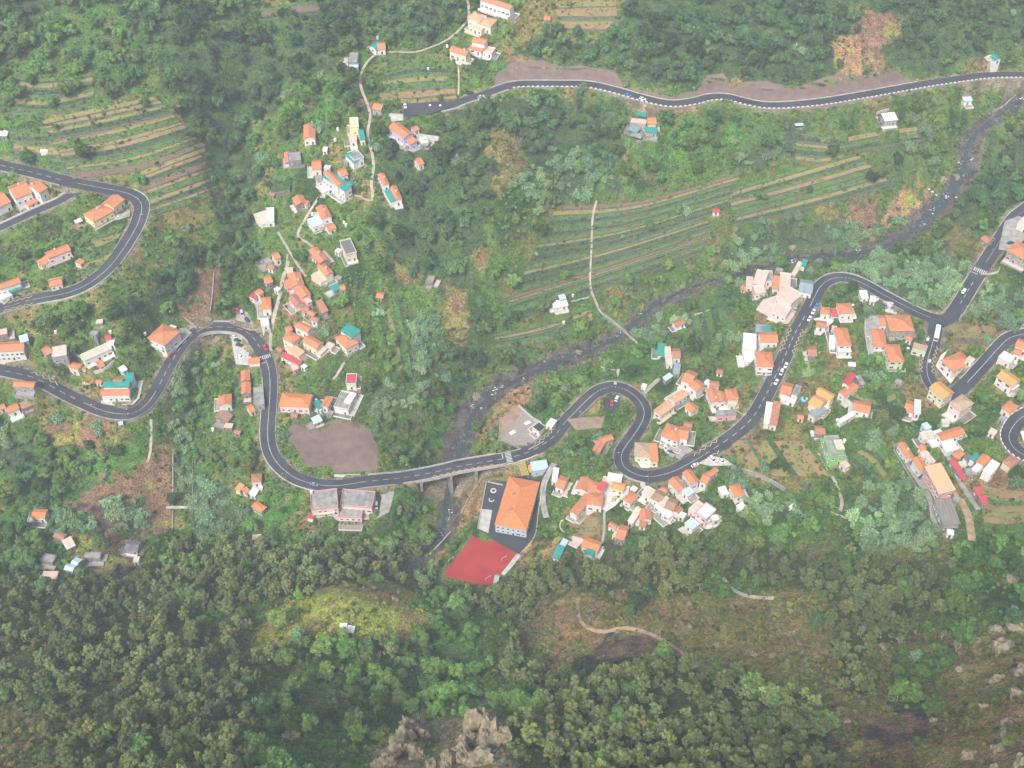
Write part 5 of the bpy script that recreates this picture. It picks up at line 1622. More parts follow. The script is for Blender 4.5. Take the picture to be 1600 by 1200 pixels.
def trunk(name, h, r, limbs, spread, m):
    b = MB(); p = Vector((0, 0, -1.2)); lean = Vector((rng.uniform(-.06, .06), rng.uniform(-.06, .06), 0))
    pts = [p]
    for i in range(4): pts.append(Vector((0, 0, h * (i + 1) / 4)) + lean * h * (i + 1) / 4 + Vector((rng.uniform(-.1, .1), rng.uniform(-.1, .1), 0)) * h * .08)
    for i in range(4): b.tube(pts[i], pts[i + 1], r * (1 - i * .2), r * (1 - (i + 1) * .2), 6)
    for i in range(limbs):
        a = i * 2.4 + rng.random(); f = rng.uniform(.45, .9); q = pts[0].lerp(pts[4], f)
        e = q + Vector((math.cos(a) * spread, math.sin(a) * spread, h * .22)) * rng.uniform(.7, 1.1)
        b.tube(q, e, r * .4, r * .12, 4)
    return b.mesh(name, m)

def cane(name, h, n, spread):
    """tall reed: stems with arching leaf blades"""
    P = []; F = []; C_ = []
    sub_ = [(rng.normal() * spread * .55, rng.normal() * spread * .55, rng.uniform(.45, 1.1), rng.uniform(.3, .75)) for _ in range(7)]
    for k in range(n):
        sx, sy, sh, sr = sub_[k % 7]
        a = rng.random() * 6.283; rr = sr * spread * math.sqrt(rng.random())
        b0 = np.array([sx + rr * math.cos(a), sy + rr * math.sin(a), h * sh * rng.uniform(.15, .95) * (1 - .35 * (rr / spread) ** 2)])
        a2 = rng.random() * 6.283; ln = h * rng.uniform(.28, .5)
        d = np.array([math.cos(a2), math.sin(a2), 0]); s_ = np.array([-d[1], d[0], 0]) * .19 * h / 3
        q = [b0, b0 + d * ln * .45 + np.array([0, 0, ln * .42]), b0 + d * ln + np.array([0, 0, ln * .12])]
        k0 = len(P)
        P += [q[0] - s_ * .6, q[0] + s_ * .6, q[1] + s_, q[1] - s_, q[2]]
        F += [(k0, k0 + 1, k0 + 2, k0 + 3), (k0 + 3, k0 + 2, k0 + 4)]
        g = rng.uniform(.55, 1.6); C_ += [(g, g, g)] * 2
    me = bpy.data.meshes.new(name); me.from_pydata([tuple(p) for p in P], [], F)
    at = me.attributes.new('leaf', 'FLOAT_COLOR', 'FACE'); at.data.foreach_set('color', np.c_[np.array(C_), np.ones(len(C_))].ravel())
    me.materials.append(LEAF); me.update()
    return me

PROTO = {}
PROTO['forest_tree'] = [(crown('crown', 2.7, 2.6, 12.0, 38, 1700, .4, 1.35, 1.0, .2, .58), trunk('trunk', 10.5, .24, 7, 1.6, M['bark'])) for _ in range(4)]
PROTO['broadleaf_tree'] = [(crown('crown', 3.4, 1.6, 6.8, 20, 1100, .56, 1.0, .82, .12, .75), trunk('trunk', 4.5, .24, 6, 1.7, M['bark'])) for _ in range(4)]
PROTO['bush'] = [(crown('bush', 1.3, .1, 2.0, 6, 190, .42, 1.0, .7), None) for _ in range(4)]
PROTO['cane_clump'] = [(cane('cane_clump', 3.6, 380, 2.0), None) for _ in range(4)]
PROTO['shrub'] = [(crown('shrub', .72, .0, 1.0, 4, 64, .32, 1.0, .7, .3), None) for _ in range(4)]
PROTO['tuft'] = [(crown('tuft', .36, .0, .5, 3, 26, .26, 1.0, .6), None) for _ in range(3)]

TRING = [r for *_x, r in TERR]
def in_terr(x, y):
    m = np.zeros(x.shape, bool)
    for r in TRING: m |= pip(r, x, y)
    return m

def blocked(x, y, reach, rad):
    """true where a plant would stand on, or its top would hide, a road, roof or yard"""
    out = np.zeros(x.shape, bool)
    for f in np.linspace(0, 1, 1 + int(math.ceil(reach / 1.5))):
        for ox in ((-rad, 0, rad) if rad else (0,)):
            i = np.clip(((x + ox - GX[0]) / GS + .5).astype(int), 0, NX - 1); j = np.clip(((y + f * reach - GY[0]) / GS + .5).astype(int), 0, NY - 1)
            out |= NOVEG[j, i]
    return out

def scatter(dens, reach, rad, smin, smax, terr_keep=1.0, clump=0):
    """jittered grid over the land; dens = plants per 100 square metres for each zone"""
    dmax = max(dens.values()); cell = math.sqrt(100 / dmax)
    gx, gy = np.meshgrid(np.arange(-460, 460, cell), np.arange(80, 950, cell))
    x = (gx + (rng.random(gx.shape) - .5) * cell * .95).ravel(); y = (gy + (rng.random(gy.shape) - .5) * cell * .95).ravel()
    z = hgt(x, y)
    zi, u, v = zone_at(x, y, z, 15.0)
    da = np.array([dens.get(n, 0) for n in ZN])[zi] / dmax
    if clump: da = da * np.clip(.55 + clump * vnoise(x, y, 14, 61), .05, 2)
    k = (rng.random(x.shape) < da) & (u > -140) & (u < 1740) & (v > -160) & (v < 1330)
    x, y, z, zi, u, v = (a[k] for a in (x, y, z, zi, u, v))
    s = rng.uniform(smin, smax, len(x))
    b = blocked(x, y, reach * (smin + smax) / 2, rad)
    if terr_keep < 1: b |= in_terr(x, y) & (rng.random(x.shape) > terr_keep)
    k = ~b
    return dict(x=x[k], y=y[k], z=z[k], zone=zi[k], u=u[k], v=v[k], s=s[k])

def tints(S, base, spread=.22, hue=.09):
    n = len(S['x'])
    c = np.array([base.get(k, base['*']) for k in ZN])[S['zone']]
    c = c * (1 + spread * rng.normal(size=(n, 1))).clip(.45, 1.5)
    w_ = hue * rng.normal(size=n)
    c = c * (1 + .34 * vnoise(S['x'], S['y'], 31, 72) + .12 * vnoise(S['x'], S['y'], 12, 73))[:, None]
    patch = .12 * vnoise(S['x'], S['y'], 22, 71)
    c = c * np.stack([1 + w_ + patch, np.ones(n), 1 - .6 * w_ - .5 * patch], 1)
    S['c'] = c.clip(.008, .5)
    return S

SCAT = {}
SCAT['forest_tree'] = tints(scatter({'euc': 7.0, 'dark': .7, 'heath': .22, 'mid': .12, 'grass': .1}, 8.5, 1.6, .4, 1.08, .1, .3), {'*': (.175, .215, .075), 'dark': (.08, .14, .06), 'heath': (.13, .18, .05)}, .15, .07)
SCAT['broadleaf_tree'] = tints(scatter({'dark': 3.6, 'mid': 3.2, 'mix': 1.3, 'garden': .9, 'green': .55, 'cane': .12, 'dry': .35, 'grass': .3, 'euc': .5, 'soil': .1, 'heath': .12}, 5.2, 2.0, .5, 1.5, .6, .3),
    {'*': (.11, .20, .045), 'dark': (.072, .14, .05), 'euc': (.11, .19, .05), 'heath': (.06, .13, .05), 'soil': (.07, .14, .045), 'ochre': (.07, .14, .045), 'mix': (.105, .20, .042), 'garden': (.11, .225, .042)}, .32)
SCAT['cane_clump'] = tints(scatter({'cane': 8.5, 'mix': .28, 'garden': .3, 'green': .55, 'mid': .25, 'dark': .12, 'dry': .08, 'soil': .15}, 2.0, 1.0, .35, 1.3, .6, .3), {'*': (.19, .30, .145)}, .14, .06)
SCAT['bush'] = tints(scatter({'mid': 7, 'mix': 8.5, 'garden': 7, 'euc': 3.5, 'dark': 5, 'heath': 6.5, 'dry': 5.5, 'green': 6.5, 'grass': 2.8, 'soil': 1.0, 'ochre': 1.0, 'burnt': .4, 'cane': 1.5, 'pale': 2}, 1.5, .6, .5, 1.25, .75, .6),
    {'*': (.115, .21, .04), 'dark': (.07, .145, .045), 'euc': (.12, .165, .04), 'heath': (.155, .18, .045), 'dry': (.11, .15, .04), 'grass': (.11, .16, .035), 'garden': (.08, .23, .03)}, .22, .13)
SCAT['shrub'] = tints(scatter({'heath': 30, 'mix': 24, 'grass': 16, 'dry': 11, 'ochre': 9, 'soil': 6, 'green': 9, 'garden': 14, 'euc': 5, 'mid': 8, 'dark': 4, 'burnt': 4, 'pale': 16, 'cane': 6}, .5, .0, .6, 1.8, .12, .5),
    {'*': (.085, .195, .032), 'dark': (.045, .1, .035), 'mid': (.06, .14, .032), 'heath': (.16, .175, .055), 'dry': (.17, .16, .055), 'grass': (.2, .25, .045), 'ochre': (.17, .15, .06), 'euc': (.07, .085, .03), 'pale': (.15, .15, .07), 'burnt': (.08, .08, .05), 'soil': (.13, .14, .05)}, .3, .16)
print({k: len(v['x']) for k, v in SCAT.items()}, 'crops', len(CROPS))

def instancer(name, x, y, z, s, c, protos, label=None):
    """one stuff object: plants set on points by geometry nodes"""
    n = len(x)
    me = bpy.data.meshes.new(name); me.vertices.add(n)
    me.vertices.foreach_set('co', np.stack([x, y, z], 1).ravel())
    a = me.attributes.new('rot', 'FLOAT_VECTOR', 'POINT'); a.data.foreach_set('vector', np.stack([rng.normal(size=n) * .07, rng.normal(size=n) * .07, rng.random(n) * 6.283], 1).ravel())
    a = me.attributes.new('scl', 'FLOAT_VECTOR', 'POINT'); a.data.foreach_set('vector', np.stack([s * rng.uniform(.85, 1.2, n), s * rng.uniform(.85, 1.2, n), s * rng.uniform(.85, 1.15, n)], 1).ravel())
    a = me.attributes.new('tint', 'FLOAT_COLOR', 'POINT'); a.data.foreach_set('color', np.c_[c, np.ones(n)].ravel())
    a = me.attributes.new('variant', 'INT', 'POINT'); a.data.foreach_set('value', rng.integers(0, len(protos), n).astype(np.int32))
    o = bpy.data.objects.new(name, me); COL.objects.link(o); tag(o, label, kind='stuff')
    g = bpy.data.node_groups.new(name, 'GeometryNodeTree')
    g.interface.new_socket('Geometry', in_out='INPUT', socket_type='NodeSocketGeometry'); g.interface.new_socket('Geometry', in_out='OUTPUT', socket_type='NodeSocketGeometry')
    gi, go = g.nodes.new('NodeGroupInput'), g.nodes.new('NodeGroupOutput')
    m2p = g.nodes.new('GeometryNodeMeshToPoints'); g.links.new(gi.outputs[0], m2p.inputs[0])
    jn = g.nodes.new('GeometryNodeJoinGeometry')
    def attr(nm, ty):
        q = g.nodes.new('GeometryNodeInputNamedAttribute'); q.data_type = ty; q.inputs['Name'].default_value = nm; return q.outputs['Attribute']
    rot, scl, var = attr('rot', 'FLOAT_VECTOR'), attr('scl', 'FLOAT_VECTOR'), attr('variant', 'INT')
    e2r = g.nodes.new('FunctionNodeEulerToRotation'); g.links.new(rot, e2r.inputs[0])
    for i, obs in enumerate(protos):
        cmp_ = g.nodes.new('FunctionNodeCompare'); cmp_.data_type = 'INT'; cmp_.operation = 'EQUAL'
        g.links.new(var, cmp_.inputs[2]); cmp_.inputs[3].default_value = i
        ij = g.nodes.new('GeometryNodeJoinGeometry')
        for ob in obs:
            oi = g.nodes.new('GeometryNodeObjectInfo'); oi.transform_space = 'ORIGINAL'; oi.inputs['Object'].default_value = ob
            g.links.new(oi.outputs['Geometry'], ij.inputs[0])
        iop = g.nodes.new('GeometryNodeInstanceOnPoints')
        g.links.new(m2p.outputs[0], iop.inputs['Points']); g.links.new(cmp_.outputs[0], iop.inputs['Selection']); g.links.new(ij.outputs[0], iop.inputs['Instance'])
        g.links.new(e2r.outputs[0], iop.inputs['Rotation']); g.links.new(scl, iop.inputs['Scale'])
        g.links.new(iop.outputs[0], jn.inputs[0])
    g.links.new(jn.outputs[0], go.inputs[0])
    md = o.modifiers.new('plants', 'NODES'); md.node_group = g
    return o

WHERE = [(60, 60, 'at the top left corner'), (250, 60, 'on the upper left slope'), (420, 130, 'above the upper village'), (380, 250, 'in the ravine left of the village'), (320, 420, 'on the ravine bank above the left bridge'),
 (200, 500, 'between the hairpin and the lower road'), (60, 560, 'among the houses at the left edge'), (110, 210, 'on the left terraces'), (280, 280, 'at the edge of the left terraces'), (130, 380, 'inside the hairpin bend'), (640, 60, 'beside the top footpath'),
 (480, 300, 'beside the big teal roofed building'), (520, 430, 'around the mid village houses'), (560, 560, 'on the slope right of the village'), (700, 250, 'on the wooded spur below the car park'), (720, 400, 'on the steep dark spur'),
 (700, 560, 'above the river bend'), (640, 660, 'above the netted slope'), (850, 210, 'under the upper road, left part'), (1050, 220, 'under the upper road, middle part'), (1250, 230, 'under the upper road, right part'), (1100, 60, 'in the dark wood above the upper road, left part'),
 (1350, 60, 'in the dark wood above the upper road, right part'), (1550, 60, 'at the top right corner'), (900, 400, 'on the terraces above the river'), (1150, 400, 'on the far river bank'), (1350, 420, 'between the river and the road bend'), (1560, 280, 'on the right bank of the upper river'), (1560, 460, 'beside the upper junction'),
 (850, 560, 'on the slope over the river'), (960, 660, 'around the hairpin bend'), (1100, 560, 'among the gardens left of the straight road'), (1280, 580, 'among the houses right of the straight road'), (1400, 660, 'above the lower lane'), (1540, 620, 'near the far right hairpin'), (1350, 760, 'below the vivid green building'), (1500, 850, 'at the foot of the lower lane'),
 (150, 730, 'below the left road bend'), (120, 850, 'around the burnt field'), (290, 700, 'along the walled ravine below the left bridge'), (350, 780, 'left of the flat roofed roadside building'), (620, 810, 'between the roadside building and the river'), (560, 870, 'in the wood above the grassy knoll'), (820, 900, 'below the red court'), (960, 880, 'at the forest edge below the courtyard houses'), (1150, 840, 'at the forest edge below the white villa'),
 (80, 1000, 'in the lower left wood, left part'), (250, 980, 'in the lower left wood, middle part'), (400, 1000, 'in the lower left wood, right part'), (100, 1140, 'in the bottom left corner'), (300, 1140, 'in the wood at the bottom, left part'), (520, 1060, 'in the hollow below the knoll'), (680, 1040, 'in the hollow above the rocks'), (500, 1160, 'beside the pale rocks at the bottom'), (780, 1000, 'beside the footpath trail'),
 (1000, 960, 'above the curved trail'), (900, 1140, 'in the bottom centre wood, left part'), (1060, 1120, 'in the bottom centre wood, middle part'), (1200, 1150, 'in the bottom centre wood, right part'), (1180, 960, 'on the heath right of the trail'), (1350, 920, 'in the wood below the lanes'), (1340, 1020, 'on the heath, beside the dead trees'), (1430, 1070, 'near the deep green tree on the heath'), (1520, 950, 'on the right hand ridge'), (1540, 1130, 'on the dry slope at the bottom right')]
_wh = np.array([[a, b] for a, b, _ in WHERE], float)
def where(u, v): return WHERE[int(np.argmin((_wh[:, 0] - u) ** 2 + (_wh[:, 1] - v) ** 2))][2]
def side(u, v):
    a = _wh[int(np.argmin((_wh[:, 0] - u) ** 2 + (_wh[:, 1] - v) ** 2))]
    du, dv = u - a[0], v - a[1]
    return (', ' + ' '.join(w for w in (('upper' if dv < -14 else 'lower' if dv > 14 else ''), ('left' if du < -22 else 'right' if du > 22 else '')) if w) + ' side') if abs(dv) > 14 or abs(du) > 22 else ', centre'

def individuals(kind, cap, nouns):
    S = SCAT[kind]
    vis = (S['u'] > 0) & (S['u'] < 1600) & (S['v'] > 0) & (S['v'] < 1195)
    d = np.sqrt(S['x'] ** 2 + S['y'] ** 2 + (S['z'] - CAMZ) ** 2) / S['s'] + np.where(vis, 0, 1e6)
    order = np.argsort(d)[:cap]
    rest = np.ones(len(d), bool); rest[order] = False
    med = np.median(S['s'][order]); protos = []
    for pi, (cm, tm) in enumerate(PROTO[kind]): protos.append([None] if tm is None else [None, None])
    for n_, i in enumerate(order):
        cm, tm = PROTO[kind][n_ % len(PROTO[kind])]
        c = S['c'][i]
        hue = 'yellowish' if c[0] > c[1] * .85 else ('olive' if c[0] > c[1] * .68 else ('bluish' if c[2] > c[1] * .5 else 'deep'))
        lum = 'pale' if c[1] > np.median(S['c'][:, 1]) * 1.15 else ('dark' if c[1] < np.median(S['c'][:, 1]) * .85 else 'mid')
        sz = 'large' if S['s'][i] > med * 1.12 else ('small' if S['s'][i] < med * .9 else 'medium')
        wh_ = where(S['u'][i], S['v'][i])
        lab = ' '.join(w for w in (sz if sz != 'medium' else '', lum if lum != 'mid' else '', hue, 'green', nouns, wh_) if w) + side(S['u'][i], S['v'][i])
        while len(lab.split()) > 16: lab = lab.split(' ', 1)[1]
        sc_ = S['s'][i]; scl = (sc_ * rng.uniform(.85, 1.2), sc_ * rng.uniform(.85, 1.2), sc_ * rng.uniform(.85, 1.15))
        col = (float(c[0]), float(c[1]), float(c[2]), 1.0)
        if tm is None:
            o = link_mesh(kind, cm); root = o; o['tint'] = col
            if protos[n_ % len(protos)][0] is None: protos[n_ % len(protos)][0] = o
        else:
            root = empty(kind, (0, 0, 0)); o = link_mesh('crown', cm, root); t_ = link_mesh('trunk', tm, root); o['tint'] = col
            if protos[n_ % len(protos)][0] is None: protos[n_ % len(protos)] = [o, t_]
        root.location = (S['x'][i], S['y'][i], S['z'][i]); root.scale = scl; root.rotation_euler = (rng.normal() * .05, rng.normal() * .05, rng.random() * 6.28)
        tag(root, lab, kind.split('_')[-1] if kind != 'cane_clump' else 'reed clump', nouns + ('es ' if nouns.endswith('sh') else 's ') + wh_)
    return protos, rest

P_f, r_f = individuals('forest_tree', 300, 'forest tree')
P_b, r_b = individuals('broadleaf_tree', 300, 'leafy tree')
P_c, r_c = individuals('cane_clump', 290, 'reed clump')
P_s, r_s = individuals('bush', 290, 'bush')
for nm, kind, pr, rest in (('forest', 'forest_tree', P_f, r_f), ('woodland', 'broadleaf_tree', P_b, r_b), ('reed_thicket', 'cane_clump', P_c, r_c), ('undergrowth', 'bush', P_s, r_s)):
    S = SCAT[kind]
    instancer(nm, S['x'][rest], S['y'][rest], S['z'][rest], S['s'][rest], S['c'][rest], pr)
# low scrub: instanced from prototypes that stand in the scene themselves
def proto_row(kind, name):
    S = SCAT[kind]; out = []
    for k, (cm, _t2) in enumerate(PROTO[kind]):
        o = link_mesh(name, cm); o.location = (S['x'][k * 50 + 10], S['y'][k * 50 + 10], S['z'][k * 50 + 10]); o['tint'] = (.09, .14, .04, 1.0); o['kind'] = 'stuff'; out.append([o])
    return out
S = SCAT['shrub']
ps = proto_row('shrub', 'scrub')
instancer('low_scrub', S['x'], S['y'], S['z'] - .05, S['s'], S['c'], ps)
if CROPS:
    C = np.array([q[:3] for q in CROPS]); kd = [q[3] for q in CROPS]
    cc = np.array([{'green': (.11, .20, .035), 'deep': (.06, .125, .04), 'dry': (.18, .18, .055), 'straw': (.26, .20, .08), 'brown': (.13, .14, .05)}[k] for k in kd])
    cc = cc * (1 + .25 * rng.normal(size=(len(cc), 1))).clip(.5, 1.6)
    pt = []
    for k in range(3):
        o = link_mesh('crop_plant', PROTO['tuft'][k][0]); o.location = C[k * 20]; o['tint'] = (.11, .2, .035, 1.0); o['kind'] = 'stuff'; pt.append([o])
    instancer('crop_rows', C[:, 0], C[:, 1], C[:, 2], rng.uniform(.8, 1.9, len(C)), cc, pt)

# ------------------------------------------------------------------ sheets, roads, markings
for name, P, m, lift, z in PATCHES:
    drape(name, P, m, max(lift, 0.0), z)
for k, L in RD.items():
    o = ribbon('road', L, -L.w / 2, L.w / 2, 0.0, M['asphalt']); o['kind'] = 'structure'; RD[k].obj = o
for k, L in PT.items():
    o = ribbon('steps' if 'steps' in k else 'footpath', L, -L.w / 2, L.w / 2, 0.02, M['path'] if k not in ('school_lane', 'lower_lane', 'red_roof_lane') else M['concrete']); o['kind'] = 'structure'
_L = PT['terrace_path']; _i = _L.idx(938, 487)
_w = wall_along('stone_stair', _L.P[:_i], 1.2, 1.1, 1.0, M['path']); tag(_w, 'long pale stone stair running straight down the terraces to the footbridge', 'stairs')
for k, L in DT.items():
    o = ribbon('dirt_track' if k == 'dirt_track' else 'trail_path', L, -L.w / 2, L.w / 2, 0.03, M['dirt'] if k != 'rocky_trail' else M['path']); o['kind'] = 'structure'

def solid(k, a, b, off=0.0, w_=.22, m='paint'):
    L = RD[k]; i0, i1 = sorted((L.idx(*a), L.idx(*b)))
    ribbon('centre_line', L, off - w_ / 2, off + w_ / 2, .035, M[m], i0, i1 + 1, L.obj)
def dashes(k, a, b, ln=3.0, gap=2.6, off=0.0, w_=.24):
    L = RD[k]; i0, i1 = sorted((L.idx(*a), L.idx(*b)))
    s = L.s[i0] + 1
    while s + ln < L.s[i1]:
        t = np.array([s, s + ln / 2, s + ln])
        P = np.stack([np.interp(t, L.s, L.P[:, c]) for c in range(3)], 1); N = np.stack([np.interp(t, L.s, L.N[:, c]) for c in range(2)], 1)
        vs = []
        for q, n in zip(P, N):
            for o_ in (off - w_ / 2, off + w_ / 2): vs.append((q[0] + n[0] * o_, q[1] + n[1] * o_, q[2] + .035))
        mesh_obj('lane_dash', vs, [(1, 0, 2, 3), (3, 2, 4, 5)], M['paint'], L.obj)
        s += ln + gap
def zigzag(k, a, b, off):
    L = RD[k]; i0, i1 = sorted((L.idx(*a), L.idx(*b)))
    t = np.arange(L.s[i0], L.s[i1], 1.7)
    P = np.stack([np.interp(t, L.s, L.P[:, c]) for c in range(3)], 1); N = np.stack([np.interp(t, L.s, L.N[:, c]) for c in range(2)], 1)
    q = [P[i] + np.array([*(N[i] * (off + (.65 if i % 2 else -.65))), .035]) for i in range(len(t))]
    vs, fs = [], []
    for i in range(len(q) - 1):
        d = q[i + 1] - q[i]; n = np.array([-d[1], d[0], 0]); n = n / np.linalg.norm(n) * .13; k0 = len(vs)
        vs += [q[i] - n, q[i] + n, q[i + 1] + n, q[i + 1] - n]; fs.append((k0 + 1, k0, k0 + 3, k0 + 2))
    mesh_obj('zigzag_line', vs, fs, M['yellow_paint'], L.obj)
def crossing(k, u, v, n=7, ln=3.2):
    L = RD[k]; i = L.idx(u, v); p, t, nn = L.P[i], L.T[i], L.N[i]
    for j in range(n):
        o_ = (j - (n - 1) / 2) * (L.w - .6) / n
        c = np.array([p[0] + nn[0] * o_, p[1] + nn[1] * o_]); vs = []
        for a, b in ((-1, -1), (1, -1), (1, 1), (-1, 1)):
            q = c + t * a * ln / 2 + nn * b * .27; vs.append((q[0], q[1], L.P[min(max(i + int(round(a * ln / 4)), 0), len(L.P) - 1), 2] + .04))
        mesh_obj('crossing_stripe', vs, [(0, 1, 2, 3)], M['paint'], L.obj)
    for sg in (-1, 1):
        c = np.array([p[0], p[1]]) + t * sg * (ln / 2 + 1.4) + nn * sg * L.w * -.25; vs = []
        for a, b in ((-1, -1), (1, -1), (1, 1), (-1, 1)):
            q = c + t * a * .25 + nn * b * L.w * .23; vs.append((q[0], q[1], L.P[min(max(i + sg, 0), len(L.P) - 1), 2] + .045))
        mesh_obj('stop_line', vs, [(0, 1, 2, 3)], M['paint'], L.obj)
solid('B', (131, 629), (245, 609)); solid('B', (413, 562), (570, 752)); solid('B', (880, 663), (1098, 709)); solid('B', (1265, 480), (1455, 495))
for a, b in (((-30, 572), (128, 628)), ((248, 604), (409, 548)), ((580, 752), (786, 717)), ((803, 713), (876, 668)), ((1100, 708), (1262, 486))): dashes('B', a, b)
solid('A', (120, 286), (52, 468)); dashes('A', (-30, 250), (112, 284)); dashes('A', (48, 469), (-30, 490))
solid('C', (1460, 520), (1466, 613)); solid('C', (1512, 597), (1620, 520)); solid('E', (1620, 640), (1620, 720)); dashes('D', (1500, 475), (1526, 433)); solid('D', (1540, 410), (1610, 322), -.2, .12)
for a, b, o_ in (((672, 738), (770, 721), -3.0),): zigzag('B', a, b, o_)
for a, b, o_ in (((840, 700), (872, 672), 3.0), ((1090, 716), (1130, 692), 3.0), ((1090, 716), (1122, 698), -3.0), ((1228, 552), (1247, 512), 3.0), ((1230, 550), (1250, 508), -3.0), ((90, 609), (45, 588), 3.0)): zigzag('B', a, b, o_)
for o_ in (2.8, -2.8): zigzag('C', (1455, 540), (1449, 582), o_); zigzag('A', (50, 469), (4, 481), o_)
crossing('B', 414, 560); crossing('B', 795, 715); crossing('D', 1532, 424)
# parking bay lines
for u in (655, 664, 678, 692):
    a, b = hit(u, 163), hit(u + 1, 172); d = (b - a) / np.linalg.norm(b - a); n = np.array([-d[1], d[0], 0]) * .1; up = np.array([0, 0, .06])
    z_ = max(a[2], b[2]) + .16
    mesh_obj('bay_line', [(*(a - n)[:2], z_), (*(a + n)[:2], z_), (*(b + n)[:2], z_), (*(b - n)[:2], z_)], [(0, 1, 2, 3)], M['paint'], RD['F'].obj)

# ------------------------------------------------------------------ parapets, retaining walls, bridges
BLK = MB(); BLK.box(-.75, .75, -.2, .2, 0, .5); BLK = BLK.mesh('block', WALLC['W'])
def parapet(k, a, b, side, label, up=.55, down=.6, m='concrete', th=.3, blocks=False, off=.25, rev=False):
    L = RD[k] if k in RD else PT[k]; i0, i1 = sorted((L.idx(*a), L.idx(*b)))
    P = L.off(side * (L.w / 2 + off))[i0:i1 + 1]
    w_ = wall_along('parapet_wall', P, th, up, down, M[m]); tag(w_, label, 'parapet', 'walls along the roads')
    if blocks:
        s = 0.0; d = np.r_[0, np.cumsum(np.linalg.norm(np.diff(P[:, :2], axis=0), axis=1))]
        while s < d[-1]:
            q = [np.interp(s, d, P[:, c]) for c in range(3)]; q2 = [np.interp(s + .5, d, P[:, c]) for c in range(2)]
            link_mesh('block', BLK, w_, Matrix.Translation((q[0], q[1], q[2] + up)) @ Matrix.Rotation(math.atan2(q2[1] - q[1], q2[0] - q[0]), 4, 'Z')); s += 2.9
    return w_
parapet('B', (-30, 572), (215, 647), -1, 'low concrete parapet below the road at the far left', .4, .6, 'concrete')
parapet('B', (216, 646), (302, 521), -1, 'pale parapet over the stone retaining wall left of the bridge', .45, 7.5, 'stone', .5)
parapet('B', (303, 520), (396, 530), -1, 'outer parapet of the curved bridge at the left', .8, 1.0, 'concrete_light')
parapet('B', (303, 520), (392, 524), 1, 'inner parapet of the curved bridge at the left', .8, 1.0, 'concrete_light')
parapet('B', (421, 590), (520, 759), -1, 'low wall along the outer side of the road below the crossing', .4, 1.2, 'concrete_light')
parapet('B', (418, 575), (430, 715), 1, 'thin kerb wall on the right side of the road below the crossing', .25, .5, 'concrete')
parapet('B', (522, 759), (615, 748), -1, 'kerb wall in front of the flat roofed roadside building', .35, .6, 'concrete')
parapet('B', (628, 746), (786, 716), -1, 'lower parapet of the river bridge', .9, 1.0, 'concrete_light')
parapet('B', (580, 752), (775, 718), 1, 'upper parapet of the river bridge', .9, 1.0, 'concrete_light')
parapet('B', (806, 712), (836, 702), -1, 'short wall beside the pale blue flat roofed building', .6, 1, 'white_paving')
parapet('B', (842, 698), (1002, 630), 1, 'outer parapet of the first hairpin bend', .5, 1.6, 'concrete')
parapet('B', (1003, 632), (1000, 664), 1, 'outer parapet at the tip of the first hairpin bend', .5, 1.0, 'concrete')
parapet('B', (872, 675), (930, 618), -1, 'inner wall of the first hairpin bend', .4, 1.6, 'concrete')
parapet('B', (985, 688), (973, 730), -1, 'outer wall of the second hairpin bend', .5, 3.0, 'concrete')
parapet('B', (975, 732), (1008, 746), -1, 'pale kerb wall above the white parking roof', .4, 2.0, 'concrete_light')
parapet('B', (992, 738), (1092, 716), 1, 'stone wall inside the second hairpin bend', .6, 1.8, 'stone')
parapet('B', (1112, 703), (1178, 650), 1, 'grey wall on the upper side of the climbing road', .3, 1.2, 'concrete')
parapet('B', (1180, 646), (1240, 523), 1, 'thin wall on the left of the straight road', .3, .8, 'concrete')
parapet('B', (1190, 628), (1236, 540), -1, 'kerb on the right of the straight road', .25, .6, 'concrete')
parapet('B', (1272, 470), (1450, 495), 1, 'parapet round the outside of the top bend', .5, 1.6, 'concrete_light')
parapet('B', (1285, 448), (1420, 481), -1, 'kerb round the inside of the top bend', .25, .6, 'concrete')
parapet('A', (-30, 250), (100, 283), -1, 'grey wall below the road at the upper left', .4, 3.0, 'concrete')
parapet('A', (100, 282), (200, 302), 1, 'stone wall above the road before the hairpin', .5, .6, 'stone')
parapet('A', (202, 303), (60, 468), 1, 'pale parapet round the outside of the left hairpin', .5, 1.5, 'concrete_light')
parapet('A', (205, 330), (70, 462), -1, 'kerb round the inside of the left hairpin', .3, .8, 'concrete')
parapet('A', (58, 467), (-30, 490), 1, 'grey retaining wall below the road at the left edge', .4, 5.0, 'concrete')
parapet('A2', (-30, 368), (125, 298), 1, 'white garden wall in front of the twin villas', .9, .6, 'white_paving', .25)
parapet('A2', (-30, 368), (120, 302), -1, 'pale retaining wall below the villa lane', .3, 2.5, 'concrete')
parapet('F', (798, 134), (1640, 117), -1, 'long parapet topped with white blocks along the upper road', .35, 2.4, 'concrete', .35, True)
parapet('F', (770, 142), (1440, 132), 1, 'concrete kerb at the foot of the netted slope', .5, .5, 'concrete_light')
parapet('F', (690, 169), (790, 136), -1, 'pale parapet below the small car park road', .5, 2.5, 'concrete_light')
parapet('E', (1640, 632), (1640, 728), -1, 'wall topped with white blocks round the far right hairpin', .3, 2.5, 'concrete', .35, True)
parapet('D', (1484, 498), (1526, 433), 1, 'left parapet of the climbing road above the junction', .45, 1.2, 'concrete_light')
parapet('D', (1540, 412), (1630, 305), 1, 'left parapet of the climbing road above the crossing', .45, 1.2, 'concrete_light')
parapet('D', (1488, 494), (1528, 430), -1, 'right parapet of the climbing road above the junction', .45, 2.6, 'concrete_light')
parapet('C', (1450, 566), (1480, 617), -1, 'retaining wall outside the bend by the green houses', .5, 3.0, 'concrete')
parapet('C', (1510, 599), (1640, 517), 1, 'parapet on the upper side of the far right road', .45, .8, 'concrete_light')

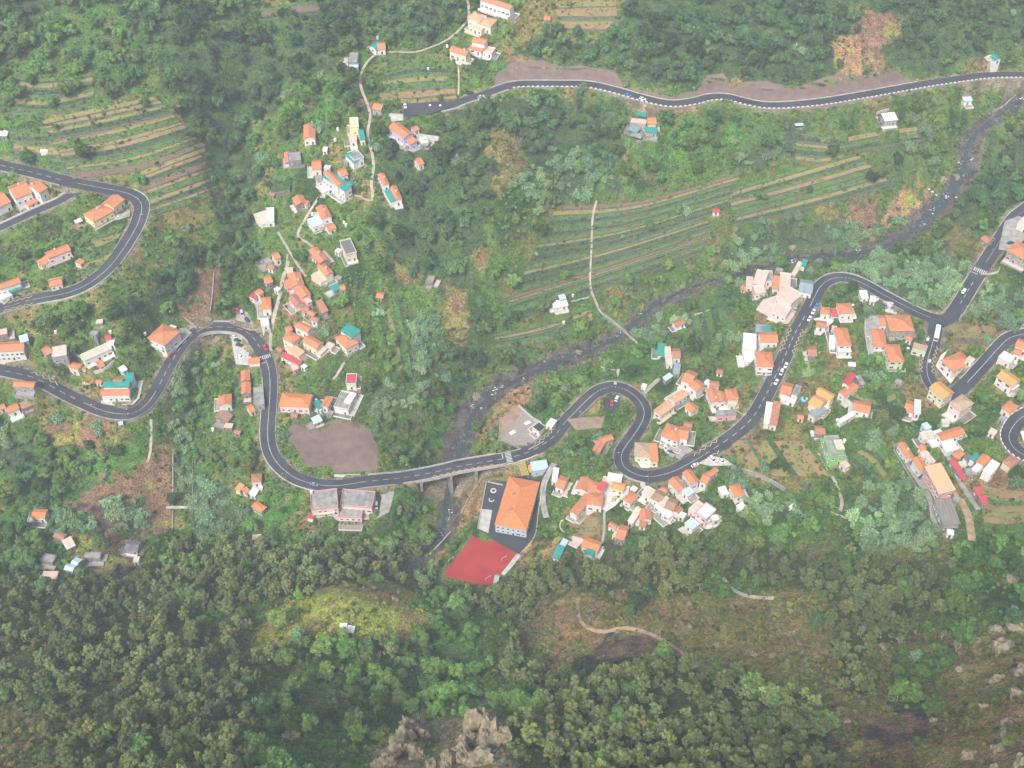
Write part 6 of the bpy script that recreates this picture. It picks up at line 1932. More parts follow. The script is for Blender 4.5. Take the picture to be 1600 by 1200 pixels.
def free_wall(px, hup, down, th, m, label, name='retaining_wall', cat='wall', base=None):
    q = spline(PX(px), 6); P = np.array([hit(u, v, hup) for u, v in q]); P[:, 2] = smooth(P[:, 2], 2)
    w_ = wall_along(name, P, th, hup, down, M[m]); tag(w_, label, cat, 'garden and retaining walls'); return w_
free_wall('1144,727 1170,735 1200,747 1228,763', 2.6, 1, .6, 'concrete', 'long sloping retaining wall below the dry field')
free_wall('880,702 905,708 935,713 961,716', 2.2, 2, .5, 'concrete_dark', 'dark retaining wall between the two hairpins and the school lane')
free_wall('760,752 753,790 746,826', 1.0, 1, .3, 'concrete_light', 'pale wall on the left side of the school yard')
free_wall('762,752 776,755 786,757', 1.0, 1, .3, 'concrete_light', 'pale wall at the back of the school yard')
free_wall('853,742 845,776 841,800 835,838 811,867', 1.0, 1.4, .3, 'concrete_light', 'pale wall on the right side of the school yard')
free_wall('811,866 790,893 768,918', 1.0, 2.0, 2.4, 'concrete_light', 'broad pale edge along the red court', 'court_terrace', 'terrace edge')
free_wall('781,655 779,692', .8, 2, .3, 'concrete', 'left wall of the gravel lot')
free_wall('779,692 800,697 823,702 850,689', .8, 5, .5, 'concrete', 'high retaining wall in front of the gravel lot')
free_wall('810,632 828,648 850,666', 1.8, 1, .5, 'concrete_light', 'pale wall at the back of the gravel lot')
free_wall('757,692 778,694', 2.0, 2, 3, 'concrete_dark', 'square concrete tank beside the river bridge', 'water_tank', 'tank')
free_wall('750,752 742,762 732,778 722,800', .8, 1, .4, 'concrete', 'thin wall along the river bank above the court')
free_wall('704,830 688,848 671,866', .8, 2, .4, 'concrete_light', 'pale river wall left of the red court')
free_wall('270,702 270,750 270,795', .8, 2, .5, 'concrete', 'left wall of the straight ravine channel')
free_wall('270,798 269,825', .8, 2, .5, 'concrete', 'lower left wall of the ravine channel')
free_wall('301,718 301,760 301,808', .8, 2, .5, 'concrete_dark', 'right wall of the straight ravine channel')
free_wall('334,425 332,455 328,488', 1.0, 1, .5, 'concrete', 'long wall across the bare slope above the left bridge')
free_wall('283,490 296,502 308,513', .8, 1, .5, 'concrete', 'slanting wall joining the road left of the bridge')
free_wall('1003,616 1016,603 1034,590', .6, 2, .4, 'concrete', 'wall beside the paved strip at the hairpin')
free_wall('708,82 703,88 706,93 720,98 736,99', 1.2, 1, .3, 'white_paving', 'curved white garden wall at the top')
free_wall('1146,640 1166,648', .8, 1, .3, 'concrete_light', 'small wall below the pink balconied building')
free_wall('887,806 877,815 875,824 882,831', .7, 1, .5, 'concrete_light', 'curved pale wall at the left of the dry field')
free_wall('947,797 944,806 945,822 941,848', .6, 1, .4, 'concrete_light', 'pale wall along the right of the dry field')
free_wall('1291,798 1308,803 1328,811', .8, 1, .4, 'concrete_light', 'pale wall at the foot of the green house lane')
free_wall('1288,785 1302,790 1313,793', .8, 1, .4, 'concrete', 'grey wall above the foot of the green house lane')
free_wall('1532,428 1545,428 1560,424 1566,413 1600,412', .7, 1, .3, 'concrete_light', 'pale garden wall right of the upper crossing')
free_wall('1369,179 1372,185', .8, 1, .4, 'concrete_light', 'short white wall beside the white roofed shed')
free_wall('1370,176 1390,168', .8, 1, .4, 'concrete_light', 'pale wall behind the white roofed shed')
free_wall('1551,173 1568,165 1588,146', 1.2, 2, .5, 'concrete', 'wall beside the stream at the upper right')
free_wall('1555,185 1570,200 1582,212', 1.2, 2, .7, 'concrete_dark', 'concrete weir wall beside the upper stream')
free_wall('118,553 140,560 160,557 178,548', 1.4, 1, .3, 'concrete', 'grey wall below the half built terrace house')
free_wall('146,580 165,574 184,556', 1.4, 1, .3, 'white_paving', 'white stepped wall right of the cream pair')
free_wall('356,520 352,534', 1, 1, .4, 'concrete_dark', 'short wall at the corner of the parking yard')
free_wall('1402,694 1397,702 1420,740 1445,782', .5, 1.5, .4, 'concrete', 'wall along the left of the lower lane')
free_wall('1085,492 1100,487 1112,482', .6, 1, .4, 'concrete_light', 'short pale wall at the top of the vegetable garden')
free_wall('939,573 955,576 966,579', .6, 1, .4, 'concrete_light', 'pale wall above the first hairpin bend')
free_wall('966,580 963,592 961,600', .8, 1, 1.6, 'concrete_light', 'broad pale ramp joining the first hairpin bend', 'ramp', 'ramp')
free_wall('893,470 908,467 920,464', .4, 1, .6, 'concrete_light', 'pale ledge left of the terrace footpath')
free_wall('1100,487 1097,505 1093,520', .4, 1, .3, 'concrete', 'side wall of the vegetable garden')
free_wall('1352,496 1352,520 1357,552', 1.2, 1.5, .4, 'concrete_light', 'pale side wall of the concrete courtyard')

def bridge(L, i0, i1, label, nm, w_, piers, th=1.0, m='concrete_light', rail=False):
    root = empty(nm, (0, 0, 0)); tag(root, label, 'bridge')
    P = L.P[i0:i1 + 1]
    N = L.N[i0:i1 + 1]
    vs = []
    for p, n in zip(P, N):
        for o_, z in ((-w_ / 2, -.08), (w_ / 2, -.08), (w_ / 2, -th), (-w_ / 2, -th)): vs.append((p[0] + n[0] * o_, p[1] + n[1] * o_, p[2] + z))
    n = len(P); fs = [(4 * i + k, 4 * i + (k + 1) % 4, 4 * i + 4 + (k + 1) % 4, 4 * i + 4 + k) for i in range(n - 1) for k in range(4)] + [(0, 3, 2, 1), (4 * n - 4, 4 * n - 3, 4 * n - 2, 4 * n - 1)]
    mesh_obj('deck', vs, [f[::-1] for f in fs], M[m], root)
    for f in piers:
        j = int(f * (n - 1)); p, t, nn = P[j], L.T[i0 + j], N[j]
        g = float(hgt(p[0], p[1])) - 1.5; b = MB()
        if g < p[2] - th - .5:
            b.box(-.7, .7, -w_ / 2 + .4, w_ / 2 - .4, g - p[2], -th, 0); o = b.build('pier', M['concrete'], root); o.matrix_local = Matrix.Translation(p) @ Matrix.Rotation(math.atan2(t[1], t[0]), 4, 'Z')
    if rail:
        for sd in (-1, 1):
            q = np.c_[P[:, :2] + N * sd * (w_ / 2 - .1), P[:, 2]]
            wall_along('railing', q, .08, 1.0, 0.0, M['metal'], root)
    return root
L = RD['B']
br = np.where(L.bridge)[0]
cut = np.where(np.diff(br) > 1)[0]
segs = np.split(br, cut + 1)
for sg, lab, nm in zip(segs, ('curved concrete road bridge over the ravine at the left', 'long concrete road bridge over the rocky river'), ('road_bridge', 'road_bridge')):
    bridge(L, max(0, sg[0] - 2), min(len(L.P) - 1, sg[-1] + 2), lab, nm, L.w + .9, (.15, .38, .62, .85), 1.3)
L = PT['terrace_path']
bridge(L, L.idx(943, 490), L.idx(980, 522), 'narrow footbridge with railings over the river', 'footbridge', 1.8, (0.1, .9), .4, 'concrete', True)
a, b = hit(260, 794), hit(314, 794); z = max(a[2], b[2]) + .6
w_ = wall_along('footbridge', np.array([(*(a + (b - a) * t)[:2], z) for t in (0, .5, 1)]), 1.4, .15, .3, M['concrete_light']); tag(w_, 'plain slab footbridge across the walled ravine', 'bridge')

# ------------------------------------------------------------------ buildings
for k_, hs in enumerate(HOUSES): build_house(hs, k_)

# ------------------------------------------------------------------ river water, foam, boulders
L = RIV
_wob = np.interp(np.arange(len(L.P)), np.arange(0, len(L.P) + 14, 14), rng.uniform(-2.2, 2.2, len(np.arange(0, len(L.P) + 14, 14))))
c = L.P.copy(); c[:, :2] += L.N * _wob[:, None]
wd = smooth(np.repeat(rng.uniform(.7, 2.0, len(L.P) // 6 + 1), 6)[:len(L.P)], 2)
wd = np.where((L.px[:, 0] > 1440) & (L.px[:, 0] < 1500), 6.0, wd); wd = smooth(wd, 2)
vs = []
for i in range(len(c)):
    for o_ in (-1, 1): vs.append((c[i, 0] + L.N[i, 0] * o_ * wd[i], c[i, 1] + L.N[i, 1] * o_ * wd[i], L.P[i, 2] + .25))
o = mesh_obj('river', vs, [(2 * i, 2 * i + 2, 2 * i + 3, 2 * i + 1) for i in range(len(c) - 1)], M['water']); o['kind'] = 'structure'
if o.data.polygons[5].normal.z < 0: o.data.flip_normals()
vs, fs = [], []
foam_px = [(1465, 303, 8), (1480, 308, 5), (1458, 330, 4), (1499, 258, 3), (1445, 352, 3), (1340, 392, 3), (1238, 408, 4), (770, 616, 4), (775, 610, 3), (738, 635, 2.5), (850, 566, 2), (855, 560, 1.5), (818, 592, 2), (752, 640, 2.5), (703, 800, 3), (714, 762, 2), (966, 524, 3), (1000, 491, 2.5), (1594, 155, 4), (1520, 250, 3), (1505, 275, 2), (785, 605, 2.2), (690, 835, 2), (724, 690, 1.5), (860, 548, 1.5), (700, 812, 2)]
for u, v, s_ in foam_px:
    p = hit(u, v)
    for _ in range(6):
        q = p[:2] + rng.normal(size=2) * s_ * .3; r_ = s_ * rng.uniform(.05, .13); k0 = len(vs); n = 7; z = float(hgt(*q)) + .45
        for a in range(n):
            rr = r_ * rng.uniform(.5, 1.2); vs.append((q[0] + rr * math.cos(a * 6.283 / n) * 1.5, q[1] + rr * math.sin(a * 6.283 / n), z))
        fs.append(tuple(range(k0, k0 + n)))
o = mesh_obj('foam', vs, fs, M['foam']); o['kind'] = 'stuff'

def rock_mesh(name, seed, sub=2, rough=.35, m=None, ridge=False):
    import bmesh
    r_ = random.Random(seed); bm = bmesh.new(); bmesh.ops.create_icosphere(bm, subdivisions=sub, radius=1)
    from mathutils import noise
    off = Vector((r_.random() * 50, r_.random() * 50, r_.random() * 50))
    for v in bm.verts:
        n = noise.fractal(v.co * 1.3 + off, 1.0, 2.0, 4) * rough * 1.6 + noise.noise(v.co * 4 + off) * rough * .35
        if ridge: n += (noise.cell(Vector((v.co.x * 3, v.co.y * 3, v.co.z * 1.2)) + off) - .5) * .22
        v.co *= 1 + n
    me = bpy.data.meshes.new(name); bm.to_mesh(me); bm.free(); me.materials.append(m or M['rock']); return me
BO = [rock_mesh('boulder', s, 1, .3, M['river_rock']) for s in range(4)]
pr = []
n = 1500
idx = rng.integers(0, len(RIV.P), n); off = rng.normal(size=n) * 4.2
x = RIV.P[idx, 0] + RIV.N[idx, 0] * off + rng.normal(size=n); y = RIV.P[idx, 1] + RIV.N[idx, 1] * off + rng.normal(size=n)
ok = (np.array([RIVM[min(NY - 1, max(0, int((b - GY[0]) / GS))), min(NX - 1, max(0, int((a - GX[0]) / GS)))] for a, b in zip(x, y)]) < 1.5)
x, y = x[ok], y[ok]; z = hgt(x, y)
for k in range(4):
    o = link_mesh('river_boulder', BO[k]); o.location = (x[k], y[k], z[k]); o['kind'] = 'stuff'; pr.append([o])
instancer('river_boulders', x, y, z, rng.uniform(.18, .45, len(x)) * (1 + 1.6 * (rng.random(len(x)) < .08)), np.full((len(x), 3), .1), pr)
# stones on the heath
n = 3000
x = rng.uniform(-200, 260, n); y = rng.uniform(120, 420, n); z = hgt(x, y); zi_, u_, v_ = zone_at(x, y, z, 8)
ok = np.isin(zi_, [Z['heath'], Z['pale'], Z['ochre']]) & (v_ > 860) & (u_ > 500)
x, y, z = x[ok], y[ok], z[ok]
pr = []
for k in range(4):
    o = link_mesh('stone', rock_mesh('stone', 20 + k, 1, .3)); o.location = (x[k], y[k], z[k]); o['kind'] = 'stuff'; pr.append([o])
instancer('scattered_stones', x, y, z, rng.uniform(.18, .55, len(x)) * (1 + 2.5 * (rng.random(len(x)) < .15)), np.full((len(x), 3), .1), pr)

OUT = [(748, 1122, 8, 6, 22, 'tallest jagged rock point at the bottom, top of the higher pinnacle'), (764, 1140, 8, 6, 16, 'pale rock shoulder just right of the tallest point'), (782, 1150, 6, 5, 10, 'pale rock step at the right end of the higher pinnacle'), (735, 1150, 6, 5, 14, 'brown rock face on the left of the tallest point'), (722, 1172, 7, 5, 12, 'lower left face of the higher pinnacle'), (752, 1180, 8, 6, 9, 'rock foot below the tallest point'), (700, 1190, 6, 4, 8, 'broken rock ledge between the two pinnacles'),
 (648, 1138, 8, 6, 20, 'rounded point of the lower pinnacle at the bottom'), (632, 1152, 7, 6, 16, 'left shoulder of the lower pinnacle'), (620, 1170, 7, 5, 13, 'narrow rib under the left shoulder of the lower pinnacle'), (604, 1187, 6, 5, 10, 'end of the rock rib running down left of the lower pinnacle'), (585, 1196, 4, 3, 5, 'last rock of the rib at the bottom edge'), (652, 1172, 6, 6, 12, 'shaded foot of the lower pinnacle'), (672, 1194, 4, 3, 4, 'small ledge by the bottom edge between the pinnacles'), (858, 1112, 4, 3, 3, 'small pale rock among the trees right of the pinnacles'), (838, 1122, 4, 3, 3, 'narrow pale rock left of the bottom centre wood'), (875, 1105, 3, 2, 2, 'tiny pale rock at the crest of the bottom centre wood'),
 (1560, 1060, 4, 3, 2.5, 'pale rock on the dry slope at the right, lower middle'), (1590, 1085, 5, 4, 3, 'pale rock rib at the right edge, halfway down the dry slope'), (1540, 1105, 3, 2.4, 2, 'small pale rock on the dry slope above the white boulder'), (1575, 1130, 4, 3, 2, 'flat pale rock near the bottom right corner'), (1500, 1045, 3, 2, 2, 'small grey rock on the heath left of the brown knob'), (1528, 1000, 3, 2.4, 2, 'grey rock between the wood and the brown knob'), (1598, 1050, 5, 4, 4, 'rough pale rock cut by the right edge'), (1460, 1125, 2.5, 2, 1.5, 'small rock beside the dark hollow at the bottom right'),
 (1570, 1010, 9, 6, 5, 'rounded brown rock knob at the right edge'), (1590, 980, 7, 5, 4, 'brown rock crest at the right edge above the rounded knob'), (1555, 985, 5, 4, 3, 'grey rock slab beside the rounded knob at the right'), (1585, 905, 5, 4, 3, 'pale rock face at the right edge beside the wood'), (1520, 1180, 5, 3, 2, 'white boulder on the orange slope at the bottom right'), (1596, 1192, 4, 3, 2.5, 'white rock cut by the bottom right corner'),
 (1245, 985, 2.4, 2, 1.6, 'small white rock on the heath, upper one'), (1232, 1034, 2.2, 2, 1.5, 'small white rock on the heath, lower one'), (445, 1150, 2.5, 2, 3, 'thin pale rock beside the dead tree at the bottom left'),
 (1475, 278, 5, 4, 4, 'dark boulder mass above the river pool'), (1495, 275, 4, 3, 3, 'grey boulder on the bank beside the river pool'), (1395, 320, 4, 4, 3, 'pale rock bank beside the upper river'), (1135, 412, 6, 5, 5, 'big purplish boulder on the far river bank'), (1120, 388, 4, 3, 3, 'grey boulder above the big purplish one'), (922, 495, 4, 3, 4, 'brown boulder beside the footbridge'), (745, 618, 5, 4, 3, 'brown boulder at the river bend'), (1238, 385, 4, 3, 3, 'grey rock under the reeds on the far bank'), (1300, 318, 3, 2.4, 2.4, 'pale rounded rock among the right terraces'), (905, 550, 3, 2.5, 2, 'grey boulder in the river below the footbridge')]
for i, (u, v, a, b, h, lab) in enumerate(OUT):
    p = hit(u, v, h * .4)
    o = link_mesh('rock_outcrop', rock_mesh('rock_outcrop', 100 + i, 4 if h > 5 else 3, .3 if h < 6 else .36)); o.location = (p[0], p[1], p[2] + h * .05); o.scale = (a * .6, b * .6, h * (.5 if h > 8 else .62)); o.rotation_euler = (0.25 * (i % 3 - 1), .3 * (i % 2), i * 1.3)
    tag(o, lab, 'rock', 'rocks')

# ------------------------------------------------------------------ dead trees
def dead_tree(seed, h):
    r_ = random.Random(seed); b = MB()
    def grow(p, d, ln, rad, dep):
        q = p + d * ln; b.tube(p, q, rad, rad * .65, 5 if dep < 2 else 3)
        if dep >= 4: return
        for _ in range(3 if dep < 3 else 2):
            nd = (d + Vector((r_.uniform(-1, 1), r_.uniform(-1, 1), r_.uniform(-.15, .7))) * .75).normalized(); grow(q.lerp(p, r_.uniform(0, .35)), nd, ln * r_.uniform(.6, .85), rad * .55, dep + 1)
    grow(Vector((0, 0, -.5)), Vector((r_.uniform(-.15, .15), r_.uniform(-.15, .15), 1)).normalized(), h * .36, h * .022, 0)
    return b.mesh('dead_tree', M['dead_bark'])
DT_ = [dead_tree(s, 8) for s in range(5)]
DEAD = [(530, 1040, 'above the hollow below the knoll'), (560, 1055, 'left of the grey tree group in the hollow'), (480, 1065, 'at the left of the hollow'), (615, 1060, 'in the middle of the hollow'), (640, 1080, 'right of the middle of the hollow'), (680, 1075, 'at the right of the hollow'), (700, 1050, 'near the right edge of the hollow'), (590, 1025, 'under the grassy knoll'), (650, 1115, 'just above the lower pinnacle'), (600, 1095, 'above the pale rock rib'), (395, 1180, 'beside the bottom edge at the left'), (455, 1150, 'beside the thin pale rock'),
 (940, 1120, 'in the bottom centre wood, left'), (965, 1110, 'in the bottom centre wood, right'), (1350, 945, 'on the heath below the wood, upper'), (1345, 985, 'on the heath below the wood, lower'), (1410, 1010, 'pale tangle above the deep green tree'), (1400, 1085, 'left of the deep green tree'), (1300, 1120, 'standing thin and tall over the dry gully'), (1375, 1098, 'fallen across the dry gully'), (1470, 990, 'on the right hand ridge'), (1490, 1010, 'on the slope under the ridge'), (1270, 905, 'at the edge of the wood below the lane'), (1092, 915, 'above the rocky trail'), (920, 960, 'beside the curved trail'), (1180, 905, 'behind the rocky trail'), (1250, 890, 'thin one left of the wood below the lane')]
for i, (u, v, wh_) in enumerate(DEAD):
    p = hit(u, v + 12); o = link_mesh('dead_tree', DT_[i % 5]); s_ = rng.uniform(.8, 1.25); o.location = p; o.scale = (s_, s_, s_); o.rotation_euler = (rng.normal() * .08, rng.normal() * .08, rng.random() * 6.28)
    tag(o, 'bare grey dead tree ' + wh_, 'dead tree', 'dead trees')

# ------------------------------------------------------------------ cars and bus
CARC = {k: mat('car_paint_' + k, c_, .3, .02, 1, spec=.5) for k, c_ in dict(white=(.75, .76, .78), red=(.5, .03, .04), blue=(.05, .22, .5), silver=(.45, .47, .49), dark=(.04, .045, .05), purple=(.28, .1, .25), bluegrey=(.2, .3, .36)).items()}
TYRE = mat('tyre', (.02, .02, .02), .9, .1); LAMP = mat('headlight_glass', (.8, .8, .75), .2, .05)
def loft(b, secs, mi=0):
    """closed skin through cross sections of equal point count"""
    k = len(b.v); n = len(secs[0])
    for s_ in secs: b.v += [tuple(q) for q in s_]
    for i in range(len(secs) - 1):
        for j in range(n):
            a = k + i * n + j; c_ = k + i * n + (j + 1) % n; b.f.append((a, c_, c_ + n, a + n)); b.m.append(mi)
    b.f.append(tuple(range(k + n - 1, k - 1, -1))); b.m.append(mi); e = k + (len(secs) - 1) * n; b.f.append(tuple(range(e, e + n))); b.m.append(mi)
def sec(x, w0, w1, z0, z1, z2):
    return [(x, -w0, z0), (x, w0, z0), (x, w1, z1), (x, w1 * .92, z2), (x, -w1 * .92, z2), (x, -w1, z1)]
def car_meshes(cm, van=False):
    b = MB(); top = 1.0
    loft(b, [sec(-2.1, .72, .78, .32, .6, .82), sec(-1.9, .8, .86, .24, .62, .95), sec(-1.2, .84, .88, .22, .65, 1.0), sec(.9, .84, .88, .22, .65, .98), sec(1.8, .8, .85, .24, .6, .82), sec(2.1, .7, .76, .32, .55, .68)])
    body = b.mesh('body', cm); g = MB()
    z2 = 1.9 if van else 1.45
    loft(g, [sec(-1.85, .7, .7, .9, .95, 1.0), sec(-1.35 if not van else -1.8, .74, .68, .9, 1.1, z2 - .03), sec(.25 if not van else .9, .74, .68, .9, 1.1, z2 - .02), sec(1.05 if not van else 1.5, .74, .72, .9, .93, .97)])
    glass = g.mesh('windows', M['glass']); r_ = MB(); r_.box(-1.35 if not van else -1.8, .3 if not van else .95, -.64, .64, z2 - .04, z2 + .03); roof = r_.mesh('roof', cm)
    w_ = MB(); w_.tube((0, -.11, 0), (0, .11, 0), .33, .33, 12); wheel = w_.mesh('wheel', TYRE)
    h_ = MB(); h_.box(-.03, .03, -.16, .16, -.07, .07); head = h_.mesh('headlight', LAMP)
    return body, glass, roof, wheel, head
CM = {(k, v): car_meshes(CARC[k], v) for k in CARC for v in (False, True)}
def car(u, v, col, dirpx, label, van=False, road=None):
    p = hit(u, v, .6); q = hit(u + dirpx[0], v + dirpx[1], .6); ang = math.atan2(q[1] - p[1], q[0] - p[0])
    if road:
        L = RD[road]; i = int(np.argmin((L.P[:, 0] - p[0]) ** 2 + (L.P[:, 1] - p[1]) ** 2)); z = L.P[i, 2]; t = L.T[i]; ang = math.atan2(t[1], t[0]); zs = (L.P[min(i + 1, len(L.P) - 1), 2] - L.P[max(i - 1, 0), 2]) / (2 * L.step)
    else: z = float(hgt(p[0], p[1])) + .17; zs = 0
    root = empty('parked_car' if not van else 'parked_van', (p[0], p[1], z + .01), ang); root.rotation_euler = (0, -math.atan(zs), ang)
    tag(root, label, 'van' if van else 'car', 'cars in the valley')
    body, glass, roof, wheel, head = CM[(col, van)]
    for nm, me in (('body', body), ('windows', glass), ('roof', roof)): link_mesh(nm, me, root)
    for x in (-1.3, 1.3):
        for y in (-.78, .78): link_mesh('wheel', wheel, root, Matrix.Translation((x, y, .33)))
    for y in (-.52, .52): link_mesh('headlight', head, root, Matrix.Translation((2.06, y, .6)))
for a in [
 (371, 486, 'red', (0, 8), 'small red car parked in the lay-by above the road bend'), (378, 490, 'silver', (2, 8), 'pale car parked right of the small red one in the lay-by', True), (386, 500, 'dark', (4, 6), 'black car parked at the end of the lay-by above the road bend'),
 (367, 526, 'white', (9, 0), 'white car in the parking yard, topmost one'), (371, 532, 'dark', (9, -1), 'black car in the parking yard, next to the topmost one'), (374, 539, 'dark', (9, 0), 'grey black car in the parking yard, third from the top'), (376, 558, 'white', (9, 1), 'white car alone at the lower end of the parking yard'),
 (414, 543, 'red', (2, 9), 'red car driving towards the zebra crossing', False, 'B'), (266, 555, 'red', (6, -9), 'bright red car pulled up beside the left bridge road'), (491, 757, 'bluegrey', (9, 2), 'grey blue car driving round the lower bend', False, 'B'),
 (1276, 478, 'blue', (-5, 9), 'blue car at the head of the row on the straight road'), (1271, 487, 'white', (-5, 9), 'white car parked behind the blue one'), (1265, 498, 'white', (-5, 9), 'white car parked third in the row behind the blue one'),
 (1228, 571, 'white', (-4, 9), 'white car parked below the zigzag markings, upper one'), (1221, 582, 'white', (-4, 9), 'white car parked below the zigzag markings, middle one', True), (1213, 597, 'white', (-5, 9), 'white car parked below the zigzag markings, lower one'), (1216, 590, 'dark', (-5, 9), 'dark car squeezed between the white cars on the straight road'),
 (1243, 484, 'silver', (4, 3), 'silver car on the forecourt of the tall pink building'), (1086, 727, 'white', (9, -5), 'white car beside the lower bend under the car yard'), (1113, 718, 'white', (6, 5), 'white car parked in the roadside lay-by, left one', True), (1128, 721, 'white', (6, 3), 'white car parked in the roadside lay-by, right one'),
 (1044, 704, 'silver', (2, 7), 'silver car in the grey yard below the large orange roof'), (1050, 709, 'dark', (5, 5), 'dark car in the grey yard below the large orange roof'), (1040, 700, 'white', (2, 6), 'white car in the grey yard nearest the house'),
 (956, 630, 'red', (0, 9), 'red car with pale roof parked inside the first hairpin'), (964, 623, 'white', (3, -6), 'white van parked inside the first hairpin', True),
 (672, 165, 'white', (0, -8), 'white car in the small upper car park, left one'), (681, 166, 'dark', (0, -8), 'dark car in the small upper car park'), (688, 166, 'white', (0, -8), 'white car in the small upper car park, right one'), (633, 166, 'white', (1, 8), 'white car at the left end of the small upper car park'), (735, 145, 'dark', (8, -2), 'dark car under the wall beside the small upper car park'),
 (752, 152, 'silver', (9, -3), 'silver car leaving the small upper car park', False, 'F'), (981, 149, 'blue', (9, 2), 'blue car on the upper road', False, 'F'), (1004, 155, 'white', (9, 3), 'white car stopped on the edge of the upper road', False, 'F'),
 (1506, 455, 'white', (5, -9), 'white car climbing the road above the junction', False, 'D'), (1383, 478, 'purple', (4, 6), 'purple car by the bend above the very large orange roof'), (1579, 380, 'dark', (6, -2), 'dark car in the yard at the right edge'), (576, 785, 'white', (2, 5), 'white car on the yard right of the flat roofed building'), (588, 790, 'silver', (0, 5), 'pale van on the yard right of the flat roofed building', True)]: car(*a)
# bus
p = hit(1464, 521, 1.5); L = RD['C']; i = int(np.argmin((L.P[:, 0] - p[0]) ** 2 + (L.P[:, 1] - p[1]) ** 2)); t = L.T[i]
root = empty('bus', (p[0], p[1], L.P[i, 2] + .01), math.atan2(t[1], t[0])); tag(root, 'long white bus on the road below the junction', 'bus')
b = MB(); S8 = lambda x, w_, z0, z2: [(x, -w_, z0), (x, w_, z0), (x, w_, z2 - .25), (x, w_ - .2, z2), (x, -w_ + .2, z2), (x, -w_, z2 - .25)]
loft(b, [S8(-5.2, 1.2, .4, 2.9), S8(-5, 1.25, .35, 3.0), S8(4.9, 1.25, .35, 3.0), S8(5.15, 1.18, .4, 2.85)]); b.build('body', CARC['white'], root)
b = MB()
for k in range(7):
    for sd in (-1, 1): b.box(-4.7 + k * 1.35, -3.55 + k * 1.35, sd * 1.262 - .01, sd * 1.262 + .01, 1.4, 2.35)
b.build('side_windows', M['glass'], root); b = MB(); b.box(5.16, 5.2, -1.05, 1.05, 1.2, 2.5); b.build('windscreen', M['glass'], root)
b = MB(); b.box(-1.0, 1.0, -.6, .6, 3.0, 3.22); b.box(-4, -2.8, -.5, .5, 3.0, 3.18); b.build('roof_unit', CARC['silver'], root)
wm = MB(); wm.tube((0, -.15, 0), (0, .15, 0), .5, .5, 12); wm = wm.mesh('wheel', TYRE)
for x in (-3.2, 3.4):
    for y in (-1.12, 1.12): link_mesh('wheel', wm, root, Matrix.Translation((x, y, .5)))

# ------------------------------------------------------------------ lamps, tanks, court and yard fittings
def lamp_mesh():
    b = MB(); b.tube((0, 0, -.5), (0, 0, 7.5), .11, .06, 6); pole = b.mesh('pole', M['metal']); b = MB(); b.tube((0, 0, 7.4), (1.5, 0, 7.7), .05, .04, 5); arm = b.mesh('arm', M['metal']); b = MB(); b.box(1.35, 2.0, -.13, .13, 7.62, 7.76); return pole, arm, b.mesh('lamp_head', WALLC['W'])
LM = lamp_mesh()
for u, v, wh_ in [(153, 648, 'on the lower side of the left bend'), (198, 655, 'at the outside of the left bend'), (313, 530, 'at the start of the curved bridge'), (236, 600, 'on the inside of the left bend'), (388, 508, 'above the parking yard bend'), (410, 690, 'below the zebra crossing'), (448, 752, 'at the lower bend'), (640, 738, 'at the left end of the river bridge'), (745, 718, 'in the middle of the river bridge'), (870, 655, 'before the first hairpin'), (905, 655, 'inside the first hairpin'), (1003, 618, 'at the tip of the first hairpin'), (960, 722, 'outside the second hairpin'), (1012, 756, 'above the row of roofs'), (1092, 712, 'beside the grey car yard'), (1165, 655, 'on the climbing road'), (1218, 560, 'beside the large white house'), (1251, 480, 'on the pink building forecourt'), (1327, 430, 'at the top of the bend'), (1400, 465, 'right of the top bend'), (1448, 545, 'beside the bus'), (1500, 495, 'at the junction'), (1550, 392, 'above the upper crossing'), (805, 126, 'at the start of the netted slope'), (878, 124, 'at the netted slope, second'), (958, 130, 'at the netted slope, third'), (1028, 150, 'at the netted slope, fourth'), (1345, 138, 'at the netted slope, right part'), (222, 352, 'outside the left hairpin'), (110, 450, 'on the lower arm of the left hairpin')]:
    p = hit(u, v); root = empty('street_lamp', p, (u * 7 % 6)); tag(root, 'tall thin street lamp ' + wh_, 'street lamp', 'street lamps')
    for nm, me in zip(('pole', 'arm', 'lamp_head'), LM): link_mesh(nm, me, root)
    t_ = math.atan2(-p[1], -p[0])
b = MB(); b.tube((0, 0, -.3), (0, 0, 1.5), .8, .8, 14); tk = b.mesh('tank_body', WALLC['W']); b = MB(); b.tube((0, 0, 1.5), (0, 0, 1.75), .78, .3, 14); tl = b.mesh('lid', WALLC['W'])
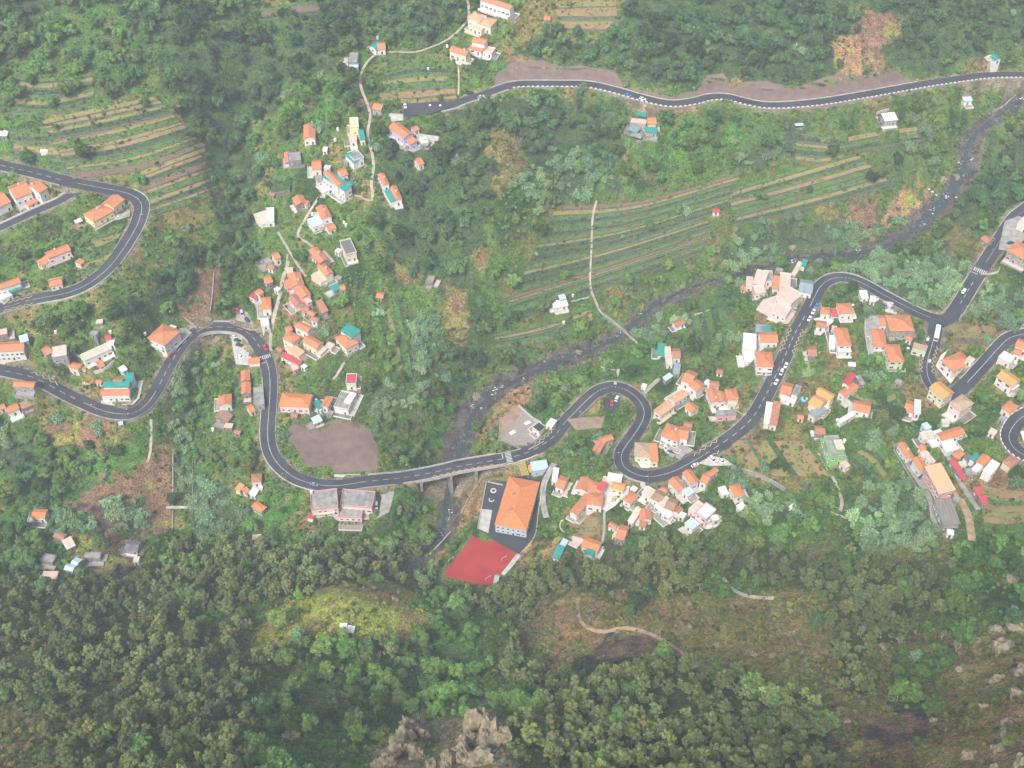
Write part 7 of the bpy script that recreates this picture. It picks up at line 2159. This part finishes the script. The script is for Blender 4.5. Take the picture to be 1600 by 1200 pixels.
TANKS = [(488, 336, 'beside the flat light grey roof'), (538, 349, 'right of the low orange roof'), (541, 353, 'second right of the low orange roof'), (590, 60, 'above the teal roofed bend house'), (699, 73, 'beside the walled house at the top'), (669, 109, 'in the field above the car park'), (88, 520, 'above the grey concrete shell'), (173, 520, 'beside the red roofed tower hut'), (177, 553, 'left of the white tent shed'), (227, 523, 'left of the large house by the bridge'), (129, 504, 'on the bank above the half built house'), (494, 627, 'between the two orange roofs by the road'), (333, 672, 'below the brown roofed shed'), (776, 430, 'on the steep slope above the river'), (895, 463, 'near the white shed above the river'), (1320, 480, 'beside the hipped cottage'), (1332, 479, 'right of the hipped cottage'), (1449, 532, 'beside the pale green house'), (1418, 547, 'between the green houses'), (1308, 658, 'at the end of the long white wing'), (1526, 733, 'left of the white apartment block'), (487, 770, 'on the flat roofed roadside building', 7.6), (588, 790, 'behind the pale van'), (1319, 690, 'on the vivid green building', 9.0), (1464, 765, 'beside the striped roof'), (1483, 760, 'at the front corner of the striped roof'), (770, 434, 'beside the white patch on the steep slope'), (524, 220, 'right of the white cube hut'), (528, 203, 'above the white cube hut'), (881, 505, 'in the bushes near the footbridge'), (1370, 470, 'near the broken ruin'), (1452, 566, 'beside the road below the bus')]
for q in TANKS:
    hh = q[3] if len(q) > 3 else 0; p = hit(q[0], q[1], hh); root = empty('water_tank', (p[0], p[1], p[2] + hh)); tag(root, 'small round white water tank ' + q[2], 'water tank', 'white water tanks'); link_mesh('tank_body', tk, root); link_mesh('lid', tl, root)

def ring(name, u, v, z, r0, r1, m, a0=0, a1=6.2832, h=.35, label=None):
    c_ = at_z(u, v, z); n = 22; vs, fs = [], []
    for i in range(n + 1):
        a = a0 + (a1 - a0) * i / n
        for r_, zz in ((r0, 0), (r1, 0), (r1, h), (r0, h)): vs.append((c_[0] + r_ * math.cos(a), c_[1] + r_ * math.sin(a), z + zz))
    for i in range(n):
        for k in range(4): fs.append((4 * i + k, 4 * i + (k + 1) % 4, 4 * i + 4 + (k + 1) % 4, 4 * i + 4 + k))
    o = mesh_obj(name, vs, [f[::-1] for f in fs], m); tag(o, label, 'planter'); return o
ring('ring_planter', 771, 767, ZS, 1.0, 1.55, WALLC['C'], label='round cream ring on the dark school yard')
ring('curved_bench', 768, 781, ZS, 1.0, 1.4, WALLC['C'], 2.4, 6.2, label='curved cream bench on the dark school yard')
for u, v, lab in ((788, 874, 'white goal frame on the red court, upper right one'), (763, 905, 'white goal frame on the red court, lower right one'), (705, 876, 'white goal frame on the red court, left one')):
    p = at_z(u, v, ZC); b = MB()
    b.tube((0, -1.5, 0), (0, -1.5, 2), .07, .07, 6); b.tube((0, 1.5, 0), (0, 1.5, 2), .07, .07, 6); b.tube((0, -1.5, 2), (0, 1.5, 2), .07, .07, 6); b.tube((0, -1.5, 2), (-.9, -1.5, 0), .05, .05, 5); b.tube((0, 1.5, 2), (-.9, 1.5, 0), .05, .05, 5)
    o = b.build('goal', M['white_frame']); o.location = p; o.rotation_euler = (0, 0, R(-50)); tag(o, lab, 'goal', 'goals on the red court')
for u, v, lab in ((824, 661, 'white slab lying on the gravel lot, right one'), (801, 676, 'white slab lying on the gravel lot, left one')):
    p = at_z(u, v, z0); b = MB(); b.box(-1.7, 1.7, -1, 1, .02, .3); o = b.build('white_slab', M['white_frame']); o.location = p; o.rotation_euler = (0, 0, R(35)); tag(o, lab, 'slab', 'white slabs on the gravel lot')
for i, (du, dv) in enumerate(((0.32, .3), (.5, .52), (.42, .72))): pass
p = hit(1257, 624, .6); b = MB(); b.tube((0, 0, -.3), (0, 0, .9), 1.9, 1.9, 18); root = empty('paddling_pool', p); tag(root, 'round bright blue paddling pool beside the cream house', 'pool'); b.build('pool_wall', mat('pool_blue', (.12, .42, .65), .5, .05), root)
b = MB(); b.tube((0, 0, .9), (0, 0, .93), 1.6, 1.6, 18); b.build('pool_water', mat('pool_water', (.2, .6, .75), .1, .05), root)
# school roof lights
hs = next(h_ for h_ in HOUSES if 'school building' in h_['label'])
p1, p2 = at_z(803, 770, ZS + 9.6), at_z(797, 794, ZS + 9.6)
for q, lab in ((p1, 'square grey vent box on the school roof, upper one'), (p2, 'square grey vent box on the school roof, lower one')):
    b = MB(); b.box(-.8, .8, -.6, .6, -.6, .5); o = b.build('roof_vent', M['metal']); o.location = q; o.rotation_euler = (0, 0, hs['ang']); tag(o, lab, 'vent')

# ------------------------------------------------------------------ the air
b = MB(); b.box(-500, 500, -40, 1000, float(H.min()) - 9.5, 524)
hz = b.build('haze', []); hz['kind'] = 'stuff'; hz['label'] = 'pale haze filling the valley'
m = bpy.data.materials.new('haze'); m.use_nodes = True; t = m.node_tree; t.nodes.clear()
mo = t.nodes.new('ShaderNodeOutputMaterial'); pv = t.nodes.new('ShaderNodeVolumePrincipled'); pv.inputs['Density'].default_value = HAZE_DENS; pv.inputs['Color'].default_value = (.82, .915, 1, 1); pv.inputs['Anisotropy'].default_value = 0.0
t.links.new(pv.outputs[0], mo.inputs['Volume']); hz.data.materials.append(m)
